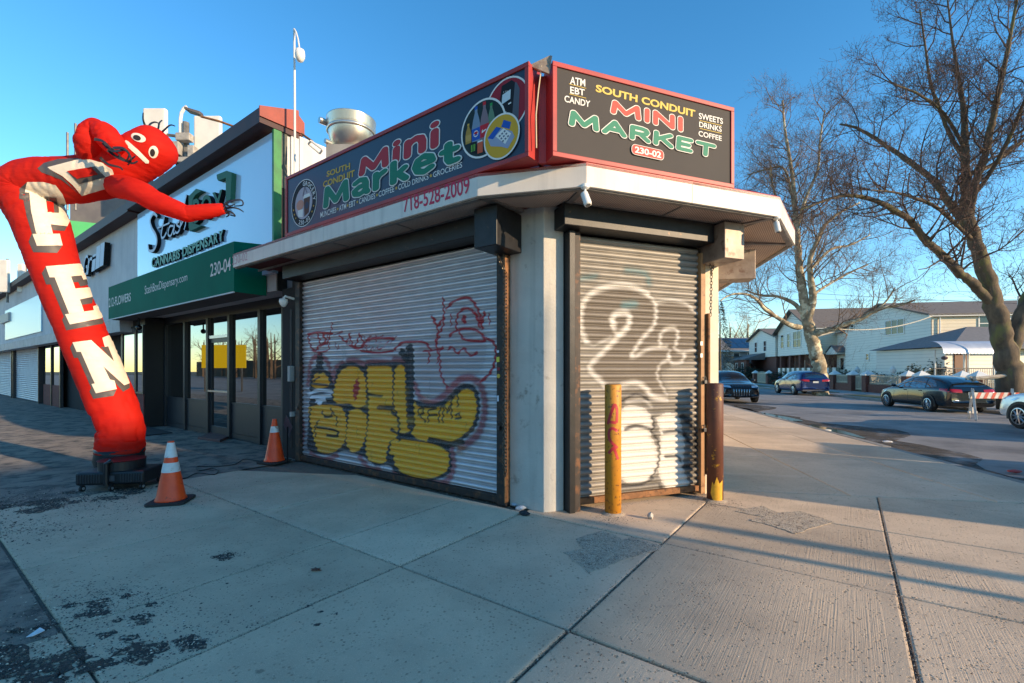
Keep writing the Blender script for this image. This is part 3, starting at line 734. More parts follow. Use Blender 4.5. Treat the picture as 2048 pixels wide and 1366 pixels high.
def shutter(fr, a0, a1, z0, z1, nsl, ncol, ops, metal_mat, parent, b=0.02, label=None):
    pitch = (z1-z0)/nsl
    prof = [(0.0,0.004),(0.05,-.008),(0.09,-.007),(0.12,-.001),(0.16,-.001),(0.24,-.015),(0.40,-.025),(0.58,-.028),(0.76,-.023),(0.90,-.010),(1.0,0.005)]
    t = np.array([p[0] for p in prof]); o = np.array([p[1] for p in prof])
    na = ncol+1
    A1 = np.linspace(a0, a1, na)
    Zr = (z0 + pitch*(np.arange(nsl)[:,None] + t[None,:])).ravel()
    A, Z = np.meshgrid(A1, Zr)
    C = np.zeros(A.shape+(3,)); AL = np.zeros(A.shape)
    for kind, pts, colr, wd, alpha, soft in ops:
        xs = [p[0] for p in pts]; zs = [p[1] for p in pts]; pad = (wd or 0)+soft*2+.01
        jc = np.where((A1 > min(xs)-pad) & (A1 < max(xs)+pad))[0]; ir = np.where((Zr > min(zs)-pad) & (Zr < max(zs)+pad))[0]
        if len(jc) == 0 or len(ir) == 0: continue
        sl = (slice(ir[0], ir[-1]+1), slice(jc[0], jc[-1]+1))
        m_ = (stroke_layer(A[sl], Z[sl], pts, wd, soft) if kind == 's' else fill_layer(A[sl], Z[sl], pts, soft)) * alpha
        C[sl] = C[sl]*(1-m_[...,None]) + np.array(colr)*m_[...,None]
        a_old = AL[sl]; AL[sl] = a_old + m_*(1-a_old)
        # keep colour un-premultiplied where paint first lands
        fresh = (a_old < 0.02) & (m_ > 0); C[sl][fresh] = np.array(colr)
    rail = MB(fr)
    rail_o = rail.box(a0-.001, a1+.001, .05, .06, z0, z1).build('roll_shutter', wall_dark, parent=parent)
    if label: rail_o['label'] = label
    np_ = len(prof); base = parent.location
    for k in range(nsl):
        r0 = k*np_
        verts = np.empty((np_*na, 3))
        jig = random.uniform(-.0015,.0015)
        for q in range(np_):
            bb = b + o[q] + jig + .0022*np.sin(A1*2.3+k*.7)*np.sin(A1*.9+k*.31) + .0012*np.sin(A1*9.1+k*1.9)
            verts[q*na:(q+1)*na, 0] = fr.o[0] + A1*fr.e[0] + bb*fr.i[0] - base.x
            verts[q*na:(q+1)*na, 1] = fr.o[1] + A1*fr.e[1] + bb*fr.i[1] - base.y
            verts[q*na:(q+1)*na, 2] = Zr[r0+q] - base.z
        i, j = np.meshgrid(np.arange(np_-1), np.arange(na-1), indexing='ij')
        q0 = (i*na+j).ravel(); quads = np.stack([q0, q0+1, q0+na+1, q0+na], 1)
        me = bpy.data.meshes.new('slat')
        me.vertices.add(len(verts)); me.vertices.foreach_set('co', verts.ravel())
        me.loops.add(quads.size); me.loops.foreach_set('vertex_index', quads.ravel().astype(np.int32))
        me.polygons.add(len(quads)); me.polygons.foreach_set('loop_start', np.arange(0, quads.size, 4, dtype=np.int32))
        me.polygons.foreach_set('use_smooth', np.ones(len(quads), bool))
        me.update(calc_edges=True); me.validate()
        ca = me.color_attributes.new('Col', 'FLOAT_COLOR', 'POINT')
        rgba = np.concatenate([C[r0:r0+np_].reshape(-1,3), AL[r0:r0+np_].reshape(-1,1)], 1).astype(np.float32)
        ca.data.foreach_set('color', rgba.ravel())
        me.materials.append(metal_mat)
        ob = bpy.data.objects.new('slat', me); col.objects.link(ob); ob.parent = rail_o
    return rail_o

RED, BLK, YEL, WHT, PNK = S(176,20,34), S(24,24,28), S(244,172,16), S(232,232,236), S(240,176,178)
ops = []
def S1(pts, colr, px, alpha=0.95, soft=0.007, sm=True):  # pts in the detail crop (550,620)-(1010,980)
    q = [F1.hit(550+x/3.7935, 620+y/3.7935, 0.0) for x, y in pts]
    ops.append(('s', smooth(q) if sm else q, colr, px*0.0021, alpha, soft))
def P1(pts, colr, alpha=0.95, soft=0.012, sm=True):
    q = [F1.hit(550+x/3.7935, 620+y/3.7935, 0.0) for x, y in pts]
    ops.append(('f', smooth(q+[q[0]]) if sm else q, colr, 0, alpha, soft))
# pink wash high on the right half
P1([(1060,330),(1300,60),(1420,-40),(1560,60),(1600,330),(1500,520),(1240,640),(1080,560)], PNK, 0.30, 0.10)
# red haze behind the letters, then the yellow bubble letters with black outlines
for pts in ([(470,560),(450,460),(520,400),(600,380),(700,430)], [(700,400),(890,372),(990,395)], [(1060,560),(1100,660),(1180,700),(1280,650),(1400,530),(1500,520),(1570,600),(1590,760),(1540,940),(1400,1050)],
            [(1340,1060),(1350,1200),(1280,1310),(1100,1300),(900,1240)], [(270,1080),(360,1140),(470,1100)], [(640,1110),(720,1210),(790,1210)], [(200,1060),(215,900),(190,700),(210,430)], [(250,560),(270,400),(330,350),(400,400),(440,560)]):
    S1(pts, RED, 46, 0.75, 0.02)
def bubble(pts): P1(pts, BLK, 0.97, 0.015)
def blob(pts, colr=YEL): P1(pts, colr, 0.96, 0.012)
bubble([(240,1040),(260,700),(270,470),(340,440),(420,480),(440,560),(480,430),(580,395),(680,430),(700,405),(960,395),(1000,430),(1020,640),(1150,710),(1280,680),(1400,570),(1500,570),(1550,660),(1540,850),(1460,960),(1330,1030),(1340,1160),(1310,1250),(1150,1300),(960,1270),(860,1180),(760,1180),(680,1120),(600,1090),(520,1070),(400,1100),(290,1085)])
blob([(275,580),(300,490),(345,470),(390,500),(410,570),(330,595)])
blob([(450,590),(480,490),(550,430),(630,440),(680,510),(690,620),(680,720),(620,740),(560,710),(470,710),(440,660)])
blob([(700,430),(790,425),(880,440),(890,560),(890,700),(905,770),(930,860),(925,960),(870,1000),(845,1090),(840,1150),(780,1165),(700,1120),(690,1000),(710,800),(700,600)])
blob([(910,440),(960,415),(985,470),(990,640),(1010,800),(1040,880),(1000,930),(940,920),(930,800),(900,700)])
blob([(1050,690),(1110,740),(1230,740),(1340,680),(1420,610),(1490,610),(1525,690),(1520,810),(1460,920),(1330,1000),(1180,1000),(1050,960),(1040,870)])
blob([(960,980),(1160,1010),(1290,1060),(1320,1140),(1290,1230),(1160,1280),(1020,1260),(920,1190),(900,1090),(930,1010)])
blob([(250,740),(330,720),(480,730),(530,790),(540,900),(520,1010),(440,1080),(340,1080),(300,1000),(270,880)])
blob([(560,770),(620,750),(690,800),(690,930),(650,1050),(580,1075),(540,1000),(550,870)])
blob([(880,1000),(915,975),(935,1010),(905,1090),(870,1090)])
for pts, w_ in (([(700,610),(705,660),(700,700)],16),([(710,640),(760,650),(810,655)],14),([(785,740),(890,745)],24),([(880,770),(930,820),(940,900),(935,960)],16),([(880,905),(940,945),(1010,965)],16),
                ([(355,770),(380,810),(430,800),(425,750)],14),([(320,890),(400,900),(470,920),(470,955),(390,950)],16),([(330,840),(300,900),(310,960)],12),([(270,750),(260,850),(285,950)],14),([(440,780),(470,830),(465,880)],10),
                ([(1020,300),(1025,480),(1022,680),(1030,870)],56),([(960,320),(1000,380)],40),([(1170,985),(1240,1000),(1330,1020),(1420,1000)],26),([(290,540),(330,510)],12),([(280,560),(400,570)],14),([(340,370),(335,440)],70)):
    S1(pts, BLK, w_*1.35, 0.95)
rgf = random.Random(5)
for _ in range(46):                                    # uneven coats, overspray and runs
    x, y = rgf.uniform(260, 1500), rgf.uniform(430, 1250); w_ = rgf.uniform(20, 70)
    S1([(x,y),(x+rgf.uniform(-60,60),y+rgf.uniform(-15,15))], rgf.choice((S(214,140,10), S(196,150,60), S(255,200,60))), w_, rgf.uniform(.10,.30) if 280 < x < 1480 and 600 < y < 1180 else 0.0, .04)
for _ in range(26):
    x, y = rgf.uniform(260, 1480), rgf.uniform(450, 1200); S1([(x,y),(x+2,y+rgf.uniform(30,110))], BLK, rgf.uniform(3,6), rgf.uniform(.3,.7), .004, False)
for pts in ([(230,420),(240,700),(230,1050)], [(250,1080),(520,1100),(700,1180),(900,1260),(1200,1320)], [(1350,1100),(1560,940),(1600,700),(1540,560)], [(260,460),(420,420),(600,380),(980,370)]): S1(pts, S(40,38,44), 60, .28, .06)
for pts in ([(250,640),(330,610),(430,620)], [(270,660),(420,650)], [(310,690),(380,680)], [(330,712),(350,705)]): S1(pts, WHT, 26, 0.95)
P1([(625,510),(640,590),(625,640),(605,690),(590,600)], RED, 0.95)
for pts in ([(1085,800),(1090,750),(1120,740),(1130,780),(1095,795),(1140,850)], [(1160,850),(1165,760),(1220,745)], [(1165,800),(1225,795)], [(1240,850),(1250,750),(1280,720),(1270,850)], [(1290,730),(1310,780),(1335,700),(1340,820)], [(1385,640),(1385,730)],[(1340,650),(1342,690)],[(1370,800),(1400,780),(1405,820),(1370,825)]):
    S1(pts, BLK, 12, 0.92, 0.005, False)
# red outline drawing, scrawls and the pasted strip
for pts, w_ in (([(1275,-90),(1280,40),(1270,130),(1220,230),(1250,380),(1255,480),(1300,580),(1310,585)],15),([(1190,50),(1230,120),(1275,60)],18),([(1205,60),(1235,160),(1215,260),(1245,200)],14),
                ([(1300,-10),(1350,-60),(1420,-90),(1480,-85),(1530,-20),(1560,60),(1570,140)],18),([(1375,150),(1380,50),(1430,-10),(1490,0),(1530,60),(1550,130)],15),([(1320,200),(1360,165),(1440,140),(1540,160),(1590,230),(1520,235),(1430,220),(1400,170)],16),
                ([(1590,210),(1660,250),(1675,330),(1655,430),(1610,500),(1560,540)],18),([(1310,300),(1340,280),(1385,330),(1430,290),(1480,345),(1535,320)],14),([(1335,30),(1335,120)],10),([(1620,30),(1630,110)],10),([(1430,60),(1435,80)],36),([(1520,20),(1560,100),(1590,20)],20),
                ([(905,300),(960,250),(1060,240),(1140,250),(1180,310)],18),([(1125,310),(1170,320),(1160,400)],14),([(1180,310),(1270,290)],12),([(1230,400),(1250,310),(1275,280)],12),
                ([(250,185),(330,170),(430,180)],20),([(250,190),(265,260),(300,310),(340,250),(320,180)],20),([(360,180),(385,240),(345,270)],26),([(430,100),(420,190),(390,260)],14),([(400,190),(405,300),(330,320)],14),
                ([(490,195),(540,240),(570,180)],16),([(560,180),(600,280),(640,190)],16),([(640,180),(690,270),(720,200)],16),([(570,270),(640,290),(720,220),(900,215)],20),([(650,310),(780,325),(890,310)],16),([(760,230),(790,300),(860,240)],12)):
    S1(pts, RED, w_, 0.97, 0.005)
for _ in range(16):                                    # restless red scrawl over the letters
    x, y = rgf.uniform(250, 880), rgf.uniform(180, 330); S1([(x,y),(x+rgf.uniform(10,40),y+rgf.uniform(-50,50)),(x+rgf.uniform(30,70),y+rgf.uniform(-40,40))], RED, rgf.uniform(7,13), .85, .006)
for pts, w_ in (([(520,290),(530,380)],34),([(700,255),(880,270)],30),([(720,350),(880,365)],26)): S1(pts, WHT, w_, 0.55, 0.02)
steel = paint_attr_mat('galvanised_slats', S(212,206,207), S(184,178,180), 0.38, 0.45)
for k in range(len(ops)): pass
sh1 = shutter(F1, -4.86, -0.60, 0.10, 3.06, 38, 400, ops, steel, store, label='wide silver shutter with yellow and black graffiti')
# cut corner shutter: brown-grey paint with white outlines
ops = []
def S2(pts, colr, px, alpha=0.92, soft=0.012, sm=True):   # pts in crop (1130,540)-(1430,840)
    q = [F2.hit(1130+x/4.553, 540+y/4.553, 0.0) for x, y in pts]
    ops.append(('s', smooth(q) if sm else q, colr, px*0.00105, alpha, soft))
def P2(pts, colr, alpha=0.9, soft=0.03):
    q = [F2.hit(1130+x/4.553, 540+y/4.553, 0.0) for x, y in pts]
    ops.append(('f', smooth(q+[q[0]]), colr, 0, alpha, soft))
GRY, TEA = S(112,100,88), S(70,160,176)
P2([(160,520),(150,350),(250,190),(430,130),(640,150),(780,240),(850,300),(1000,270),(1200,330),(1260,500),(1200,750),(1090,840),(930,900),(880,960),(940,1140),(820,1190),(600,1040),(400,1030),(240,900),(420,640),(250,690)], GRY, 0.75, 0.06)
for pts, w_ in (([(560,0),(660,12),(740,40),(770,120)],80),([(110,90),(190,70),(280,55)],70),([(540,320),(640,310)],60)): S2(pts, TEA, w_, 0.55, 0.04)
P2([(480,1180),(560,1080),(760,1120),(960,1220),(1120,1260),(1200,1500),(1190,1900),(1100,2080),(700,2060),(480,1980),(440,1500)], S(104,98,92), 0.55, 0.05)
for pts, w_ in (([(190,650),(150,560),(140,430),(170,290),(270,190),(420,140),(560,135),(680,170),(760,220)],80),([(760,220),(820,300),(830,420),(800,520),(700,630),(610,770)],46),([(600,790),(640,790),(720,740),(800,710),(930,700)],36),
                ([(190,650),(260,690),(330,660),(410,620)],26),([(450,500),(430,450),(470,400),(550,390),(590,430),(570,520),(480,610),(350,740),(240,850),(230,920),(320,1010),(360,1060)],74),([(450,440),(430,480),(440,540),(490,590)],26),
                ([(830,290),(960,270),(1100,300),(1180,370),(1260,420)],46),([(870,690),(870,600),(920,540),(1000,530),(1030,590),(1010,680)],40),([(1000,710),(1060,750),(1180,730)],30),([(940,790),(980,850),(1060,840),(1090,770)],44),([(950,740),(940,810),(870,860),(840,950),(880,1050),(930,1130)],24),
                ([(520,1050),(650,1030),(740,1080),(800,1150),(930,1180)],66),([(560,1200),(700,1180),(790,1240)],22)):
    S2(pts, S(222,218,212), w_*.92, 0.78, 0.024)
P2([(500,1290),(560,1240),(650,1235),(740,1270),(790,1340),(800,1440),(780,1500),(830,1600),(850,1750),(830,1850),(760,1920),(620,1950),(520,1910),(470,1800),(460,1500)], S(224,220,214), 0.88, 0.05)
P2([(830,1350),(920,1300),(1020,1320),(1060,1400),(1090,1600),(1080,1800),(1130,1950),(1100,2050),(960,2020),(860,1880),(850,1700),(870,1500)], S(224,220,214), 0.88, 0.05)
for pts, w_ in (([(800,1340),(815,1420),(790,1470),(850,1560),(860,1700),(840,1800),(790,1880)],18),([(550,1450),(650,1420),(790,1450)],26),([(900,1480),(1000,1470),(1100,1490)],24),([(920,1700),(1020,1700),(1060,1740)],20),([(1070,1330),(1160,1420),(1190,1560),(1170,1700),(1180,1780),(1090,1790)],44),
                ([(1080,1480),(1130,1560),(1190,1600)],30),([(500,1960),(700,1950),(800,1890)],26),([(860,1960),(960,2060),(1100,2080)],26),([(520,1200),(640,1130),(760,1180)],16)):
    S2(pts, BLK, w_*1.6, 0.88, 0.012)
for pts in ([(480,2080),(560,2060),(600,2090),(700,2070)], [(1120,2040),(1160,2120)]): S2(pts, S(214,70,60), 22, 0.7, 0.012)
steel2 = paint_attr_mat('weathered_slats', S(160,154,146), S(122,117,110), 0.55, 0.2)
sh2 = shutter(F2, 0.40, 2.10, 0.12, 3.06, 38, 230, ops, steel2, store, label='narrow weathered shutter with white outline graffiti')
# rails, bottom bars, hoods, end boxes
MB(F1).box(-0.605, -0.47, -0.06, 0.05, 0, 3.05).build('guide_rail', dark_rail, parent=sh1, bevel=0.005)
MB(F1).box(-0.468, -0.452, -0.10, 0.0, 0.05, 2.85).build('guide_rail', rust_steel, parent=sh1, bevel=0.003)
MB(F1).box(-4.99, -4.855, -0.06, 0.05, 0, 3.05).build('guide_rail', dark_rail, parent=sh1, bevel=0.005)
MB(F1).box(-4.86, -0.61, -0.045, 0.03, 0.015, 0.10).build('bottom_bar', dark_rail, parent=sh1, bevel=0.006)
MB(F1).box(-5.0, -0.62, -0.28, -0.005, 3.07, 3.30).build('hood', black_steel, parent=sh1, bevel=0.01)
MB(F1).box(-0.60, -0.29, -0.46, -0.004, 2.86, 3.285).build('end_box', black_steel, parent=sh1, bevel=0.008)
MB(F2).box(0.245, 0.315, -0.13, 0.05, 0, 3.06).build('guide_rail', black_steel, parent=sh2, bevel=0.005)
MB(F2).box(0.318, 0.395, -0.10, 0.04, 0, 3.06).build('guide_rail', dark_rail, parent=sh2, bevel=0.005)
MB(F2).box(2.105, 2.175, -0.05, 0.05, 0.02, 3.0).build('guide_rail', brown_rail, parent=sh2, bevel=0.004)
MB(F2).box(2.185, 2.215, -0.09, 0.0, 0.25, 2.25).build('guide_rail', rust_steel, parent=sh2, bevel=0.004)
bb = MB(F2).box(0.41, 2.095, -0.03, 0.03, 0.05, 0.12).build('bottom_bar', rust_steel, parent=sh2, bevel=0.005)
MB(F2).box(0.12, 2.12, -0.25, -0.005, 3.07, 3.30).build('hood', black_steel, parent=sh2, bevel=0.01)
box_mat = mat('pale_steel_box', S(160,144,130), S(118,100,88), rough=0.5, metal=0.2, scale=4, c3=S(110,84,70), scale3=7, thr3=0.6)
MB(F2).box(2.13, 2.43, -0.40, -0.004, 2.86, 3.285).build('end_box', box_mat, parent=sh2, bevel=0.008)
MB(F3).box(0.55, 0.85, -0.62, -0.004, 2.80, 3.20).build('end_box', box_mat, parent=store, bevel=0.008)
# padlocks, stickers
lockm = mat('lock_steel', S(90,90,92), rough=0.35, metal=0.9)
def padlock(fr, a, b, z, label, parent):
    t = thing('padlock', label, 'padlock', fr.w(a, b, z-.04))
    MB(fr).box(a-.022, a+.022, b-.018, b+.012, z-.045, z).build('lock_body', lockm, parent=t, bevel=0.004)
    MB(fr).tube([(a-.015,b,z-.005),(a-.015,b,z+.03),(a-.008,b,z+.042),(a+.008,b,z+.042),(a+.015,b,z+.03),(a+.015,b,z-.005)], .005, 6).build('shackle', lockm, parent=t)
padlock(F1, -0.56, -0.075, F1.hit(997,850)[1], 'small padlock on the right rail of the wide graffiti shutter', sh1)
padlock(F1, -4.9, -0.075, F1.hit(592,812)[1], 'small padlock on the left rail of the wide graffiti shutter', sh1)
padlock(F2, 2.14, -0.068, F2.hit(1405,855)[1], 'steel padlock low on the tan rail of the corner shutter', sh2)
padlock(F2, 2.15, -0.068, F2.hit(1408,760)[1], 'dark padlock on the tan rail level with the bollard tops', sh2)
def sticker(fr, px, py, b, w_, h_, colr, label, rnd=False):
    a, z = fr.hit(px, py, b)
    pl = [(a+w_*math.cos(t), z+h_*math.sin(t)) for t in [2*math.pi*i/16 for i in range(16)]] if rnd else [(a-w_,z-h_),(a+w_,z-h_*.9),(a+w_*.95,z+h_),(a-w_,z+h_*.95)]
    o = MB(fr).ext(pl, b-.0025, b).build('sticker', mat('sticker_%s' % '_'.join(str(int(c*99)) for c in colr), colr, rough=0.6)); tag(o, label, 'sticker')
sticker(F1, 996, 719, -.062, .022, .03, S(222,206,70), 'yellow square sticker on the right shutter rail')
sticker(F1, 997, 752, -.062, .024, .024, S(214,170,60), 'round yellow sticker on the right shutter rail', True)
sticker(F1, 997, 738, -.062, .018, .018, S(150,40,44), 'small red sticker above the round yellow one')
sticker(F1, 996, 703, -.062, .016, .014, S(214,214,224), 'white sticker above the yellow square one')
sticker(F1, 996, 797, -.062, .013, .035, S(206,210,220), 'tall white sticker below the round yellow one')
sticker(F2, 1142, 750, -.102, .025, .032, S(222,206,40), 'yellow square sticker on the rail left of the corner shutter')
sticker(F2, 1143, 654, -.102, .016, .016, S(222,222,214), 'round white sticker on the rail left of the corner shutter', True)
sticker(F2, 1403, 687, -.052, .018, .026, S(238,236,226), 'upper white sticker on the tan rail of the corner shutter')
sticker(F2, 1403, 711, -.052, .018, .026, S(232,230,222), 'lower white sticker on the tan rail of the corner shutter')
# hanging chains
chain_mat = mat('chain_steel', S(120,110,98), S(80,66,54), rough=0.4, metal=0.8, scale=20)
def chain(pts, label, link=0.042):
    P = [Vector(p) for p in pts]; mb = MB(); k = 0; carry = 0.0
    for p, q in zip(P[:-1], P[1:]):
        d = q-p; L_ = d.length; d.normalize(); s_ = carry
        x = d.orthogonal().normalized(); y = d.cross(x)
        while s_ < L_:
            c = p + d*s_; u = x if k % 2 == 0 else y
            ring = [c + d*(link*.62*math.cos(t)) + u*(link*.34*math.sin(t)) for t in [2*math.pi*i/8 for i in range(9)]]
            mb.tube(ring, link*.10, 4, caps=False); s_ += link*.92; k += 1
        carry = s_ - L_
    tag(mb.build('chain', chain_mat), label, 'chain')
def ch1(a, z, b=-.12): return F1.w(a, b, z)
chain([ch1(-.50,2.86,-.2), ch1(-.42,2.62), ch1(-.425,0.42), ch1(-.44,.36), ch1(-.455,.45), ch1(-.45,2.86)], 'long steel chain hanging beside the wide graffiti shutter')
chain([F2.w(2.2,-.1,2.86), F2.w(2.23,-.09,2.74), F2.w(2.29,-.06,2.86)], 'short chain looped under the end box of the corner shutter')
chain([F2.w(2.23,-.09,2.74), F2.w(2.225,-.08,2.2)], 'thin chain hanging down along the cream pier')
# ------------------------------------------------------------------ the two illuminated box signs
def flat(name, c, rough=0.65, **k): return mat(name, c, rough=rough, spec=.25, **k)
sign_blue = mat('sign_face_navy', S(38,50,70), S(34,46,66), rough=0.4, scale=1)
sign_grey = mat('sign_face_charcoal', S(68,65,64), S(74,70,68), rough=0.7, scale=1, spec=.2)
p_white, p_red, p_green, p_gold = flat('print_white', S(225,222,216)), flat('print_red', S(176,52,62)), flat('print_green', S(34,120,96)), flat('print_gold', S(206,164,72))
p_red2, p_green2, p_gold2, p_black = flat('print_red_corner', S(186,84,74)), flat('print_green_corner', S(62,130,106)), flat('print_yellow', S(212,184,96)), flat('print_black', S(24,24,28))
def sign_box(fr, a0, a1, b, z0, z1, depth, face, name, label, fw=0.045):
    t = thing(name, label, 'sign', fr.w((a0+a1)/2, b, z0))
    MB(fr).box(a0+.004, a1-.004, b+.02, b+depth, z0+.004, z1-.004).build('sign_case', red_metal, parent=t)
    MB(fr).box(a0+fw, a1-fw, b+.008, b+.019, z0+fw, z1-fw).build('sign_face', face, parent=t)
    for (x0,x1,y0,y1) in ((a0,a1,z1-fw,z1),(a0,a1,z0,z0+fw),(a0,a0+fw,z0+fw,z1-fw),(a1-fw,a1,z0+fw,z1-fw)):
        MB(fr).box(x0, x1, b-.006, b+.0195, y0, y1).build('frame_bar', red_metal, parent=t, bevel=0.004)
    return t
SB = -OH + 0.012
z_b = HTOP + 0.012
a_r = F1.hit(1058, 300, SB)[0]; a_l = F1.hit(571, 470, SB)[0]
z1t = F1.hit(1058, 122, SB)[1]
sg1 = sign_box(F1, a_l, a_r, SB, z_b, z1t, 0.22, sign_blue, 'store_sign', 'long navy store sign with red frame above the wide graffiti shutter')
fb = SB + 0.006
def lay(fr, t, sign_b, s, quad, m, step, bold=0.0, shear=0.0, space=1.0, ref=None, name='lettering'):
    return text_quad(fr, s, quad, sign_b - .0012*step, bold, shear, space, ref=ref, planeb=SB).build(name, m, parent=t)
K1 = (540, 100, 3.415)
def L1(s, q, m, step, **k): return lay(F1, sg1, fb, s, cq(q, *K1), m, step, **k)
L1('SOUTH', [(385,868),(545,810),(545,768),(385,828)], p_gold, 1, bold=0.03)
L1('CONDUIT', [(360,940),(576,862),(576,815),(360,898)], p_gold, 1, bold=0.03)
q = [(596,868),(1150,662),(1152,482),(600,735)]
Q_ = cq([(625,842),(1124,650),(1126,515),(632,752)], *K1)
stroke_text(F1, 'Mini', Q_, fb-.001, (.082,.047), SB, .42).build('letter_outline', p_white, parent=sg1); stroke_text(F1, 'Mini', Q_, fb-.004, (.066,.034), SB, .42).build('lettering', p_red, parent=sg1)
q = [(352,1093),(1298,765),(1290,575),(354,945)]
Q_ = cq([(382,1066),(1276,755),(1276,612),(384,950)], *K1)
stroke_text(F1, 'Market', Q_, fb-.007, (.080,.043), SB, .36).build('letter_outline', p_white, parent=sg1); stroke_text(F1, 'Market', Q_, fb-.011, (.064,.030), SB, .36).build('lettering', p_green, parent=sg1)
words = [('MUNCHIES',342,450),('ATM',470,518),('EBT',538,582),('CANDIES',606,716),('COFFEE',740,846),('COLD DRINKS',874,1080),('GROCERIES',1112,1310)]
by = lambda x: 1147 + (800-1147)*(x-342)/(1310-342); ty = lambda x: 1108 + (762-1108)*(x-342)/(1310-342)
for w_, x0, x1 in words: L1(w_, [(x0,by(x0)),(x1,by(x1)),(x1,ty(x1)),(x0,ty(x0))], p_white, 1, bold=0.006)
def star(fr, t, px, py, r, m, b):
    a, z = fr.hit(px, py, SB)
    MB(fr).add([(a+(r if i%2==0 else r*.42)*math.sin(i*math.pi/5), b, z+(r if i%2==0 else r*.42)*math.cos(i*math.pi/5)) for i in range(10)][::-1] + [(a,b,z)], [((i+1)%10, i, 10)[::-1] for i in range(10)]).build('star', m, parent=t)
for x in (460, 528, 594, 728, 860, 1096): star(F1, sg1, 540+x/3.415, 100+(by(x)+ty(x))/2/3.415, .026, p_gold, fb-.0012)
def disc(fr, t, a, z, r, b, m, name, n=40, r2=None):
    r2 = r2 or r
    return MB(fr).add([(a+r*math.cos(2*math.pi*i/n), b, z+r2*math.sin(2*math.pi*i/n)) for i in range(n)], [tuple(range(n))]).build(name, m, parent=t)
def poly(fr, t, pts, b, m, name): 
    n = len(pts); ar = sum(pts[i][0]*pts[(i+1)%n][1]-pts[(i+1)%n][0]*pts[i][1] for i in range(n))
    if ar < 0: pts = pts[::-1]
    return MB(fr).add([(p[0], b, p[1]) for p in pts], [tuple(range(n))]).build(name, m, parent=t)
# left roundel: GROCERY 230-02 with a coffee cup and bread
ga, gz = F1.hit(540+228/3.415, 100+1045/3.415, SB); GR_ = 0.335
disc(F1, sg1, ga, gz, GR_, fb-.001, p_white, 'roundel_ring'); disc(F1, sg1, ga, gz, GR_*.965, fb-.002, p_black, 'roundel_band')
disc(F1, sg1, ga, gz, GR_*.68, fb-.003, flat('roundel_tan', S(178,168,176)), 'roundel_centre')
def arc_text(s, a, z, r, ang0, ang1, size, m, step, flip=False):
    for i, ch in enumerate(s):
        v, f = text_geo(ch, 0.02)
        th = ang0 + (ang1-ang0)*(i+.5)/len(s); c = (v.min(0)+v.max(0))/2
        pts = []
        for x, y in v:
            x, y = (x-c[0])*size, (y-0.35)*size
            rot = th - math.pi/2 if not flip else th + math.pi/2
            pts.append((a+r*math.cos(th)+x*math.cos(rot)-y*math.sin(rot), fb-.0012*step, z+r*math.sin(th)+x*math.sin(rot)+y*math.cos(rot)))
        MB(F1).add(pts, f).build('letter', m, parent=sg1)
arc_text('GROCERY', ga, gz, GR_*.82, math.radians(95), math.radians(-5), .085, p_white, 3)
arc_text('230-02', ga, gz, GR_*.82, math.radians(-118), math.radians(-55), .085, p_white, 3, True)
for i, dg in enumerate((-20,-37,-140,-155,-170)):
    MB(F1).add([(ga+GR_*.82*math.cos(math.radians(dg))+(.02 if k%2==0 else .009)*math.sin(k*math.pi/5), fb-.0036, gz+GR_*.82*math.sin(math.radians(dg))+(.02 if k%2==0 else .009)*math.cos(k*math.pi/5)) for k in range(10)][::-1], [tuple(range(10))]).build('star', p_gold, parent=sg1)
cup_b = fb-.0045
poly(F1, sg1, [(ga+.02,gz-.2),(ga+.14,gz-.16),(ga+.17,gz+.06),(ga+.01,gz+.06)], cup_b, flat('cup_brown', S(92,62,52)), 'cup')
poly(F1, sg1, [(ga-.01,gz+.06),(ga+.185,gz+.06),(ga+.16,gz+.11),(ga+.02,gz+.11)], cup_b-.001, p_white, 'cup_lid')
disc(F1, sg1, ga+.09, gz-.05, .05, cup_b-.001, flat('cup_badge', S(60,66,84)), 'cup_badge')
disc(F1, sg1, ga-.09, gz-.01, .10, cup_b-.002, flat('bread_pink', S(196,140,120)), 'bread', r2=.07)
poly(F1, sg1, [(ga-.02,gz+.10),(ga+.0,gz+.10),(ga+.04,gz+.21),(ga+.09,gz+.12),(ga+.1,gz+.125),(ga+.045,gz+.23),(ga+.03,gz+.23)], cup_b-.003, flat('straw_grey', S(110,104,112)), 'straw')
poly(F1, sg1, [(ga-.14,gz-.17),(ga-.02,gz-.2),(ga-.01,gz-.08),(ga-.15,gz-.08)], cup_b-.001, p_white, 'bag')
# right roundels: cash machine, bottles, card reader
def pc(px, py): return F1.hit(540+px/3.415, 100+py/3.415, SB)
aa, az = pc(1615, 372); disc(F1, sg1, aa, az, .262, fb-.001, p_white, 'roundel_ring'); disc(F1, sg1, aa, az, .245, fb-.002, flat('roundel_red', S(150,34,48)), 'roundel_fill')
def rp(cx, cz, pts, step, m, name): return poly(F1, sg1, [(cx+x, cz+z) for x, z in pts], fb-.001*step, m, name)
rp(aa, az, [(-.13,-.2),(.10,-.21),(.12,.16),(.06,.215),(-.06,.20)], 3, p_black, 'machine'); rp(aa, az, [(.06,-.2),(.14,-.18),(.155,.10),(.12,.17),(.10,.18),(.08,.0)], 4, flat('machine_edge', S(84,88,98)), 'machine_edge')
rp(aa, az, [(-.06,.02),(.045,.04),(.05,.13),(-.05,.11)], 5, flat('screen_pale', S(198,210,214)), 'screen'); rp(aa, az, [(-.15,-.215),(.05,-.235),(.05,-.17),(-.14,-.15)], 5, flat('machine_base', S(160,164,172)), 'machine_base')
for x, z in ((-.07,-.02),(.02,-.01),(-.04,-.08)): rp(aa, az, [(x,z),(x+.035,z+.004),(x+.035,z+.018),(x,z+.014)], 5, p_white, 'key_mark')
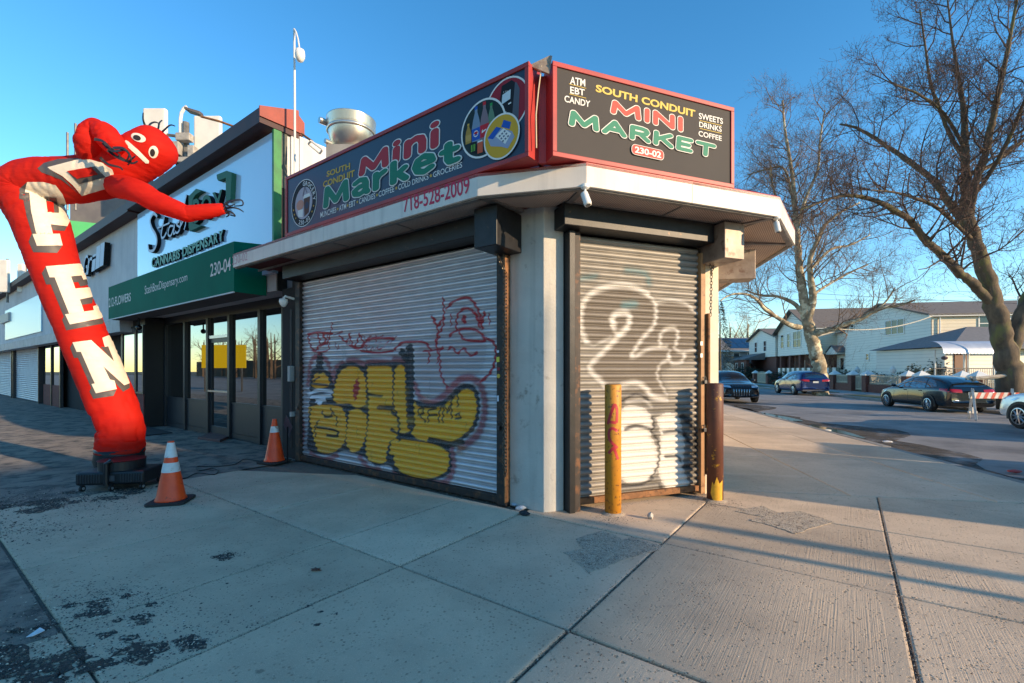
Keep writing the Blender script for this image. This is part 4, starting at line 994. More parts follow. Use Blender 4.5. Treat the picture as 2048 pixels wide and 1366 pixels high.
for i, ch in enumerate('ATM'): lay(F1, sg1, fb-.004, ch, cq([(1592+i*12,294-i*3),(1600+i*12,292-i*3),(1600+i*12,282-i*3),(1592+i*12,284-i*3)], *K1), p_white, 2)
ba, bz = pc(1453, 535); disc(F1, sg1, ba, bz, .292, fb-.006, p_white, 'roundel_ring'); disc(F1, sg1, ba, bz, .272, fb-.007, flat('cooler_dark', S(30,46,46)), 'roundel_fill')
def bottle(x, z, h, w, glass, labelc, capc, st):
    rp(ba, bz, [(x-w,z),(x+w,z),(x+w*1.05,z+h*.45),(x+w*.75,z+h*.66),(x+w*.32,z+h*.85),(x+w*.32,z+h*.93),(x-w*.32,z+h*.93),(x-w*.32,z+h*.85),(x-w*.75,z+h*.66),(x-w*1.05,z+h*.45)], st, glass, 'bottle')
    rp(ba, bz, [(x-w,z+h*.12),(x+w,z+h*.12),(x+w*1.04,z+h*.44),(x-w*1.04,z+h*.44)], st+.5, labelc, 'bottle_label'); rp(ba, bz, [(x-w*.36,z+h*.93),(x+w*.36,z+h*.93),(x+w*.34,z+h*1.02),(x-w*.34,z+h*1.02)], st+.5, capc, 'bottle_cap')
pb, pr, pgr = flat('bottle_blue', S(30,84,170)), flat('bottle_red', S(190,36,48)), flat('bottle_green', S(40,140,70))
bottle(.11, -.09, .30, .045, flat('bottle_lemon', S(96,128,104)), flat('label_olive', S(120,130,60)), pgr, 8)
bottle(-.19, -.10, .20, .038, flat('bottle_tea', S(170,132,60)), flat('label_amber', S(190,150,80)), p_gold, 8)
bottle(-.085, -.14, .38, .055, flat('bottle_cola', S(120,140,160)), pb, pb, 9); bottle(.025, -.14, .39, .055, flat('bottle_cola2', S(130,110,116)), pr, pr, 10)
disc(F1, sg1, ba-.085, bz-.03, .032, fb-.011, p_white, 'bottle_emblem'); disc(F1, sg1, ba-.085, bz-.022, .026, fb-.0115, pr, 'bottle_emblem', r2=.014); disc(F1, sg1, ba-.085, bz-.042, .022, fb-.0115, pb, 'bottle_emblem', r2=.010)
rp(ba, bz, [(-.01,-.05),(.05,-.03),(.05,-.02),(.0,-.03),(.01,-.012),(-.005,-.02)], 11.5, p_white, 'bottle_script')
for (x, m_, h) in ((-.03, flat('can_orange', S(200,90,60)), .11), (.06, pr, .14)): rp(ba, bz, [(x-.035,-.24),(x+.035,-.24),(x+.035,-.24+h),(x-.035,-.24+h)], 12, m_, 'can'); rp(ba, bz, [(x-.035,-.24+h),(x+.035,-.24+h),(x+.028,-.225+h),(x-.028,-.225+h)], 12.5, p_white, 'can_rim')
rp(ba, bz, [(-.17,-.2),(-.08,-.23),(-.07,-.11),(-.16,-.10)], 12, p_black, 'can'); 
for i in range(3): rp(ba, bz, [(-.15+i*.022,-.2),(-.142+i*.022,-.2),(-.138+i*.022,-.13),(-.148+i*.022,-.13)], 12.6, flat('claw_green', S(120,190,70)), 'can_mark')
ra, rz_ = pc(1583, 592); disc(F1, sg1, ra, rz_, .220, fb-.014, p_white, 'roundel_ring'); disc(F1, sg1, ra, rz_, .203, fb-.015, flat('roundel_ochre', S(206,158,46)), 'roundel_fill')
rp(ra, rz_, [(-.17,.03),(-.06,.11),(.13,.01),(.16,-.05),(.08,-.14),(-.0,-.1),(-.13,-.06)], 16, flat('reader_grey', S(150,158,180)), 'card_reader')
rp(ra, rz_, [(-.17,.03),(-.06,.11),(.0,.08),(-.1,-.0)], 17, pb, 'reader_screen'); rp(ra, rz_, [(.0,.09),(.03,.15),(.12,.10),(.10,.04)], 15.5, pb, 'bank_card')
rp(ra, rz_, [(-.07,.02),(.03,.07),(.12,-.01),(.05,-.09)], 17, p_white, 'reader_keys')
for i in range(3):
    for j in range(3): rp(ra, rz_, [(-.03+.03*i+.02*j,.01+.014*i-.03*j),(-.012+.03*i+.02*j,.018+.014*i-.03*j),(-.002+.03*i+.02*j,.003+.014*i-.03*j),(-.02+.03*i+.02*j,-.005+.014*i-.03*j)], 18, flat('key_grey', S(96,104,120)), 'key')
# phone number and street number on the fascia
ph = text_quad(F1, '718-528-2009', cq([(914,1112),(1365,977),(1362,862),(911,1012)], *K1), -OH-.003, bold=0.012, planeb=-OH).build('phone_number', flat('phone_red', S(196,56,84)), parent=canopy)
hn = text_quad(F1, '230-02', [(465,530),(495,520),(495,504),(465,513)], -OH-.003, bold=-.01, planeb=-OH).build('street_number', flat('faded_red', S(190,140,150)), parent=canopy)
# corner sign
b_l = F2.hit(1105, 300, SB)[0]; b_r = F2.hit(1468, 377, SB)[0]; z2t = F2.hit(1105, 117, SB)[1]-.02
sg2 = sign_box(F2, b_l, b_r, SB, z_b, z2t, 0.20, sign_grey, 'store_sign', 'charcoal corner store sign with red frame above the narrow shutter')
K2 = (1040, 80, 2.846)
def L2(s, q, m, step, **k): return lay(F2, sg2, fb, s, cq(q, *K2), m, step, **k)
for s_, q in (('ATM',[(285,250),(373,263),(373,222),(287,205)]),('EBT',[(287,302),(370,316),(370,280),(287,262)]),('CANDY',[(254,350),(400,382),(402,345),(255,312)]),
              ('SWEETS',[(1020,447),(1157,478),(1157,445),(1020,412)]),('DRINKS',[(1022,493),(1150,523),(1150,492),(1022,462)]),('COFFEE',[(1018,545),(1150,574),(1150,545),(1018,514)])):
    L2(s_, q, p_white, 1, bold=0.018)
for (x0,y0,x1,y1) in ((280,246,378,272),(282,303,378,328),(1025,455,1150,484),(1025,500,1150,529)):
    pts = [F2.hit(*cq([(x,y)], *K2)[0], SB) for x, y in ((x0,y0+3),(x1,y1+3),(x1,y1),(x0,y0))]; poly(F2, sg2, pts, fb-.0012, p_gold2, 'underline')
L2('SOUTH CONDUIT', [(432,292),(998,440),(1000,398),(434,250)], p_gold2, 1, bold=0.035)
for s_, q, m_ in (('MINI',[(533,408),(915,510),(915,445),(535,352)],p_red2),('MARKET',[(294,478),(1098,662),(1102,605),(297,412)],p_green2)):
    Q_ = cq(q, *K2); o_ = 0 if s_ == 'MINI' else .006; stroke_text(F2, s_, Q_, fb-.001-o_, (.040,.027), SB, .36).build('letter_outline', p_white, parent=sg2); stroke_text(F2, s_, Q_, fb-.0035-o_, (.031,.0185), SB, .36).build('lettering', m_, parent=sg2)
def rrect(q, r, n=5):
    a0 = np.array(q[0]); ex = np.array(q[1])-a0; ey = np.array(q[3])-a0; W, Hh = np.hypot(*ex), np.hypot(*ey); ex, ey = ex/W, ey/Hh; out = []
    for cx, cy, t0 in ((W-r,r,-90),(W-r,Hh-r,0),(r,Hh-r,90),(r,r,180)):
        for i in range(n+1):
            t = math.radians(t0+90*i/n); out.append(tuple(a0+ex*(cx+r*math.cos(t))+ey*(cy+r*math.sin(t))))
    return out
bq = [F2.hit(*p, SB) for p in cq([(632,650),(817,690),(818,628),(633,590)], *K2)]
poly(F2, sg2, rrect(bq, .045), fb-.013, p_white, 'badge_border')
cx_ = np.mean([p[0] for p in bq]); cz_ = np.mean([p[1] for p in bq]); bq2 = [(cx_+(p[0]-cx_)*.965, cz_+(p[1]-cz_)*.90) for p in bq]
poly(F2, sg2, rrect(bq2, .038), fb-.0145, p_red2, 'badge'); L2('230-02', [(650,643),(800,676),(800,640),(651,607)], p_white, 14, bold=0.03)
# torn cap flashing and loose cable between the two signs
cp = MB(); tl = F1.w(a_r, SB, z1t); tr = F2.w(b_l, SB, z2t)
cap = [tl+Vector((0,.06,.0)), tl+Vector((.05,.1,.03)), tr+Vector((-.02,.06,.09)), tr+Vector((0.0,.02,.06)), tr+Vector((-.03,.0,-.12)), tl+Vector((.08,.04,-.06))]
cp.add([p[:] for p in cap]+[(p+Vector((0,.02,0)))[:] for p in cap], [(0,5,4,3,2,1)[::-1], tuple(range(6,12))[::-1]] + [(i,6+i,6+(i+1)%6,(i+1)%6) for i in range(6)])
tag(cp.build('cap_flashing', mat('bent_flashing', S(196,176,150), S(150,120,96), rough=0.5, metal=0.3, scale=9)), 'bent cream flashing between the tops of the two store signs', 'flashing')
m0 = tl.lerp(tr, .55); fil = [F1.w(a_r-.01, SB+.2, z_b), F1.w(a_r-.01, SB+.23, z_b), F2.w(b_l, SB+.23, z_b), F2.w(b_l, SB+.19, z_b)]
MB().prism([F1.w(a_r-.01, SB+.17).to_2d()[:], F2.w(b_l+.01, SB+.15).to_2d()[:], F2.w(b_l+.01, SB+.3).to_2d()[:], F1.w(a_r-.01, SB+.3).to_2d()[:]], z_b-.0, z2t-.05).build('sign_filler', red_metal, parent=sg2)
tag(MB().tube([m0+Vector((0,.04,-.02)), m0+Vector((-.03,.03,-.25)), m0+Vector((-.055,.0,-.5)), m0+Vector((-.05,.02,-.8))], .006, 6).build('loose_cable', flat('cable_cream', S(206,190,160))), 'loose cream cable hanging between the two store signs', 'cable')
# security cameras under the canopy
white_plastic = mat('white_plastic', S(228,226,220), rough=0.35); dark_lens = mat('dark_lens', S(20,20,24), rough=0.1)
def camera_bullet(p, d, label, s=1.0):
    t = thing('security_camera', label, 'camera', p)
    d = Vector(d).normalized(); p = Vector(p)
    MB().tube([p+Vector((0,0,.03)), p+Vector((0,0,-.0)), p+Vector((0,0,-.012))], [.05*s,.05*s,.03*s], 14).build('mount', white_plastic, parent=t)
    e = p+Vector((0,0,-.09*s)); MB().tube([p, e], .014*s, 8).build('bracket', white_plastic, parent=t)
    h = MB().tube([e-d*.05*s, e-d*.035*s, e+d*.10*s, e+d*.12*s], [.02*s,.042*s,.045*s,.04*s], 16).build('housing', white_plastic, parent=t, smooth=True)
    MB().tube([e+d*.121*s, e+d*.126*s], .028*s, 12).build('lens', dark_lens, parent=h)
camera_bullet((c2*.97 + Vector((C0[0],C0[1],0))*.03) + Vector((0,0,HBASE-.01)), (.25,-.25,-.9), 'white security camera under the canopy corner above the corner shutter', .85)
camera_bullet((c3*.95 + Vector((F2.w(E2,0).x,F2.w(E2,0).y,0))*.05) + Vector((0,0,HBASE-.01)), (.15,-.1,-1), 'white security camera under the right end of the canopy', .75)

# ------------------------------------------------------------------ dispensary next door
disp = thing('dispensary_shop', 'taller shop with pale blue sign panel and dark glass front beside the corner store', 'building', F1.w(-9, 0, 0))
DW = 0.42                                             # shop front stands this far back
dark_front = mat('dark_shopfront', S(40,44,50), S(32,36,42), rough=0.45, scale=5)
brick_red = mat('painted_brick', S(120,54,50), S(96,44,42), rough=0.8, scale=5)
wall_blue = mat('pale_grey_wall', S(210,208,208), S(188,187,190), rough=0.75, scale=1.2, streak=0.2)
AD0, AD1 = -13.2, -5.2
AU = F1.hit(552, 400, 0.0)[0]                          # right end of the taller upper storey
_o = F1.w(AU, 0); FS = Fr(_o.x, _o.y, F1.i[0], F1.i[1])
MB(F1).box(AD0, AU, 0.0, 9.0, 3.0, 6.0).build('upper_wall', wall_blue, parent=disp)
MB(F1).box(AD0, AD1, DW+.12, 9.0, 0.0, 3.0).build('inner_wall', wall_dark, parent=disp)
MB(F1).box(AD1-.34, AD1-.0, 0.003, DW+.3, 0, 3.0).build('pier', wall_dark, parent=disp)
coping = mat('maroon_coping', S(74,34,32), S(54,28,28), rough=0.6, scale=3); coping_end = mat('sunlit_coping_end', S(158,70,54), S(132,58,46), rough=0.6, scale=3)  # end face redder than the coping: its sunlight put into the colour
cop = MB(F1); cop.add([(AD0,-.32,5.92),(AD0,-.32,6.18),(AD0,.4,6.42),(AD0,.4,5.92),(AU+.06,-.32,5.92),(AU+.06,-.32,6.18),(AU+.06,.4,6.42),(AU+.06,.4,5.92)], [(0,4,5,1),(1,5,6,2),(2,6,7,3),(3,7,4,0),(0,1,2,3),(7,6,5,4)])
cop.build('coping', coping, parent=disp)
b1, b2, b3 = FS.hit(573, 350)[0], FS.hit(579, 350)[0], FS.hit(604, 350)[0]
ce = MB(F1)
for (y0, y1, z0, z1a, z1b) in ((-.33, .38, 6.02, 6.20, 6.43), (.381, b3, 6.02, 6.34, 6.24)): ce.add([(AU+.062,y0,z0),(AU+.062,y1,z0),(AU+.062,y1,z1b),(AU+.062,y0,z1a),(AU+.09,y0,z0),(AU+.09,y1,z0),(AU+.09,y1,z1b),(AU+.09,y0,z1a)], [(0,3,2,1),(4,5,6,7),(0,1,5,4),(1,2,6,5),(2,3,7,6),(3,0,4,7)])
ce.cur = 0; ce.build('coping_end', coping_end, parent=disp)
MB(F1).box(AU-2.5, AU+.06, .41, b3, 6.0, 6.26).build('roof_edge', coping_end, parent=disp)
side_board = mat('weathered_board', S(104,104,92), S(74,76,70), rough=0.85, scale=8, streak=0.5)
siding = mat('white_siding', S(206,206,206), S(190,190,192), rough=0.7, scale=2, streak=0.15)
MB(F1).box(AU+.001, AU+.03, .02, b1, 4.9, 5.98).build('side_board', side_board, parent=disp)
MB(F1).box(AU+.001, AU+.025, .02, b1, 3.0, 4.898).build('side_board', wall_dark, parent=disp)
for k in range(3): MB(F1).box(AU+.001, AU+.045, b2+(b3-b2)*k/3+.01, b2+(b3-b2)*(k+1)/3, 3.4, 5.98).build('side_siding', siding, parent=disp, bevel=.006)
# sign panel and channel letters
sgp = thing('dispensary_sign', 'glossy pale blue sign panel with raised script and block letters over green awning', 'sign', F1.w(-8.5, -.1, 3.8))
PB = -0.10
pa0, pa1 = F1.hit(275, 500, PB)[0], F1.hit(547, 400, PB)[0]; pz1 = F1.hit(547, 263, PB)[1]
panel_mat = mat('glossy_blue_panel', S(190,214,234), S(182,208,230), rough=0.12, scale=0.5, spec=0.8, coat=0.5)
MB(F1).box(pa0, pa1-.012, PB, PB+.09, 3.3, pz1).build('sign_panel', panel_mat, parent=sgp)
MB(F1).box(pa1-.01, pa1+.05, PB-.02, .02, 3.75, pz1+.03).build('edge_trim', mat('green_trim', S(40,130,60), S(30,96,48), rough=.5, scale=4), parent=sgp)
let_black, let_white, let_green, let_pale = flat('letter_return_black', S(16,18,22)), flat('letter_face_white', S(214,224,236)), flat('letter_face_green', S(52,110,90)), flat('letter_face_pale_green', S(140,190,170))
def channel(s, quad, face, proud, depth, bold=.02, shear=0, space=1.0, parent=None, ref=None, planeb=PB):
    v, f = text_geo(s, bold, shear, space)
    return text_quad(F1, s, quad, planeb-proud, bold, shear, space, depth=depth, planeb=planeb, ref=ref).build('channel_letter', [face, let_black], parent=parent)
def letter_row(s, quad, face, **k):                    # one raised letter each
    vw = [text_geo(c, k.get('bold', .02), k.get('shear', 0))[0] for c in s]
    wd = [v[:,0].max()-v[:,0].min()+.08 for v in vw]; tot = sum(wd); x = 0
    q = [np.array(p, float) for p in quad]
    hmax = max(v[:,1].max() for v in vw); hmin = min(v[:,1].min() for v in vw)
    for c, v, w_ in zip(s, vw, wd):
        u0, u1 = x/tot, (x+w_-.08)/tot; x += w_
        l0, l1 = (v[:,1].min()-hmin)/(hmax-hmin), (v[:,1].max()-hmin)/(hmax-hmin)
        P_ = lambda u, w: tuple((1-u)*(1-w)*q[0]+u*(1-w)*q[1]+u*w*q[2]+(1-u)*w*q[3])
        channel(c, [P_(u0,l0),P_(u1,l0),P_(u1,l1),P_(u0,l1)], face, **k)
K3 = (200, 180, 3.2525)
letter_row('CANNABIS', cq([(350,1160),(538,1098),(538,1034),(350,1096)], *K3), let_pale, proud=.05, depth=.05, bold=.03, parent=sgp)
letter_row('DISPENSARY', cq([(552,1090),(822,980),(822,908),(552,1028)], *K3), let_pale, proud=.05, depth=.05, bold=.03, parent=sgp)
letter_row('BOX', cq([(634,880),(845,800),(835,650),(636,720)], *K3), let_green, proud=.09, depth=.09, bold=.02, parent=sgp)
# script word drawn as a brush line
def script(pts, wpx, k=K3):
    q = smooth([F1.hit(*p, PB) for p in cq(pts, *k)], 5); n = len(q); w_ = wpx
    L_, R_ = [], []
    for i in range(n):
        t = np.array(q[min(i+1,n-1)])-np.array(q[max(i-1,0)]); t = t/(np.hypot(*t)+1e-9); nn = np.array((-t[1], t[0]))*w_
        L_.append(np.array(q[i])+nn); R_.append(np.array(q[i])-nn)
    mb = MB(F1); bF, bB = PB-.085, PB-.001
    vs = [(p[0],bF,p[1]) for p in L_]+[(p[0],bF,p[1]) for p in R_]+[(p[0],bB,p[1]) for p in L_]+[(p[0],bB,p[1]) for p in R_]
    mb.cur = 0; mb.add(vs, [(i, n+i, n+i+1, i+1) for i in range(n-1)])
    o_ = len(mb.v)-4*n; mb.cur = 1
    for i in range(n-1):
        mb.f.append((o_+i, o_+i+1, o_+2*n+i+1, o_+2*n+i)); mb.mi.append(1); mb.f.append((o_+n+i+1, o_+n+i, o_+3*n+i, o_+3*n+i+1)); mb.mi.append(1)
    mb.build('channel_letter', [let_white, let_black], parent=sgp)
script([(398,830),(375,810),(352,850),(362,900),(390,950),(395,1000),(375,1045),(345,1050),(338,1010)], .035)
script([(445,830),(425,950),(440,965),(460,930)], .028); script([(400,905),(480,870)], .02)
script([(505,890),(480,895),(470,945),(490,950),(512,885),(505,940),(520,930)], .024); script([(545,860),(525,880),(548,905),(530,935),(515,925)], .024)
script([(590,690),(560,830),(545,920)], .026); script([(552,890),(575,850),(585,870),(575,915)], .024)
for pts in ([(792,585),(790,560),(855,535),(888,548),(880,720),(850,735),(850,580),(800,600)], [(606,700),(655,650),(690,665),(650,690),(632,720),(632,860),(655,880),(690,890),(615,925),(606,900)]):
    pl = [F1.hit(*p, PB) for p in cq(pts, *K3)]; MB(F1).ext(pl, PB-.09, PB-.001).build('bracket_frame', let_green, parent=sgp)
# green awning
GB = -0.58
g0, g1 = F1.hit(217, 600, GB)[0], F1.hit(468, 540, GB)[0]
gz0, gz1 = 2.93, 3.82
aw = thing('green_awning', 'long dark green box awning with white lettering over the glass shop front', 'awning', F1.w((g0+g1)/2, GB, gz0))
awn = mat('green_vinyl', S(0,112,90), S(0,102,82), rough=0.75, scale=1, spec=0.1)
MB(F1).add([(g0,GB,gz0),(g1,GB,gz0),(g1,GB,gz1),(g0,GB,gz1),(g0,-.02,gz0),(g1,-.02,gz0),(g1,-.02,gz1+.06),(g0,-.02,gz1+.06)], [(0,1,2,3),(1,5,6,2),(4,0,3,7),(3,2,6,7)]).build('awning_skin', awn, parent=aw)
MB(F1).box(g0+.01, g1-.01, GB+.01, -.03, gz0+.01, gz0+.03).build('awning_underside', mat('awning_underside', S(104,98,98), S(88,84,84), rough=.8, scale=3), parent=aw)
MB(F1).box(g0, g1, GB-.012, GB+.012, gz0-.018, gz0+.006).build('awning_edge', flat('edge_white', S(206,210,210)), parent=aw)
for s_, q, bd in (('212-FLOWERS',[(218,615),(262,602),(262,585),(218,597)],.01),('StashBoxDispensary.com',[(290,594),(375,566),(375,545),(290,572)],0.0),('230-04',[(421,554),(462,541),(462,514),(421,528)],.01)):
    text_quad(F1, s_, q, GB-.004, bold=bd, planeb=GB).build('lettering', p_white, parent=aw)
# shop front: posts, panes, base panels, door
sglass = glass_mat('shop_glass', S(14,17,20), 0.42)
def pxa(x): return F1.hit(x, 800, DW)[0]
posts = [335, 373, 419, 462, 521, 566]
sf_top = 2.92
MB(F1).box(-13.2, AD1-.3, DW-.02, DW+.10, 2.80, 3.0).build('head_beam', dark_front, parent=disp)
for i, x in enumerate((333, 372, 418, 461, 522, 570)):
    a = pxa(x); MB(F1).box(a-.055, a+.055, DW-.05, DW+.08, 0, 2.8).build('post', dark_front, parent=disp, bevel=.004)
for (x0, x1, door) in ((333,372,0),(372,418,0),(418,461,1),(461,522,0),(522,570,0)):
    a0, a1 = pxa(x0)+.056, pxa(x1)-.056
    if door:
        d_ = MB(F1).box(a0, a1, DW, DW+.05, 2.3, 2.36).build('door', mat('door_frame', S(58,62,68), rough=.4, metal=.3), parent=disp)
        for (p0,p1,q0,q1) in ((a0,a0+.07,.02,2.3),(a1-.07,a1,.02,2.3),(a0+.07,a1-.07,.02,.22),(a0+.07,a1-.07,2.2,2.3)): MB(F1).box(p0,p1,DW,DW+.05,q0,q1).build('door_rail', dark_front, parent=d_)
        MB(F1).box(a0+.07, a1-.07, DW+.02, DW+.03, .22, 2.2).build('pane', sglass, parent=d_)
        MB(F1).box(a0, a1, DW-.05, DW-.02, 1.03, 1.07).build('push_bar', mat('aluminium', S(170,172,178), rough=.3, metal=.9), parent=d_)
        MB(F1).box(a0, a1, DW+.02, DW+.03, 2.36, 2.8).build('window_pane', sglass, parent=disp)
        MB(F1).box(a0-.03, a1+.03, DW-.03, DW-.002, 2.30, 2.37).build('transom', mat('aluminium', (0,0,0)), parent=disp)
    else:
        MB(F1).box(a0, a1, DW+.02, DW+.03, .82, 2.8).build('window_pane', sglass, parent=disp)
        MB(F1).box(a0, a1, DW, DW+.04, .12, .78).build('base_panel', dark_front, parent=disp, bevel=.01)
        MB(F1).box(a0, a1, DW-.01, DW+.06, .78, .82).build('sill', dark_front, parent=disp)
        MB(F1).box(a0, a1, DW-.004, DW+.06, 0, .12).build('plinth', dark_front, parent=disp)
# recess wall left of the glass and narrow bay
ar = pxa(333)
MB(F1).box(ar-2.2, ar-.06, -.05, DW+.1, 0, 2.95).build('recess_wall', mat('black_panel', S(26,27,30), S(20,21,24), rough=.5, scale=4), parent=disp)
a_ = F1.hit(262, 700, -.06)[0]; 
for k, (x0, x1) in enumerate(((248,272),(275,288))):
    p0, p1 = F1.hit(x0, 700, -.06)[0], F1.hit(x1, 700, -.06)[0]
    w_ = MB(F1).box(p0, p1, -.075, -.052, .95, 2.72).build('window_pane', sglass, parent=disp)
    for (q0,q1,r0,r1) in ((p0-.05,p0,.9,2.77),(p1,p1+.05,.9,2.77),(p0,p1,2.72,2.77),(p0,p1,.9,.95)): MB(F1).box(q0,q1,-.10,-.051,r0,r1).build('window_frame', dark_front, parent=w_)
    MB(F1).box(p0, p1, -.07, -.052, .0, .9).build('base_panel', brick_red, parent=disp)
# ------------------------------------------------------------------ grill further along
grill = thing('grill_shop', 'low pale grey shop row with rolled shutters behind the red tube man', 'building', F1.w(-20, 0, 0))
AG0 = -46
MB(F1).box(AG0, AD0-.02, 0.02, 9, 2.75, 5.95).build('upper_wall', wall_blue, parent=grill)
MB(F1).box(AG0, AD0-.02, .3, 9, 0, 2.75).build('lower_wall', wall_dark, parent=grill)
cop = MB(F1); cop.add([(AG0,-.30,5.88),(AG0,-.30,6.14),(AG0,.4,6.38),(AG0,.4,5.88),(AD0-.01,-.30,5.88),(AD0-.01,-.30,6.14),(AD0-.01,.4,6.38),(AD0-.01,.4,5.88)], [(0,4,5,1),(1,5,6,2),(2,6,7,3),(3,7,4,0),(0,1,2,3),(7,6,5,4)])
cop.build('coping', coping, parent=grill)
MB(F1).box(AG0, AD0-.5, -.35, .01, 2.62, 2.98).build('shutter_hood', mat('white_hood', S(180,184,190), S(150,152,158), rough=.6, scale=2, streak=.3), parent=grill)
MB(F1).box(F1.hit(10,600,-.03)[0], F1.hit(82,600,-.03)[0], -.03, .015, 3.3, 5.0).build('wall_panel', mat('pale_panel', S(170,210,230), rough=.3), parent=grill)
roll = mat('far_shutter', S(190,192,196), S(170,172,178), rough=.5, metal=.3, scale=3)
for (x0, x1, c_) in ((-60,28,S(190,120,116)),(32,83,S(90,130,180))):
    p0, p1 = F1.hit(x0, 740, .1)[0], F1.hit(x1, 740, .1)[0]
    rs = MB(F1).box(p0-.1, p0, -.02, .25, 0, 2.7).build('roll_shutter', dark_front, parent=grill)
    MB(F1).box(p1, p1+.1, -.02, .25, 0, 2.7).build('guide_rail', dark_front, parent=rs)
    s0 = None
    for k in range(27):
        zb = .02 + .1*k
        q = MB(F1); q.add([(p0,.12,zb),(p1,.12,zb),(p1,.095,zb+.05),(p0,.095,zb+.05),(p1,.12,zb+.1),(p0,.12,zb+.1)], [(0,1,2,3),(3,2,4,5)])
        if s0 is None: s0 = q.build('slat', roll, parent=rs)
        else: t_ = twin(s0, rs); t_.location = (0, 0, .1*k)
    q0 = p0+(p1-p0)*.55
for (x0, x1) in ((88,104),(106,122)):
    p0, p1 = F1.hit(x0, 740, .1)[0], F1.hit(x1, 740, .1)[0]
    w_ = MB(F1).box(p0, p1, .1, .12, .9, 2.6).build('window_pane', sglass, parent=grill); MB(F1).box(p0, p1, .08, .12, 0, .9).build('base_panel', brick_red, parent=grill)
    MB(F1).box(p1, p1+.12, .05, .15, 0, 2.7).build('window_frame', dark_front, parent=w_)
gs = thing('grill_sign', 'black script channel letters on the pale wall left of the blue panel', 'sign', F1.w(F1.hit(200,530,0)[0], 0, 3.6))
for i, ch in enumerate('Grill'):
    x0 = 178+i*8.4
    channel(ch, [(x0,556-i*5),(x0+8,552-i*5),(x0+11,512-i*6+ (8 if ch in 'ri' else -2)),(x0+3,516-i*6+(8 if ch in 'ri' else -2))], let_white, proud=.16, depth=.14, bold=.0, parent=gs, planeb=0.0)
# wall boxes
tag(MB(F1).box(F1.hit(0,640,-.12)[0], F1.hit(16,640,-.12)[0], -.12, .0, F1.hit(8,645,-.12)[1], F1.hit(8,628,-.12)[1]).build('electric_box', mat('beige_box', S(190,186,176), rough=.6), bevel=.01), 'beige electric box on the far left wall', 'box')
camd = F1.hit(567, 600, -.06)
cd = thing('dome_camera', 'white dome security camera on bracket left of the wide shutter', 'camera', F1.w(-5.1,-.2,2.55))
cp_ = F1.w(F1.hit(567,603,-.25)[0], -.25, F1.hit(567,603,-.25)[1])
MB().tube([cp_+Vector((.12,.12,.06)), cp_+Vector((.02,.02,.09)), cp_+Vector((0,0,.05))], .022, 8).build('bracket', white_plastic, parent=cd)
MB().lathe([(.03,.05),(.065,.04),(.07,-.01),(.055,-.05),(.03,-.085),(.005,-.095)], cp_, 16).build('dome', white_plastic, parent=cd, smooth=True)
d2 = thing('dome_camera', 'dark dome camera under the left end of the green awning', 'camera', F1.w(F1.hit(278,655,-.3)[0],-.3,2.6))
cp_ = F1.w(F1.hit(278,655,-.3)[0], -.3, F1.hit(278,655,-.3)[1])
MB().tube([cp_+Vector((0,0,.25)), cp_+Vector((0,0,.04))], .02, 8).build('bracket', let_black, parent=d2); MB().ball(cp_, .07).build('dome', dark_lens, parent=d2, smooth=True)
# ------------------------------------------------------------------ inflatable tube man
nylon = mat('red_nylon', S(226,44,28), S(212,36,26), rough=0.72, scale=2.0, bump=0.5, bscale=5, stretch=(1,1,6), spec=.25)
_N, _L = nylon.node_tree.nodes, nylon.node_tree.links      # thin cloth lets some light through
_t = _N.new('ShaderNodeBsdfTranslucent'); _t.inputs['Color'].default_value = (*S(250,70,40), 1); _x = _N.new('ShaderNodeMixShader'); _x.inputs[0].default_value = .42
_L.new(_N['Principled BSDF'].outputs[0], _x.inputs[1]); _L.new(_t.outputs[0], _x.inputs[2]); _L.new(_x.outputs[0], _N['Material Output'].inputs['Surface'])
TY = 6.55
tm = thing('tube_man', 'red inflatable tube man lettered OPEN, bent over beside the green awning', 'inflatable', gnd(240, 960))
def T(px, py, dy=0.0): return at(px, py, TY+dy)
path = [(240,904),(240.5,880),(242,852),(221.7,800),(195.6,740),(169.7,680),(153.7,640),(135.2,600),(119.9,560),(105.1,520),(92.3,480),(79.2,440),(63,409),(53,386),(64,368),(100,362),(140,361),(175,357),(210,350),(240,338),(268,321),(292,306),(311,294)]
radii = [.284,.282,.270,.286,.280,.277,.278,.274,.278,.288,.305,.318,.322,.322,.325,.322,.318,.312,.306,.304,.306,.306,.290]
pp = smooth(path, 8); ww = smooth([(i, w) for i, w in enumerate(radii)], 8)
pts3, rad = [], []
for (x, y), (_, w) in zip(pp, ww): pts3.append(T(x, y)); rad.append(w)
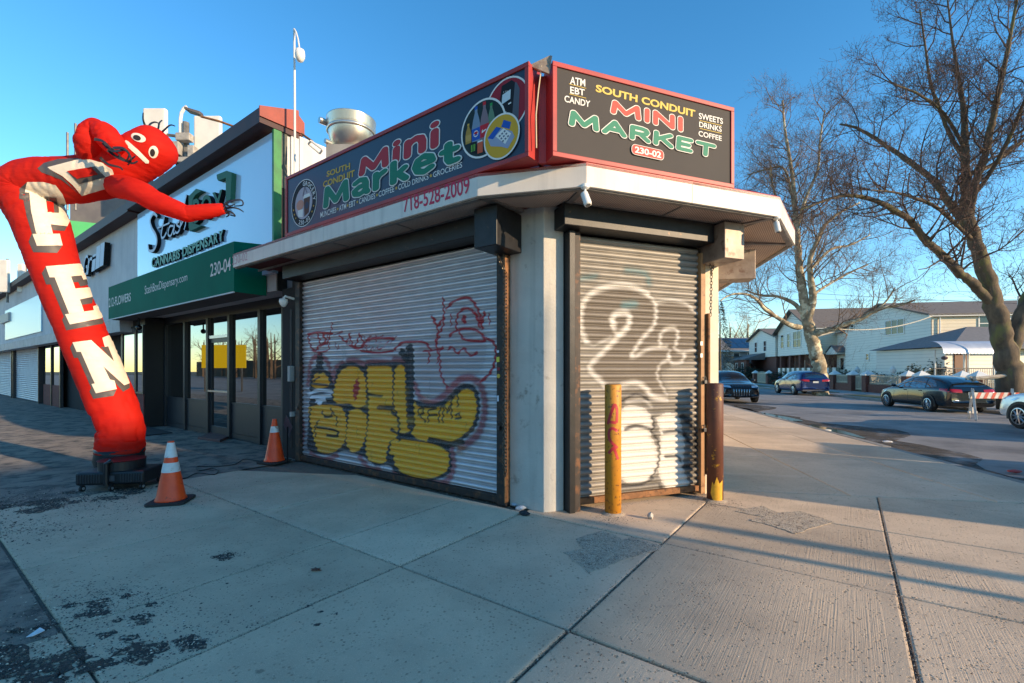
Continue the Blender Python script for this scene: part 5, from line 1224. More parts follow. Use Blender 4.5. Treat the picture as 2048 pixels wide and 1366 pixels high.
# wrinkles where the cloth folds, and the rounded end of the head
N = len(pts3)
for i in range(N):
    y = pp[i][1]; x = pp[i][0]
    k = 0.0
    if y > 790 and x > 180: k = 0.012*math.sin(i*1.9)*min(1,(y-790)/60)
    if 370 < y < 430 and x < 120: k = 0.02*math.sin(i*2.3)
    rad[i] *= 1 + k
hd = (pts3[-1]-pts3[-4]).normalized(); r0 = rad[-1]
for t in (0.25, .5, .7, .85, .95, 1.0):
    pts3.append(pts3[N-1]+hd*r0*.75*t); rad.append(max(.01, r0*math.sqrt(max(0,1-t*t))**.8))
body_mb = MB().tube(pts3, rad, 96, up=(0,-1,0)); body_mb.smooth = True
from mathutils import noise as mnz
_nr = len(pts3); _acc = 0.0
for i in range(_nr):
    if i: _acc += (pts3[i]-pts3[i-1]).length
    yy = pp[min(i, len(pp)-1)][1]; xx = pp[min(i, len(pp)-1)][0]
    fold = 1.0 + (2.2 if (yy > 800 and xx > 200) else 0) + (.6 if (yy < 470 and xx < 150) else 0)
    for k in range(96):
        a = 2*math.pi*k/96; c_ = Vector((math.cos(a)*1.1, math.sin(a)*1.1, _acc*6.5)); n_ = mnz.noise(c_)*.5 + mnz.noise(c_*2.3)*.35
        cr = max(0.0, 1-abs(mnz.noise(Vector((math.cos(a)*.8+3, math.sin(a)*.8, _acc*9))))*7)
        d_ = rad[i]*(.02*n_ - .03*cr)*fold if i < _nr-6 else 0
        v = Vector(body_mb.v[i*96+k]); body_mb.v[i*96+k] = tuple(v + (v-pts3[i]).normalized()*d_)
cloth = mat('red_nylon', (0,0,0))
body = body_mb.build('tube_body', nylon, parent=tm)
tree_b = BVHTree.FromPolygons([Vector(v) for v in body_mb.v], body_mb.f)
camp = Vector((0,0,H))
def onto(px, py, off, fallback=(0,0)):
    x, y = px, py
    for _ in range(14):
        d = (at(x, y, 6) - camp).normalized()
        h = tree_b.ray_cast(camp, d)
        if h[0] is not None:
            n = h[1] if h[1].dot(d) < 0 else -h[1]
            return h[0] + n*off
        x, y = x + (fallback[0]-x)*.06, y + (fallback[1]-y)*.06
    return at(px, py, TY-.3)
def decal(polys, name, m, off, parent, step=5.0, holes=()):
    """flat print on the tube: photo polygons are cut into a fine grid and laid on the cloth"""
    mb = MB(); mb.smooth = True
    for pl in polys:
        tri = tessellate_polygon([[Vector((p[0], p[1], 0)) for p in pl]])
        bm = bmesh.new(); vs = [bm.verts.new((p[0], p[1], 0)) for p in pl]
        for t in tri:
            try: bm.faces.new([vs[i] for i in t])
            except ValueError: pass
        for _ in range(5):
            ed = [e for e in bm.edges if e.calc_length() > step]
            if not ed: break
            bmesh.ops.subdivide_edges(bm, edges=ed, cuts=1); bmesh.ops.triangulate(bm, faces=bm.faces[:])
        bm.verts.index_update()
        cx, cy = np.mean([p[0] for p in pl]), np.mean([p[1] for p in pl])
        vv = [onto(v.co.x, v.co.y, off, (cx, cy)) for v in bm.verts]; n0 = len(mb.v)
        mb.v.extend([tuple(v) for v in vv])
        for f in bm.faces:
            q = [v.index for v in f.verts]; a, b_, c = (vv[i] for i in q)
            nn = (b_-a).cross(c-a)
            if nn.dot(a-camp) > 0: q = q[::-1]
            mb.f.append(tuple(i+n0 for i in q)); mb.mi.append(0)
        bm.free()
    return mb.build(name, m, parent=parent)
cream_print = mat('cream_print', S(228,214,192), S(220,206,184), rough=.5, scale=5, bump=0.2, bscale=7, stretch=(1,1,5)); grey_print = mat('grey_print', S(84,76,72), rough=.5)
C2 = (0, 440, 5.692)
def dp_(pl, k=C2): return cq(pl, *k)
CA = (0, 200, 3.415)
O_sh = [(258,468),(300,432),(400,405),(540,398),(600,405),(560,420),(345,470),(350,480),(430,530),(490,590),(540,640),(548,648),(480,590),(420,545),(330,510),(285,495)]
O_out = [(330,462),(540,408),(600,404),(700,430),(770,475),(792,545),(770,590),(560,652),(500,580),(430,520),(345,475)]
O_in = [(468,490),(655,455),(725,525),(545,572)]
decal([dp_(O_sh, CA)], 'letter_shadow', grey_print, .006, tm)
decal([[*dp_(O_out, CA)]], 'letter', cream_print, .011, tm)
decal([dp_(O_in, CA)], 'letter_shadow', grey_print, .019, tm)
decal([dp_([(468,490),(632,460),(678,508),(535,538)], CA)], 'letter_counter', nylon, .026, tm)
P_out = [(188,560),(300,560),(380,580),(430,640),(465,740),(475,820),(455,862),(345,852),(360,915),(405,915),(425,995),(255,997),(225,915),(250,915),(215,760),(200,635),(172,630)]
decal([dp_([(188,560),(135,605),(133,675),(160,682),(185,800),(220,912),(198,968),(230,1040),(390,1045),(425,995),(255,997),(225,915),(250,915),(215,760),(200,635),(172,630)], CA), dp_([(345,852),(455,862),(438,895),(362,890)], CA)], 'letter_shadow', grey_print, .006, tm)
decal([dp_(P_out, CA)], 'letter', cream_print, .011, tm)
decal([dp_([(308,655),(388,662),(396,772),(322,768)], CA)], 'letter_shadow', grey_print, .019, tm)
decal([dp_([(314,698),(356,702),(364,770),(322,768)], CA)], 'letter_counter', nylon, .026, tm)
E_out = [(525,530),(945,492),(1005,670),(940,680),(918,632),(805,645),(855,785),(1020,765),(1055,875),(905,908),(955,1045),(1060,1030),(1050,985),(1120,962),(1175,1115),(800,1190),(745,1075),(790,1068),(625,655),(570,655)]
decal([dp_([(525,530),(480,605),(530,735),(580,735),(730,1100),(712,1135),(758,1258),(1170,1180),(1178,1118),(800,1190),(745,1075),(790,1068),(625,655),(570,655)]), dp_([(805,645),(918,632),(940,680),(1005,670),(1005,740),(910,758),(888,708),(830,712)]), dp_([(905,908),(1055,875),(1045,950),(930,968)])], 'letter_shadow', grey_print, .006, tm)
decal([dp_(E_out)], 'letter', cream_print, .011, tm)
CB = (0, 600, 3.415)
N_out = [(500,290),(622,275),(775,420),(735,318),(712,322),(695,260),(755,235),(790,330),(882,570),(845,585),(705,455),(750,545),(780,552),(795,610),(658,638),(628,575),(650,570),(555,355),(527,355)]
decal([dp_([(500,290),(482,328),(508,395),(535,395),(625,600),(614,625),(640,675),(775,655),(795,612),(658,638),(628,575),(650,570),(555,355),(527,355)], CB), dp_([(705,455),(845,585),(882,570),(885,600),(840,628),(780,560),(750,545)], CB), dp_([(685,320),(712,322),(735,318),(775,420),(740,385)], CB)], 'letter_shadow', grey_print, .006, tm)
decal([dp_(N_out, CB)], 'letter', cream_print, .011, tm)
def ell(cx, cy, rx, ry, rot, n=20): return [(cx+rx*math.cos(t)*math.cos(rot)-ry*math.sin(t)*math.sin(rot), cy+rx*math.cos(t)*math.sin(rot)+ry*math.sin(t)*math.cos(rot)) for t in [2*math.pi*i/n for i in range(n)]]
eyew = flat('eye_white', S(226,218,204)); eyed = flat('eye_dark', S(46,42,44))
for (cx, cy, rx, ry, rot, ox, oy) in ((947,258,52,28,.35,-8,2),(1048,355,33,42,.0,-6,4)):
    e = decal([dp_(ell(cx,cy,rx,ry,rot), CA)], 'eye', eyew, .006, tm, 4); decal([dp_(ell(cx+ox,cy+oy,rx*.52,ry*.62,rot), CA)], 'pupil', eyed, .010, e, 4)
decal([dp_([(848,288),(862,275),(880,285),(960,355),(1018,415),(1015,432),(995,432),(945,385),(860,310)], CA)], 'mouth', eyew, .006, tm)
# arms
def arm(pl, wd, dys, name='arm', crumple=.05):
    p2 = smooth(pl, 10); w2_ = smooth([(i, w) for i, w in enumerate(wd)], 10); d2_ = smooth([(i, d) for i, d in enumerate(dys)], 10)
    C_ = [T(x, y, d[1]) for (x, y), d in zip(p2, d2_)]; R_ = [w[1]/2/F*TY for w in w2_]
    m_ = MB().tube(C_, R_, 40, up=(0,-1,0)); m_.smooth = True; s_ = 0.0
    for i in range(len(C_)):
        if i: s_ += (C_[i]-C_[i-1]).length
        for k in range(40):
            a = 2*math.pi*k/40; q = Vector((math.cos(a)*.9+pl[0][0], math.sin(a)*.9, s_*7)); cr = max(0.0, 1-abs(mnz.noise(q*1.4))*6)
            v = Vector(m_.v[i*40+k]); m_.v[i*40+k] = tuple(v+(v-C_[i]).normalized()*R_[i]*(crumple*mnz.noise(q) - crumple*.8*cr))
    return m_.build(name, nylon, parent=tm)
arm([(235,372),(275,382),(310,402),(350,418),(372,427),(385,426),(420,422),(447,417)], [46,44,40,35,31,29,26,20], [-.1,-.28,-.34,-.36,-.36,-.35,-.32,-.30])
arm([(188,318),(183,302),(179,284),(183,262),(190,250),(206,262),(222,282),(236,298)], [46,48,46,40,26,38,42,36], [-.05,-.24,-.30,-.32,-.33,-.34,-.36,-.38], crumple=.13)
# black cloth strips at hands and head
strip_m = mat('black_cloth', S(28,28,30), S(44,44,46), rough=.6, scale=20)
def strip(pl, w, dy, par=tm, nm='fringe'):
    P_ = smooth(pl, 4); mb = MB(); L_, R_ = [], []
    for i, (x, y) in enumerate(P_):
        x0, y0 = P_[max(i-1,0)]; x1, y1 = P_[min(i+1,len(P_)-1)]; l = math.hypot(x1-x0,y1-y0)+1e-6; wt = w*.72*(1-.65*i/len(P_)); nx_, ny_ = -(y1-y0)/l*wt, (x1-x0)/l*wt
        dd = dy + .03*math.sin(i*.9); L_.append(T(x+nx_, y+ny_, dd)); R_.append(T(x-nx_, y-ny_, dd+.03))
    n = len(P_); off = Vector((0,.006,0))
    mb.add([p[:] for p in L_+R_]+[(p+off)[:] for p in L_+R_], [(i,n+i,n+i+1,i+1) for i in range(n-1)]+[(2*n+i+1,3*n+i+1,3*n+i,2*n+i) for i in range(n-1)])
    return mb.build(nm, strip_m, parent=par)
for pl in ([(445,412),(462,402),(482,400),(485,410),(468,412)], [(446,417),(465,415),(478,418),(487,424)], [(446,422),(462,424),(470,432),(460,430)], [(450,405),(458,412),(470,408)], [(446,419),(458,428),(452,434)]): strip(pl, 3.0, -.32)
for pl in ([(188,278),(205,282),(220,295),(240,310)], [(205,285),(225,302),(250,300),(262,318),(255,330)], [(215,300),(235,315),(255,322),(270,312)], [(225,296),(245,296),(258,308),(252,322)], [(200,315),(215,328),(238,334),(245,340)], [(235,312),(262,326),(275,322)]): strip(pl, 4.0, -.62)
for pl in ([(296,258),(300,248),(310,244),(320,248)], [(300,258),(315,258),(318,246),(324,240)], [(318,270),(328,260),(340,250),(350,252)], [(292,256),(286,240),(286,225)]): strip(pl, 3.2, -.05)
# skirt and blower
sk = MB().tube([T(240,968), T(240,955), T(239,945), T(240,930), T(238,918), T(240,905), T(240,897)], [.255,.268,.283,.275,.288,.280,.285], 40, up=(0,-1,0)); sk.smooth = True
sk.build('skirt', mat('black_nylon', S(22,23,27), S(30,31,35), rough=.55, scale=6, bump=.3, bscale=10, stretch=(1,1,6)), parent=tm)
bl_m = mat('black_blower', S(28,30,34), S(22,24,28), rough=.4, scale=5)
bp = gnd(240, 975); bfr = Fr(bp.x, bp.y, math.cos(.17), math.sin(.17))
blower = MB(bfr).box(-.39, .39, -.20, .30, .08, .25).build('blower', bl_m, parent=tm, bevel=.03)
MB(bfr).lathe([(.25,.25),(.25,.36),(.26,.37)], (0,.05,0), 32).build('blower_ring', bl_m, parent=blower)
for k in range(9):
    for sgn in (-1, 1):
        MB(bfr).box(sgn*.12+sgn*.03*k, sgn*.12+sgn*.03*k+.012, -.206, -.196, .11, .22).build('vent_slot', mat('vent_grey', S(52,54,58), rough=.5), parent=blower)
MB(bfr).tube([(-.02,-.23,.09),(-.02,-.23,.36),(.03,-.21,.39)], .028, 10).build('handle', bl_m, parent=blower)
MB(bfr).box(-.02,.06,-.208,-.198,.13,.2).build('switch_plate', flat('switch_grey', S(70,72,76)), parent=blower)
for x, y in ((-.33,-.16),(.02,-.2),(.34,-.14),(-.32,.24),(.34,.24)):
    q = bfr.w(x, y, .04); wM = Matrix.Translation(q)
    wh = MB(wM).lathe([(.038,-.014),(.04,0),(.038,.014)], (0,0,0), 14, axis='x').build('castor_wheel', mat('castor_black', S(30,30,32), rough=.4), parent=blower)
    MB(wM).lathe([(.018,-.017),(.018,.017)], (0,0,0), 10, axis='x').build('castor_hub', mat('hub_grey', S(150,150,150), rough=.4), parent=wh)
    MB(wM).box(-.02,.02,-.02,.02,.035,.06).build('castor_fork', bl_m, parent=wh)
# ------------------------------------------------------------------ cones, cable, mat, small sign, ground clutter
cone_or = mat('cone_orange', S(246,84,30), S(232,72,28), rough=.45, scale=8, c3=S(140,52,36), scale3=9, thr3=.66, w3=.06)
cone_wh = mat('cone_reflective', S(222,222,220), S(200,198,196), rough=.4, scale=10, c3=S(150,132,122), scale3=11, thr3=.63, w3=.05)
cone_bk = mat('cone_base_black', S(34,34,36), S(48,47,47), rough=.8, scale=14)
def cone(p, rz, label, s=1.0, bands=((.36,.47),(.53,.70)), tilt=0.0):
    t = thing('traffic_cone', label, 'traffic cone', p, rz, group='traffic cones on the pavement'); t.scale = (s,s,s); t.rotation_euler = (tilt,0,rz)
    R = lambda z: .145 - (.145-.030)*(z-.045)/.675
    MB().prism([(.2*sx+.0,.2*sy) for sx, sy in ((-1,-.8),(-.8,-1),(.8,-1),(1,-.8),(1,.8),(.8,1),(-.8,1),(-1,.8))], 0, .035).build('base', cone_bk, parent=t, local=True, bevel=.008)
    MB().lathe([(.16,.034),(.155,.05),(R(.06),.075),(R(.36),.36),(R(.55),.55),(.032,.705),(.031,.715),(.024,.715)], (0,0,0), 32).build('cone_body', cone_or, parent=t, local=True, smooth=True)
    for z0, z1 in bands: MB().lathe([(R(z0)+.0025,z0),(R(z1)+.0025,z1)], (0,0,0), 32, cap0=False, cap1=False).build('reflective_band', cone_wh, parent=t, local=True, smooth=True)
    return t
cone(gnd(342,1004), .25, 'orange cone with two white bands in front of the tube man blower')
cone(gnd(549,925), -.35, 'orange cone with one white band at the left foot of the wide shutter', 1.02, bands=((.50,.60),))
cb = [gnd(*p) for p in ((312,975),(345,962),(372,957),(395,947),(428,950),(436,942),(425,938),(398,942),(395,934),(430,934),(468,930),(490,919),(520,923),(540,918),(556,905))]
for p in cb: p.z = .008
cab = smooth([tuple(p) for p in cb], 5)
tag(MB().tube(cab, .007, 6).build('power_cable', mat('black_cable', S(22,22,24), rough=.5)), 'black power cable snaking from the blower past the cones', 'cable')
dm_ = [gnd(*p) for p in ((238,862),(290,852),(345,866),(262,875))]
tag(MB().prism([(p.x,p.y) for p in dm_], 0, .015).build('door_mat', mat('rubber_mat', S(34,36,40), rough=.85)), 'black rubber mat on the forecourt behind the tube man', 'mat')
st_ = [gnd(*p) for p in ((395,878),(428,866),(468,872),(440,884))]
tag(MB().prism([(p.x,p.y) for p in st_], -.01, .05).build('door_step', mat('red_step', S(120,82,76), S(98,70,66), rough=.85, scale=6), bevel=.01), 'worn reddish step in front of the glass shop door', 'step')
sp = thing('leaning_panel', 'small dark tilted panel on a thin stake behind the second cone', 'panel', gnd(575, 925))
q = gnd(575, 925); MB(Fr(q.x,q.y,.9,-.4)).add([(-.10,.0,.62),(.04,.0,.42),(.09,.02,.60),(-.05,.02,.80),(-.10,.012,.62),(.04,.012,.42),(.09,.032,.60),(-.05,.032,.80)], [(0,1,2,3),(7,6,5,4),(0,4,5,1),(1,5,6,2),(2,6,7,3),(3,7,4,0)]).build('panel_face', mat('panel_dark', S(46,52,60), rough=.3), parent=sp)
MB().tube([q, q+Vector((0,0,.6))], .012, 6).build('stake', let_black, parent=sp)
# conduit and lamp on the jamb between shop front and shutter
jm = thing('wall_meter', 'small grey meter box with pipe left of the wide graffiti shutter', 'meter', F1.w(-5.12,-.03,0))
MB(F1).tube([(-5.14,-.05,.2),(-5.14,-.05,2.6)], .02, 8).build('conduit', dark_front, parent=jm); MB(F1).box(-5.16,-5.08,-.11,-.02,1.35,1.62).build('meter_box', mat('meter_grey', S(150,150,148), rough=.5), parent=jm, bevel=.01); MB(F1).box(-5.1,-5.04,-.10,-.02,.75,.83).build('pipe_fitting', mat('meter_grey',(0,0,0)), parent=jm)
# bollards
bol_y = mat('yellow_bollard_paint', S(206,140,36), S(190,126,40), rough=.55, scale=6, bump=.2, bscale=50, c3=S(104,62,34), scale3=24, thr3=.61, w3=.04)
bol_b = mat('brown_bollard_paint', S(104,60,40), S(84,48,34), rough=.55, scale=4, bump=.2, bscale=50, c3=S(190,140,36), scale3=12, thr3=.64, w3=.03)
def bollard(px, py, hh, m, label, r=.088):
    p = gnd(px, py); p.y += r; p.x *= p.y/(p.y-r)
    t = thing('bollard', label, 'bollard', p)
    MB().lathe([(r,-.05),(r,hh-.012),(r-.004,hh-.004),(r-.012,hh)], p, 40, cap1=False).build('post', m, parent=t, smooth=True)
    MB().lathe([(r-.012,hh-.001),(r-.03,hh+.004),(.001,hh+.006)], p, 40, cap0=False).build('concrete_fill', mat('fill_grey', S(120,104,88), S(90,72,60), rough=.9, scale=30), parent=t)
    MB().lathe([(r*1.5,0.0),(r*1.25,.012),(r,.022)], p, 24, cap0=False, cap1=False).build('mortar_collar', spall, parent=t)
    return t, p
bt1, bp1 = bollard(1226, 1032, 1.395, bol_y, 'yellow bollard with red spray scrawl in front of the corner shutter')
bt2, bp2 = bollard(1430, 1005, 1.39, bol_b, 'brown bollard with a flaked yellow foot at the right end of the corner shutter', .092)
# red scrawl and yellow flake on the curved faces
red_spray = mat('red_spray', S(176,34,44), S(196,60,60), rough=.5, scale=14)
def wrap(c, r, pl, m, par, name, off=.0015):
    bm = bmesh.new(); vs = [bm.verts.new((x,z,0)) for x, z in pl]; tri = tessellate_polygon([[Vector((x,z,0)) for x, z in pl]])
    for t in tri:
        try: bm.faces.new([vs[i] for i in t])
        except ValueError: pass
    for _ in range(3):
        bmesh.ops.subdivide_edges(bm, edges=[e for e in bm.edges if e.calc_length() > .02], cuts=1); bmesh.ops.triangulate(bm, faces=bm.faces[:])
    bm.verts.index_update(); view = math.atan2(-c.y, -c.x); mb = MB(); mb.smooth = True
    mb.v = [(c.x+(r+off)*math.cos(view+v.co.x/r), c.y+(r+off)*math.sin(view+v.co.x/r), v.co.y) for v in bm.verts]
    for f in bm.faces:
        q = [v.index for v in f.verts]; a, b_, c_ = (Vector(mb.v[i]) for i in q)
        if (b_-a).cross(c_-a).dot(a-c) < 0: q = q[::-1]
        mb.f.append(tuple(q)); mb.mi.append(0)
    bm.free(); return mb.build(name, m, parent=par)
def band(pts, w):
    P_ = smooth(pts, 5); L_, R_ = [], []
    for i, (x, y) in enumerate(P_):
        x0, y0 = P_[max(i-1,0)]; x1, y1 = P_[min(i+1,len(P_)-1)]; l = math.hypot(x1-x0,y1-y0)+1e-6; L_.append((x-(y1-y0)/l*w, y+(x1-x0)/l*w)); R_.append((x+(y1-y0)/l*w, y-(x1-x0)/l*w))
    return L_+R_[::-1]
for pts in ([(-.06,.97),(-.01,1.12),(.02,1.18),(.045,1.12),(.04,.99)], [(-.06,1.0),(.035,.99)], [(.05,.90),(-.01,.93),(-.045,.88),(-.03,.80),(.05,.72)], [(-.05,.66),(.0,.72)], [(.005,.735),(.055,.60)]):
    wrap(bp1, .088, band(pts, .015), red_spray, bt1, 'paint_scrawl')
wrap(bp2, .092, [(-.02,.02),(.09,.02),(.095,.26),(.05,.22),(.02,.30),(-.01,.20),(-.03,.24),(-.05,.1)], mat('yellow_flake', S(222,170,40), S(206,150,36), rough=.5, scale=20), bt2, 'yellow_flake')
# rock, rubble, leaf, paper
def rock(p, r, m, name, label, cat, sq=(1,1,1), seed=0, rz=0):
    bm = bmesh.new(); bmesh.ops.create_icosphere(bm, subdivisions=2, radius=1); q = random.Random(seed)
    from mathutils import noise as mn
    for v in bm.verts:
        k = 1+.35*mn.noise(v.co*1.7+Vector((seed*3.1,seed,0))); v.co = Vector((v.co.x*sq[0], v.co.y*sq[1], v.co.z*sq[2]))*k*r
    me = bpy.data.meshes.new(name); bm.to_mesh(me); bm.free(); me.materials.append(m)
    o = bpy.data.objects.new(name, me); col.objects.link(o); o.location = Vector(p)+Vector((0,0,r*sq[2]*.8)); o.rotation_euler = (0,0,rz); return tag(o, label, cat)
rock(gnd(1301,1038), .042, mat('pale_stone', S(214,204,190), S(120,112,104), rough=.8, scale=18), 'stone', 'small pale stone on the pavement right of the yellow bollard', 'stone', (.7,.7,1.0), 2)
rubble_m = mat('blue_white_rubble', S(190,198,206), S(140,146,152), rough=.8, scale=14)
for k, (px, py, r, sq, lb) in enumerate(((1036,1012,.055,(1.5,.7,.5),'flat white rubble slab leaning on the column foot'),(1041,1020,.045,(1.4,.8,.6),'lower white rubble piece at the column foot'))):
    rock(gnd(px,py), r, rubble_m, 'rubble', lb, 'rubble', sq, 5+k, .4)
rock(gnd(1048,1030), .045, mat('dark_rag', S(52,54,60), S(38,40,46), rough=.9, scale=20), 'rag', 'dark crumpled rag at the foot of the corner column', 'rag', (1.4,.8,.6), 9, -.4)
lf = gnd(632,1142); lm = MB(); lp = [(math.cos(t)*(.045 if i%2==0 else .022), math.sin(t)*(.045 if i%2==0 else .022)) for i, t in enumerate([2*math.pi*i/12 for i in range(12)])]
lm.add([(lf.x+x, lf.y+y, .006+.016*abs(math.sin(3*i))) for i, (x, y) in enumerate(lp)]+[(lf.x,lf.y,.004)]+[(lf.x+x, lf.y+y, .003+.016*abs(math.sin(3*i))) for i, (x, y) in enumerate(lp)], [(i,(i+1)%12,12) for i in range(12)]+[(13+(i+1)%12,13+i,12) for i in range(12)])
tag(lm.build('dry_leaf', mat('brown_leaf', S(120,82,70), S(96,64,54), rough=.8, scale=30)), 'curled brown dry leaf on the pavement', 'leaf')
pq = [gnd(*p) for p in ((52,1276),(80,1260),(90,1262),(66,1277))]; pm = MB(); pm.add([(p.x,p.y,.006+.01*(i%2)) for i, p in enumerate(pq)]+[(p.x,p.y,.003+.01*(i%2)) for i, p in enumerate(pq)], [(0,1,2,3),(7,6,5,4),(0,4,5,1),(1,5,6,2),(2,6,7,3),(3,7,4,0)])
tag(pm.build('paper_scrap', mat('paper', S(220,222,224), rough=.8)), 'white paper scrap among the grit at lower left', 'paper')
for k, (px, py, c_) in enumerate(((2030,945,S(170,60,54)),(1655,862,S(214,210,196)),(1775,885,S(206,206,206)))):
    pq = gnd(px, py, -.09); rock(pq, .07, mat('litter_%d' % k, c_, rough=.7), 'litter', ('red crumpled litter on the road near the right edge','square white litter on the kerb edge','white scrap of litter in the gutter')[k], 'litter', (1.6,.8,.35), 20+k)
# ------------------------------------------------------------------ on the roofs
alu = mat('spun_aluminium', S(206,202,194), S(186,182,174), rough=.32, metal=.85, scale=2)
fn = at(703, 265, 6.9); fan = thing('roof_exhaust_fan', 'spun aluminium bowl shaped exhaust fan behind the long store sign', 'exhaust fan', (fn.x, fn.y, 4.05))
fc_ = at(703, 306, 6.9); k_ = 6.9/F
MB().lathe([(25*k_,0),(28*k_,3*k_),(37*k_,14*k_),(42*k_,26*k_),(45*k_,38*k_),(46*k_,45*k_),(46.5*k_,46*k_),(47*k_,62*k_),(47.5*k_,63*k_),(45.5*k_,63*k_),(44*k_,48*k_)], fc_, 48, cap1=False).build('bowl', alu, parent=fan, smooth=True)
MB().lathe([(45.8*k_,36*k_),(47.4*k_,38*k_),(47.4*k_,40.5*k_),(46.4*k_,42*k_)], fc_, 48, cap0=False, cap1=False).build('rim_band', alu, parent=fan, smooth=True)
MB().box(fc_.x-.28, fc_.x+.26, fc_.y-.26, fc_.y+.26, 4.0, fc_.z+.01).build('curb', mat('galvanised_curb', S(176,166,152), S(150,140,128), rough=.5, metal=.4, scale=4), parent=fan, bevel=.01)
q = fc_+Vector((-44*k_,-.12,52*k_)); MB().tube([q, q+Vector((-.07,-.08,.0))], .045, 14).build('outlet', alu, parent=fan)
q = fc_+Vector((-30*k_,-.2,6*k_)); MB().tube([q, q+Vector((-.06,-.08,.0))], .035, 12).build('outlet', alu, parent=fan)
pc_ = F1.w(AD1+.1, .5, 3.9); pcx = at(590, 345, pc_.y); PY = 8.3
pl_ = thing('camera_mast', 'tall thin pale mast with white globe camera beside the dispensary roof', 'mast', at(590, 380, PY))
MB().tube([at(590, 470, PY), at(589.5, 200, PY), at(588.5, 58, PY)], [.022,.02,.018], 8).build('pole', mat('mast_white', S(214,212,206), rough=.4), parent=pl_)
MB().tube([at(588.5, 58, PY), at(592, 64, PY-.05), at(596, 78, PY-.12), at(599, 98, PY-.15)], .014, 8).build('arm', mat('mast_white',(0,0,0)), parent=pl_)
gp = at(600, 112, PY-.15); MB().lathe([(.03,.12),(.075,.10),(.085,.03),(.08,-.03),(.05,-.09),(.01,-.11)], gp, 18).build('globe_camera', white_plastic, parent=pl_, smooth=True)
fl = thing('wall_floodlight', 'flat floodlight on a short arm at the roof corner above the store', 'floodlight', at(605, 270, 8.2))
MB().tube([at(604, 268, 8.3), at(625, 283, 8.1)], .02, 6).build('arm', rust_steel, parent=fl)
frp = [at(617,288,8.1), at(622,282,8.0), at(645,299,8.0), at(640,307,8.1)]; mbf = MB()
for i in range(4): mbf.tube([frp[i], frp[(i+1)%4]], .018, 6)
mbf.build('lamp_frame', mat('mast_white',(0,0,0)), parent=fl)
lm_ = thing('roof_street_lamp', 'grey lamp head on a long arm reaching out from the maroon coping', 'lamp', at(500, 262, 8.9))
MB().tube([at(498, 264, 8.95), at(440, 243, 8.9), at(402, 233, 8.85)], .022, 8).build('arm', rust_steel, parent=lm_)
lh = at(390, 228, 8.85); lfr = Fr(lh.x, lh.y, 1, .0); MB(lfr).add([(-.15,-.09,.05),(.13,-.07,-.04),(.13,.07,-.04),(-.15,.09,.05),(-.15,-.09,.1),(.13,-.05,.03),(.13,.05,.03),(-.15,.09,.1)], [(3,2,1,0),(4,5,6,7),(0,1,5,4),(1,2,6,5),(2,3,7,6),(3,0,4,7)]).build('lamp_head', mat('lamp_grey', S(90,84,80), rough=.5), parent=lm_, bevel=.01)
for v_ in lm_.children: 
    if v_.name.startswith('lamp_head'): v_.location.z += lh.z
ant_w = mat('antenna_white', S(230,224,212), S(214,208,198), rough=.5, scale=2); ant_g = mat('antenna_steel', S(130,126,120), S(100,96,92), rough=.5, metal=.5, scale=6)
AY = 17.0
def antenna(px0, px1, py0, py1, label, Y=AY):
    t = thing('cell_antenna', label, 'antenna', at((px0+px1)/2, py1, Y)); p, q = at(px0, py1, Y), at(px1, py0, Y)
    MB().box(p.x, q.x, Y-.12, Y+.06, p.z, q.z).build('panel', ant_w, parent=t, bevel=.05); MB().tube([(p.x+(q.x-p.x)*.6, Y+.16, p.z-.5),(p.x+(q.x-p.x)*.6, Y+.16, q.z+.1)], .05, 8).build('mount_pipe', ant_g, parent=t)
antenna(290, 335, 219, 338, 'white antenna panel standing behind the tube man head'); antenna(391, 444, 234, 352, 'wide white antenna panel right of the radio frame on the roof')
antenna(-8, 19, 520, 585, 'small white antenna panel at the far left skyline', 24.0); antenna(38, 50, 528, 585, 'narrow grey antenna panel beside the far left one', 24.0)
rf_ = thing('antenna_frame', 'grey steel antenna frame with radio boxes between two white panels', 'antenna frame', at(365, 350, AY))
for a, b_, r in (((372,245),(372,365),.11),((335,270),(392,277),.06),((330,322),(392,332),.06),((322,335),(322,372),.07)): MB().tube([at(*a,AY), at(*b_,AY)], r, 8).build('frame_pipe', ant_g, parent=rf_)
for x0,x1,y0,y1 in ((348,364,287,312),(382,394,295,318),(358,386,270,285),(360,384,318,328)): p, q = at(x0,y1,AY-.2), at(x1,y0,AY-.2); MB().box(p.x,q.x,AY-.4,AY-.15,p.z,q.z).build('radio_box', mat('radio_grey', S(176,170,160), S(140,134,126), rough=.5, scale=6), parent=rf_, bevel=.02)
for k in range(4): MB().tube([at(350+4*k,312,AY-.2), at(352+4*k,326,AY-.3), at(356+3*k,345,AY-.1)], .025, 5).build('feeder_cable', let_black, parent=rf_)
tag(MB().tube([at(361,355,AY), at(361,238,AY), at(363,226,AY), at(368,217,AY), at(374,213,AY)], .06, 8).build('vent_pipe', mat('mast_white',(0,0,0))), 'pale gooseneck pipe rising beside the roof antennas', 'pipe')
for px, py0, lb in ((135,265,'left thin rod antenna on the roof behind the tube man'),(151,247,'right taller thin rod antenna behind the tube man')): tag(MB().tube([at(px,420,15.5), at(px,py0,15.5)], .035, 6).build('rod_antenna', ant_g), lb, 'antenna')
BY = 19.0
bn = thing('roof_banner', 'grey and green tarpaulin billboard on the roof behind the tube man', 'billboard', at(200, 480, BY))
def board(px, m, dy): 
    P_ = [at(*p, BY+dy) for p in px]; n = len(P_); return MB().add([p[:] for p in P_]+[(p+Vector((0,.1,0)))[:] for p in P_], [tuple(range(n)), tuple(range(2*n-1,n-1,-1))]+[(i,n+i,n+(i+1)%n,(i+1)%n) for i in range(n)]).build('banner_sheet', m, parent=bn)
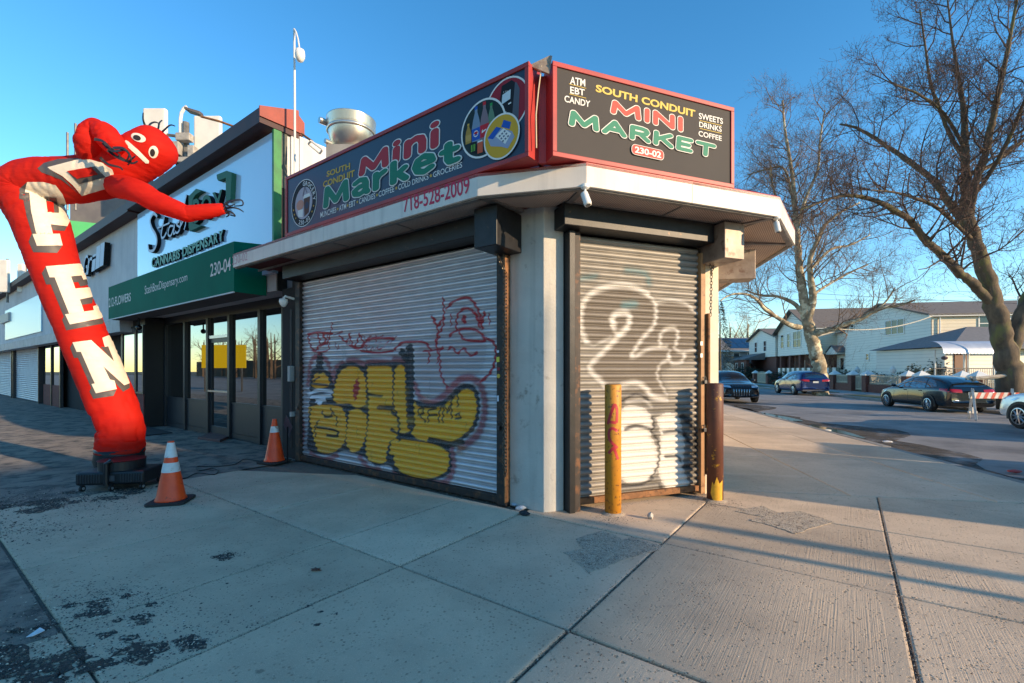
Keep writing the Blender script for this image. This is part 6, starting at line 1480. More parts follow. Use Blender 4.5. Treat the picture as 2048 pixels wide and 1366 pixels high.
board([(140,448),(222,450),(310,380),(300,350),(140,370)][::1], mat('grey_tarp', S(104,98,98), S(128,120,114), rough=.7, scale=1.2), 0)
board([(140,480),(200,482),(225,450),(140,441)], mat('green_tarp', S(90,196,110), S(110,206,130), rough=.6, scale=1.2), -.12)
MB().tube([at(170,440,BY+.2), at(170,540,BY+.2)], .1, 8).build('banner_post', ant_g, parent=bn)
# ------------------------------------------------------------------ houses across the side street
def lap_mat(name, c1, pitch=0.24):
    m = mat(name, c1, tuple(c*.93 for c in c1), rough=.6, scale=1.0)
    N, L = m.node_tree.nodes, m.node_tree.links
    geo = N.new('ShaderNodeNewGeometry'); sx = N.new('ShaderNodeSeparateXYZ'); L.new(geo.outputs['Position'], sx.inputs[0])
    md = N.new('ShaderNodeMath'); md.operation = 'FRACT'; dv = N.new('ShaderNodeMath'); dv.operation = 'DIVIDE'; dv.inputs[1].default_value = pitch
    L.new(sx.outputs['Z'], dv.inputs[0]); L.new(dv.outputs[0], md.inputs[0])
    src = N['Principled BSDF'].inputs['Base Color'].links[0].from_socket; dk = N.new('ShaderNodeMix'); dk.data_type = 'RGBA'; dk.inputs[7].default_value = (*[c*.55 for c in c1], 1); gt = N.new('ShaderNodeMapRange'); gt.inputs[1].default_value = .80; gt.inputs[2].default_value = .95; gt.inputs[4].default_value = .55
    L.new(md.outputs[0], gt.inputs[0]); L.new(gt.outputs[0], dk.inputs[0]); L.new(src, dk.inputs[6]); L.new(dk.outputs[2], N['Principled BSDF'].inputs['Base Color'])
    bp = N.new('ShaderNodeBump'); bp.inputs['Distance'].default_value = .03; bp.inputs['Strength'].default_value = .9; bp.invert = True
    L.new(md.outputs[0], bp.inputs['Height']); L.new(bp.outputs[0], N['Principled BSDF'].inputs['Normal']); return m
def brick_mat(name, c1, c2, mortar, sc=4.0):
    m = bpy.data.materials.new(name); m.use_nodes = True; MATS[name] = m; N, L = m.node_tree.nodes, m.node_tree.links
    geo = N.new('ShaderNodeNewGeometry'); mp = N.new('ShaderNodeMapping'); mp.inputs['Rotation'].default_value = (math.pi/2,0,A3); L.new(geo.outputs['Position'], mp.inputs[0])
    sx = N.new('ShaderNodeSeparateXYZ'); L.new(geo.outputs['Position'], sx.inputs[0]); ad = N.new('ShaderNodeMath'); L.new(sx.outputs['X'], ad.inputs[0]); L.new(sx.outputs['Y'], ad.inputs[1])
    cx = N.new('ShaderNodeCombineXYZ'); L.new(ad.outputs[0], cx.inputs[0]); L.new(sx.outputs['Z'], cx.inputs[1])
    b = N.new('ShaderNodeTexBrick'); b.inputs['Scale'].default_value = sc; b.inputs['Color1'].default_value = (*c1,1); b.inputs['Color2'].default_value = (*c2,1); b.inputs['Mortar'].default_value = (*mortar,1)
    L.new(cx.outputs[0], b.inputs['Vector']); L.new(b.outputs['Color'], N['Principled BSDF'].inputs['Base Color']); N['Principled BSDF'].inputs['Roughness'].default_value = .85; return m
sidingA, sidingB, sidingC = lap_mat('white_lap_siding', S(236,228,214)), lap_mat('cream_lap_siding', S(226,212,186)), lap_mat('grey_lap_siding', S(160,166,168))
shingle = mat('grey_shingle', S(126,114,104), S(104,95,88), rough=.9, scale=6, bump=.4, bscale=12); shingle_b = mat('blue_shingle', S(122,120,120), S(104,103,105), rough=.9, scale=6, bump=.4, bscale=12)
brickm = brick_mat('red_brick', S(112,60,48), S(96,50,42), S(120,104,94)); trim = mat('white_trim', S(226,224,218), rough=.5); hglass = glass_mat('house_glass', S(30,36,42), .14, .03)
curtain = mat('curtain', S(150,160,160), S(120,130,130), rough=.9, scale=4)
def window(fr, a0, a1, z0, z1, parent, split=1, mull=True, b=0.0):
    f_ = MB(fr)
    for (x0,x1,y0,y1) in ((a0-.09,a1+.09,z1,z1+.09),(a0-.09,a1+.09,z0-.09,z0),(a0-.09,a0,z0,z1),(a1,a1+.09,z0,z1)): f_.box(x0,x1,b-.05,b+.03,y0,y1)
    w_ = f_.build('window', trim, parent=parent)
    for k in range(split):
        p0, p1 = a0+(a1-a0)*k/split, a0+(a1-a0)*(k+1)/split
        MB(fr).box(p0+.04, p1-.04, b-.02, b+.02, z0+.04, z1-.04).build('pane', hglass, parent=w_)
        if mull: MB(fr).box(p0+.02, p1-.02, b-.035, b-.021, (z0+z1)/2-.03, (z0+z1)/2+.03).build('sash_bar', trim, parent=w_)
        if k: MB(fr).box(p0-.045, p0+.045, b-.04, b+.02, z0, z1).build('mullion', trim, parent=w_)
    return w_
def gable_house(name, label, fr, L_, D_, z0, eave, ridge, wall, roofm, ridge_along='depth', over=.35, base=None):
    """fr: street front frame, a along the street (away), b into the lot; ridge runs into the lot"""
    t = thing(name, label, 'house', fr.w(0,0,0))
    p = MB(fr)
    p.add([(0,0,z0),(L_,0,z0),(L_,0,eave),(L_/2,0,ridge),(0,0,eave),(0,D_,z0),(L_,D_,z0),(L_,D_,eave),(L_/2,D_,ridge),(0,D_,eave)],
          [(0,1,2,3,4),(9,8,7,6,5),(0,4,9,5),(1,6,7,2),(0,5,6,1)])
    p.build('wall', wall, parent=t)
    if base: MB(fr).box(-.03, L_+.03, -.04, D_, 0, z0+.002).build('foundation', base, parent=t)
    sl = (ridge-eave)/(L_/2); th = .14
    for s_ in (0, 1):
        x0, x1 = (-over, L_/2) if s_ == 0 else (L_+over, L_/2)
        ze = eave - over*sl
        r = MB(fr); r.add([(x0,-over,ze),(x1,-over,ridge),(x1,D_+over,ridge),(x0,D_+over,ze),(x0,-over,ze+th),(x1,-over,ridge+th),(x1,D_+over,ridge+th),(x0,D_+over,ze+th)], [(0,1,2,3),(7,6,5,4),(0,4,5,1),(2,6,7,3),(0,3,7,4)] if s_==0 else [(3,2,1,0),(4,5,6,7),(1,5,4,0),(3,7,6,2),(4,7,3,0)])
        o = r.build('roof', roofm, parent=t)
        MB(fr).box(min(x0,x0+(.08 if s_==0 else -.08)), max(x0,x0+(.08 if s_==0 else -.08)), -over, D_+over, ze-.06, ze+.12).build('gutter', trim, parent=o)
    return t
# near house: gable to the street, long lit flank towards the viewer
SD = Vector((math.sin(A3), math.cos(A3), 0))
def lot(px, Y, L_): p = at(px, 740, Y)+SD*L_; return Fr(p.x, p.y, -SD.x, -SD.y)   # street front of a lot: a runs towards the viewer, b into the lot
fa = lot(1862, 35.0, 12.0)
brown_base = mat('brown_foundation', S(120,100,84), S(104,86,74), rough=.9, scale=3)
hA = gable_house('house', 'two storey white siding house with long cream flank behind the dark hatchback', fa, 12.0, 16.0, 1.0, 5.75, 7.35, sidingA, shingle, base=brown_base)
for (x0,x1,y0,y1,n) in ((1772,1808,640,668,3),(1770,1815,702,728,3),(1733,1738,708,720,1),(1702,1708,650,660,1)):
    a0, a1 = fa.hit(x0,700)[0], fa.hit(x1,700)[0]; z1_, z0_ = fa.hit((x0+x1)/2,y0)[1], fa.hit((x0+x1)/2,y1)[1]
    window(fa, a0, a1, z0_, z1_, hA, n)
# flank wall skin in cream and its windows (frame with a running towards the right of the picture)
flk = Fr(fa.w(12.03,0).x, fa.w(12.03,0).y, math.cos(A3), -math.sin(A3))
MB(flk).box(0.02, 16, -.03, -.002, 3.6, 5.7).build('flank_siding', sidingB, parent=hA); MB(flk).box(0.6, 16, -.02, -.002, 1.0, 3.5).build('flank_siding', sidingB, parent=hA)
MB(flk).box(-.3, 16, -.36, -.002, 3.38, 3.62).build('flank_ledge', brown_base, parent=hA)
for (x0,x1,y0,y1) in ((1958,1980,632,662),(2004,2018,632,662)):
    a0, a1 = flk.hit(x0,700)[0], flk.hit(x1,700)[0]; window(flk, a0, a1, flk.hit(x0,y1)[1], flk.hit(x0,y0)[1], hA, 1, b=-.03)
MB(flk).tube([(.5,-.12,5.6),(.5,-.12,3.7),(.9,-.1,3.4),(.9,-.1,1.0)], .05, 6).build('downpipe', trim, parent=hA)
# left annexe of the near house with a small door hood
fb_ = Fr(*fa.w(-3.4, .6)[:2], -SD.x, -SD.y)
MB(fb_).box(0, 3.4, 0, 8, .9, 5.5).build('annexe_wall', sidingA, parent=hA)
an = MB(fb_); an.add([(-.1,-.3,5.45),(3.6,-.3,5.45),(3.6,3,6.6),(-.1,3,6.6),(-.1,8,5.45),(3.6,8,5.45)], [(0,1,2,3),(3,2,5,4),(0,3,4),(1,5,2)]); an.build('annexe_roof', shingle, parent=hA)
hd_ = MB(fb_); hd_.add([(.6,-1.1,3.35),(2.8,-1.1,3.35),(1.7,-1.1,4.05),(.6,0,3.35),(2.8,0,3.35),(1.7,0,4.05),(.6,-1.1,3.2),(2.8,-1.1,3.2),(.6,0,3.2),(2.8,0,3.2)], [(0,1,2),(0,2,5,3),(2,1,4,5),(6,7,1,0),(8,9,7,6),(6,0,3,8),(7,9,4,1)]); hd_.build('door_hood', trim, parent=hA)
hr = MB(fb_); hr.add([(.45,-1.2,3.36),(1.7,-1.2,4.15),(1.7,0,4.15),(.45,0,3.36),(2.95,-1.2,3.36),(2.95,0,3.36)], [(0,1,2,3),(1,4,5,2)]); hr.build('hood_shingles', shingle_b, parent=hA)
d_ = MB(fb_).box(1.2, 2.2, -.06, .0, 1.0, 3.1).build('door', trim, parent=hA); MB(fb_).box(1.4, 2.0, -.075, -.061, 1.6, 2.8).build('pane', hglass, parent=d_)
# brick house with gable
fB = lot(1622, 50.0, 9.0)
hB = gable_house('house', 'white gabled house with brick ground floor behind the pale sycamore', fB, 9.0, 15.0, 3.3, 6.3, 8.6, sidingA, shingle, over=.5)
MB(fB).box(.4, 9.0, 0.9, 14, 0, 3.3).build('ground_floor', brickm, parent=hB)
for k in range(4): MB(fB).box(.3+2.7*k, .75+2.7*k, .1, .55, 0, 3.3).build('porch_pillar', brickm, parent=hB)
flB = Fr(fB.w(9.03,0).x, fB.w(9.03,0).y, math.cos(A3), -math.sin(A3)); MB(flB).box(.02, 15, -.03, -.002, 3.3, 6.25).build('flank_siding', sidingB, parent=hB)
window(flB, 3.2, 4.9, 4.2, 5.5, hB, 1, b=-.03)
window(fB, 4.6, 6.6, 4.2, 6.0, hB, 2); window(fB, 1.0, 1.8, 4.3, 5.9, hB, 1); window(fB, 2.9, 3.6, 4.3, 5.9, hB, 1)
for a in (1.6, 4.4, 7.0): window(fB, a, a+1.0, .9, 2.6, hB, 1, b=.9)
# lower wing with brick porch
fW = Fr(*fB.w(-10.3, -.2)[:2], -SD.x, -SD.y)
hW = gable_house('house', 'lower pale house with small brick porch left of the gabled house', fW, 10.0, 12, 3.3, 5.9, 7.2, sidingA, shingle, over=.4)
MB(fW).box(0.1, 9.8, .2, 12, 0, 3.3).build('ground_floor', brickm, parent=hW)
pr_ = MB(fW); pr_.add([(.5,-2.6,3.1),(6.5,-2.6,3.1),(6.5,0,3.9),(.5,0,3.9)], [(0,1,2,3)]); pr_.add([(.5,-2.6,2.95),(6.5,-2.6,2.95),(6.5,-2.6,3.1),(.5,-2.6,3.1),(.5,0,3.9),(6.5,0,3.9),(.5,0,2.95),(6.5,0,2.95)], [(0,1,2,3),(6,0,3,4),(1,7,5,2)]); pr_.build('porch_roof', shingle_b, parent=hW)
MB(fW).box(.8, 6.2, -2.3, -1.9, 0, 2.95).build('porch_wall', brickm, parent=hW)
window(fW, 2.5, 3.4, 4.1, 5.5, hW, 1); window(fW, 6.0, 6.9, 4.1, 5.5, hW, 1); window(fW, 1.6, 2.4, 1.0, 2.5, hW, 1, b=-2.3); window(fW, 4.2, 5.0, 1.0, 2.5, hW, 1, b=-2.3)
# far grey house with solar panels
fC = Fr(*at(1545, 740, 74.0)[:2], math.sin(A3), math.cos(A3))
hC = thing('house', 'grey siding house with dark solar panels far down the street', 'house', fC.w(0,0,0))
q0 = at(1425, 740, 72.0); q1 = at(1540, 740, 72.0); fc2 = Fr(q0.x, q0.y, 1, -.05); W_ = q1.x-q0.x
MB(fc2).box(0, W_, 0, 9, 0, 4.6).build('wall', sidingC, parent=hC)
rC = MB(fc2); rC.add([(-.4,-.5,4.55),(W_+.4,-.5,4.55),(W_+.4,4.5,6.9),(-.4,4.5,6.9),(-.4,9.5,4.55),(W_+.4,9.5,4.55)], [(0,1,2,3),(3,2,5,4),(0,3,4),(1,5,2)]); roofC = rC.build('roof', shingle_b, parent=hC)
for i in range(4):
    for j in range(2):
        x0, y0 = 3.0+1.4*i, .3+1.9*j; zf = lambda y: 4.55+(y+.5)*.47+.07
        s_ = MB(fc2); s_.add([(x0,y0,zf(y0)),(x0+1.33,y0,zf(y0)),(x0+1.33,y0+1.82,zf(y0+1.82)),(x0,y0+1.82,zf(y0+1.82))], [(0,1,2,3)]); s_.build('solar_panel', glass_mat('solar', S(24,34,60), .3, .05), parent=roofC)
MB(fc2).box(-.4, W_+.4, -.55, -.45, 4.4, 4.6).build('gutter', trim, parent=hC)
for x in (3.2, 5.4): window(fc2, x, x+.9, 3.0, 4.2, hC, 1)
MB(fc2).box(2.0, 7.5, -3, -.01, 0, 2.6).build('front_extension', sidingA, parent=hC); rE = MB(fc2); rE.add([(1.6,-3.4,2.5),(7.9,-3.4,2.5),(7.9,0,3.7),(1.6,0,3.7)], [(0,1,2,3)]); rE.build('extension_roof', shingle, parent=hC)
for x in (3.4, 5.0, 5.8): window(fc2, x, x+.5, 1.2, 2.2, hC, 1, b=-3.0)
# porch house at the right edge with scalloped awning, rails and stairs
PYD = 27.5
po = at(2040, 740, PYD); fD = Fr(po.x-.2, po.y-1, math.sin(A3), math.cos(A3))
hD = thing('house', 'porch house with blue grey roof and curved metal awning at the right edge', 'house', at(1960, 748, PYD))
fE = Fr(at(1878,740,PYD).x, at(1878,740,PYD).y, 1, 0.0)
Wd = at(2060,740,PYD).x - at(1878,740,PYD).x
MB(fE).box(2.6, Wd+4, 2.4, 8, 0, 3.0).build('wall', sidingA, parent=hD)
rD = MB(fE); rD.add([(2.3,1.6,3.05),(Wd+6,1.6,3.05),(Wd+6,6.0,4.7),(7.6,6.0,4.7),(2.3,8.4,3.05),(Wd+6,8.4,3.05),(2.3,1.6,2.9),(Wd+6,1.6,2.9)], [(0,1,2,3),(3,2,5,4),(0,3,4),(6,7,1,0)]); rD.build('roof', shingle_b, parent=hD)
awm = mat('metal_awning', S(176,184,196), S(160,168,182), rough=.4, metal=.2, scale=2)
aw_ = MB(fE); nseg = 10; prof = [(-.9*math.cos(t*math.pi/2/6)+0.0, 2.55+.75*math.sin(t*math.pi/2/6)) for t in range(7)]
vs = []
for i in range(41):
    x = -.1 + 4.0*i/40
    for j, (y, z) in enumerate(prof): vs.append((x, y+.5, z - (.06*abs(math.sin(i*math.pi/2)) if j == 0 else 0)))
aw_.add(vs, [(i*7+j, (i+1)*7+j, (i+1)*7+j+1, i*7+j+1) for i in range(40) for j in range(6)]); aw_.build('awning', awm, parent=hD, smooth=True)
rail_m = mat('porch_rail_grey', S(96,94,94), rough=.5, metal=.4)
MB(fE).box(0.2, 4.2, .6, 2.4, 0, .75).build('porch_deck', brown_base, parent=hD)
for x in (0.4, 2.2, 2.45, 4.0): MB(fE).tube([(x,.7,.75),(x,.7,2.75)], .05, 8).build('post', trim, parent=hD)
pk = MB(fE)
for i in range(34): pk.tube([(.3+.11*i,.66,.75),(.3+.11*i,.66,1.65)], .014, 4)
pk.tube([(.3,.66,1.65),(4.0,.66,1.65)], .03, 6); pk.tube([(.3,.66,.85),(4.0,.66,.85)], .02, 6); stuff(pk.build('railing', rail_m, parent=hD))
st = MB(fE)
for k in range(5): st.box(.2-.28*k-.28, .2-.28*k, .9, 2.2, 0, .62-.14*k)
st.build('steps', brown_base, parent=hD)
for y in (.9, 2.2): MB(fE).tube([(.3,y,1.65),(-1.3,y,.75)], .035, 6).build('stair_rail', trim, parent=hD)
dD = MB(fE).box(3.2, 4.1, 2.34, 2.4, .75, 2.8).build('door', mat('brown_door', S(110,74,56), rough=.6), parent=hD)
tag(MB().ball(at(1889,716,PYD-.2), .16, .16, .12).build('hanging_basket', mat('purple_pot', S(100,60,90), S(70,80,60), rough=.8, scale=20)), 'small hanging basket under the curved metal awning', 'basket')
# ------------------------------------------------------------------ front fences
def pillar(fr, a, b, par, h=1.25, w=.5, capz=.28):
    p = MB(fr).box(a-w/2, a+w/2, b-w/2, b+w/2, 0, h).build('brick_pillar', brickm, parent=par)
    c = MB(fr); c.add([(a-w/2-.07,b-w/2-.07,h),(a+w/2+.07,b-w/2-.07,h),(a+w/2+.07,b+w/2+.07,h),(a-w/2-.07,b+w/2+.07,h),(a,b,h+capz),(a-w/2-.07,b-w/2-.07,h-.08),(a+w/2+.07,b-w/2-.07,h-.08),(a+w/2+.07,b+w/2+.07,h-.08),(a-w/2-.07,b+w/2+.07,h-.08)],
        [(0,1,4),(1,2,4),(2,3,4),(3,0,4),(5,6,1,0),(6,7,2,1),(7,8,3,2),(8,5,0,3),(8,7,6,5)]); c.build('pillar_cap', trim, parent=p)
FB_ = -13.1
def kba(px): # a on the fence line for a photo column
    rx = (px-HX)/F; p = KB.w(0, FB_); return (rx*p.y-p.x)/(KB.e[0]-rx*KB.e[1])
fence_m = mat('pale_picket', S(198,190,170), S(170,160,140), rough=.6, scale=6)
def picket_fence(x0, x1, label, name='fence', wallh=.55, top=1.2, cat='fence', pil=(), gate=False):
    a0, a1 = kba(x1), kba(x0)
    t = thing(name, label, cat, KB.w((a0+a1)/2, FB_, 0))
    if not gate: MB(KB).box(a0, a1, FB_-.12, FB_+.12, 0, wallh).build('brick_base', brickm, parent=t)
    p = MB(KB); n = int((a1-a0)/.13); z0 = .1 if gate else wallh
    for i in range(n+1): p.box(a0+(a1-a0)*i/n-.018, a0+(a1-a0)*i/n+.018, FB_-.02, FB_+.02, z0, top+(.15*math.sin(math.pi*i/n) if gate else 0))
    p.box(a0, a1, FB_-.03, FB_+.03, top-.12, top-.06); p.box(a0, a1, FB_-.03, FB_+.03, z0+.08, z0+.13); stuff(p.build('pickets', fence_m, parent=t))
    for x in pil: pillar(KB, kba(x), FB_, t)
    return t
picket_fence(1738, 1812, 'pale picket fence on brick base with pillars left of the hatchback', pil=(1735, 1817))
picket_fence(1712, 1730, 'arched pale garden gate between two brick pillars', 'gate', top=1.15, cat='gate', gate=True)
picket_fence(1672, 1704, 'short picket fence on brick base by the bare shrub', pil=(1670, 1706))
picket_fence(1515, 1533, 'white arched gate between pillars left of the blue suv', 'gate', top=1.25, cat='gate', pil=(1511, 1538), gate=True)
picket_fence(1845, 1990, 'picket fence with white capped pillars behind the hatchback', pil=(1843, 1925, 1957))
gf = thing('panel_fence', 'green and white panel fence behind the blue suv', 'fence', KB.w(kba(1580), FB_-.5, 0))
a0, a1 = kba(1665), kba(1546); n = 22
for i in range(n):
    x0, x1 = a0+(a1-a0)*i/n, a0+(a1-a0)*(i+1)/n
    MB(KB).box(x0+.01, x1-.01, FB_-.55, FB_-.5, .05, 1.75).build('board', trim if i % 2 else mat('green_board', S(60,84,76), rough=.6), parent=gf)
white_wall = MB(KB).box(kba(1840), kba(1680), FB_-2.2, FB_-2.0, 0, 1.25).build('garden_wall', trim); tag(white_wall, 'low white garden wall in front of the white siding house', 'wall')
for x, lb in ((1677,'left white lantern finial on the garden wall'),(1745,'right white lantern finial on the garden wall')):
    q = KB.w(kba(x)+1.5, FB_-2.1, 1.25); tag(MB().lathe([(.12,0),(.12,.1),(.2,.12),(.2,.35),(.05,.55),(.04,.6)], q, 8).build('wall_lantern', trim), lb, 'lantern')
# ------------------------------------------------------------------ shrubs
leaf_m = [mat('shrub_dark', S(44,56,36), S(34,44,30), rough=.8, scale=4), mat('shrub_olive', S(74,76,48), S(60,64,42), rough=.8, scale=4), mat('twig_tan', S(150,104,70), S(120,86,62), rough=.9, scale=6)]
def shrub(p, rx, ry, rz, label, kind, n=900, name='shrub'):
    t = thing(name, label, 'shrub', p); q = random.Random(int(p[0]*91)); mb = MB()
    for _ in range(n):
        u = Vector((q.gauss(0,1),q.gauss(0,1),q.gauss(0,1))).normalized()*(q.random()**.4); lump = 1+.25*math.sin(u.x*5+p[0])*math.sin(u.y*4)+.15*math.sin(u.z*7)
        c = Vector((p[0]+u.x*rx*lump, p[1]+u.y*ry*lump, p[2]+max(.03, rz+u.z*rz*lump))); s_ = q.uniform(.05,.11)
        d1 = Vector((q.gauss(0,1),q.gauss(0,1),q.gauss(0,1))).normalized(); d2 = d1.orthogonal().normalized()
        mb.add([(c-d1*s_)[:], (c+d2*s_*.6)[:], (c+d1*s_)[:], (c-d2*s_*.6)[:]], [(0,1,2,3)])
    stuff(mb.build('foliage', leaf_m[kind], parent=t)); st = MB()
    for k in range(7): st.tube([p, (p[0]+q.uniform(-.6,.6)*rx, p[1]+q.uniform(-.6,.6)*ry, p[2]+rz*q.uniform(.8,1.6))], [.035,.01], 5)
    st.build('stems', leaf_m[2], parent=t)
def kp(px, bb, z=0.0): # ground point on a line parallel to the kerb
    rx = (px-HX)/F; p = KB.w(0, bb); a = (rx*p.y-p.x)/(KB.e[0]-rx*KB.e[1]); q = KB.w(a, bb, z); return q
shrub(kp(1832,-14.6), 1.1, 1.1, .95, 'large rounded olive shrub behind the picket fence', 1, 1500)
shrub(kp(1875,-16.5), .8, .8, 1.1, 'dark upright evergreen shrub by the porch steps', 0, 1100)
shrub(kp(1745,-14.3), .9, .8, .75, 'low green shrub behind the arched gate', 0, 900)
shrub(kp(1690,-14.0), .8, .8, .9, 'pale twiggy shrub in front of the white house', 1, 500)
shrub(kp(1492,-14.5), 2.2, 1.6, 1.15, 'dark green hedge shrub left of the white arched gate', 0, 2200)
shrub(kp(1557,-13.0), 1.2, .8, .8, 'trimmed dark hedge behind the blue suv', 0, 900)
# ------------------------------------------------------------------ bare trees
class Twigs:
    def __init__(s): s.v, s.f = [], []
    def tube(s, P_, R_, n):
        o = len(s.v); m = len(P_); prev = None
        for i in range(m):
            t = (P_[min(i+1,m-1)]-P_[max(i-1,0)]); t = t.normalized() if t.length > 1e-9 else Vector((0,0,1))
            nx_ = t.orthogonal().normalized() if prev is None else (prev - t*prev.dot(t))
            nx_ = nx_.normalized() if nx_.length > 1e-5 else t.orthogonal().normalized(); prev = nx_; ny_ = t.cross(nx_)
            for k in range(n):
                a = 2*math.pi*k/n; q = P_[i]+(nx_*math.cos(a)+ny_*math.sin(a))*R_[i]; s.v.append((q.x,q.y,q.z))
        for i in range(m-1):
            for k in range(n): k2 = (k+1)%n; s.f.append((o+i*n+k, o+i*n+k2, o+(i+1)*n+k2, o+(i+1)*n+k))
def grow(tw, buds, p, d, L_, r, lev, q, up=.12, droop=0.0, spread=.75, bud=True, kids=(5,6,5), wig=.18):
    n = max(3, int(3+L_*1.2)) if lev < 3 else 3
    P_, R_ = [p], [r]; d = d.copy()
    for i in range(n):
        d = (d + Vector((q.gauss(0,wig),q.gauss(0,wig),q.gauss(0,wig)+up-droop*lev*.1))).normalized()
        P_.append(P_[-1]+d*(L_/n)); R_.append(r*(1-.72*(i+1)/n))
    tw.tube(P_, R_, 5 if lev == 0 else (4 if lev == 1 else 3))
    if lev >= 3:
        if bud:
            if q.random() < .7: buds.append(P_[-1].copy())
        return
    nk = kids[lev]
    for k in range(nk):
        i = q.uniform(.25, 1.0)*n; i0 = min(int(i), n-1); b = P_[i0].lerp(P_[i0+1], i-i0)
        ax = (P_[min(i0+1,n)]-P_[i0]).normalized(); s_ = Vector((q.gauss(0,1),q.gauss(0,1),q.gauss(0,1))); s_ = (s_-ax*s_.dot(ax)).normalized()
        nd = (ax*(1-spread*.55)+s_*spread).normalized()
        grow(tw, buds, b, nd, L_*q.uniform(.42,.68), max(.0055, R_[i0]*.55), lev+1, q, up, droop, spread, bud, kids, wig)
def bare_tree(name, label, limbs, bark, seed, twigm, budm=None, per=1.6, L0=2.2, up=.10, kids=(5,6,5), spread=.75, sides=10, start=.25, minr=.010):
    """limbs: list of (points, radii) in world space; first one is the trunk"""
    q = random.Random(seed); base = limbs[0][0][0]
    t = thing(name, label, 'tree', (base[0], base[1], 0)); tm_ = MB(); tm_.smooth = True
    tw, buds = Twigs(), []
    for li, (pts, rr_) in enumerate(limbs):
        P_ = smooth([tuple(p) for p in pts], 8); R_ = [w for _, w in smooth([(i, w) for i, w in enumerate(rr_)], 8)]
        P_ = [Vector(p)+Vector((q.gauss(0,.3),q.gauss(0,.3),q.gauss(0,.3)))*R_[i]*.25 for i, p in enumerate(P_)]
        n0_ = len(tm_.v); sd_ = sides+6 if R_[0] > .15 else sides; tm_.tube(P_, [max(.01,r) for r in R_], sd_)
        for i in range(len(P_)):
            if R_[i] > .06:
                for k in range(sd_): v = Vector(tm_.v[n0_+i*sd_+k]); tm_.v[n0_+i*sd_+k] = tuple(v+(v-P_[i]).normalized()*R_[i]*(.16*mnz.noise(v*2.2)+.10*mnz.noise(v*6.0)))
        tot = sum((P_[i+1]-P_[i]).length for i in range(len(P_)-1)); acc = 0
        for i in range(len(P_)-1):
            seg = (P_[i+1]-P_[i]).length; acc += seg
            if acc/tot < (start if li == 0 else .18): continue
            x = seg*per; cnt = int(x)+(1 if q.random() < x-int(x) else 0)
            for _ in range(cnt):
                ax = (P_[i+1]-P_[i]).normalized(); s_ = Vector((q.gauss(0,1),q.gauss(0,1),q.gauss(0,.8)+.3)); s_ = (s_-ax*s_.dot(ax)).normalized()
                grow(tw, buds, P_[i], (ax*.6+s_*.8).normalized(), L0*q.uniform(.6,1.3)*(1-.35*acc/tot), max(minr*1.6, min(R_[i]*.35,.045)), 0, q, up, .0, spread, budm is not None, kids)
    tm_.build('trunk', bark, parent=t)
    mb = MB(); mb.v, mb.f, mb.mi = tw.v, tw.f, [0]*len(tw.f); stuff(mb.build('crown', twigm, parent=t))
    if budm is not None:
        bb_ = MB()
        for p in buds:
            s_ = q.uniform(.014,.03); d1 = Vector((q.gauss(0,1),q.gauss(0,1),q.gauss(0,1))).normalized()*s_; d2 = d1.orthogonal().normalized()*s_*.6; d3 = d1.cross(d2).normalized()*s_*.6
            o = len(bb_.v); bb_.v += [(p+d1)[:], (p-d1*.6+d2)[:], (p-d1*.6-d2*.5+d3)[:], (p-d1*.6-d2*.5-d3)[:]]; bb_.f += [(o,o+1,o+2),(o,o+2,o+3),(o,o+3,o+1)]; bb_.mi += [0]*3
        if bb_.v: stuff(bb_.build('buds', budm, parent=t))
    return t
bark_d = mat('dark_bark', S(112,96,78), S(76,66,55), rough=.95, scale=5, bump=1.0, bscale=9, stretch=(1,1,.35), c3=S(112,108,62), scale3=2.2, thr3=.60, w3=.08)
bark_s = mat('sycamore_bark', S(176,160,132), S(120,104,84), rough=.9, scale=3.0, bump=.5, bscale=12, c3=S(214,202,172), scale3=2.4, thr3=.56, w3=.04)
twig_d = mat('twig_brown', S(88,70,60), rough=.9); twig_s = mat('twig_pale', S(126,104,86), rough=.9); bud_m = mat('bud_red', S(112,72,62), rough=.8)
TK = .54
def tl_(lst, Y, dys=None):
    k = TK
    out = [];
    for i, (x, y, w) in enumerate(lst): out.append((at(x, y, Y+(dys[i] if dys else 0)), w/2/F*Y*k))
    return [o[0] for o in out], [o[1] for o in out]
TY1 = 18.0
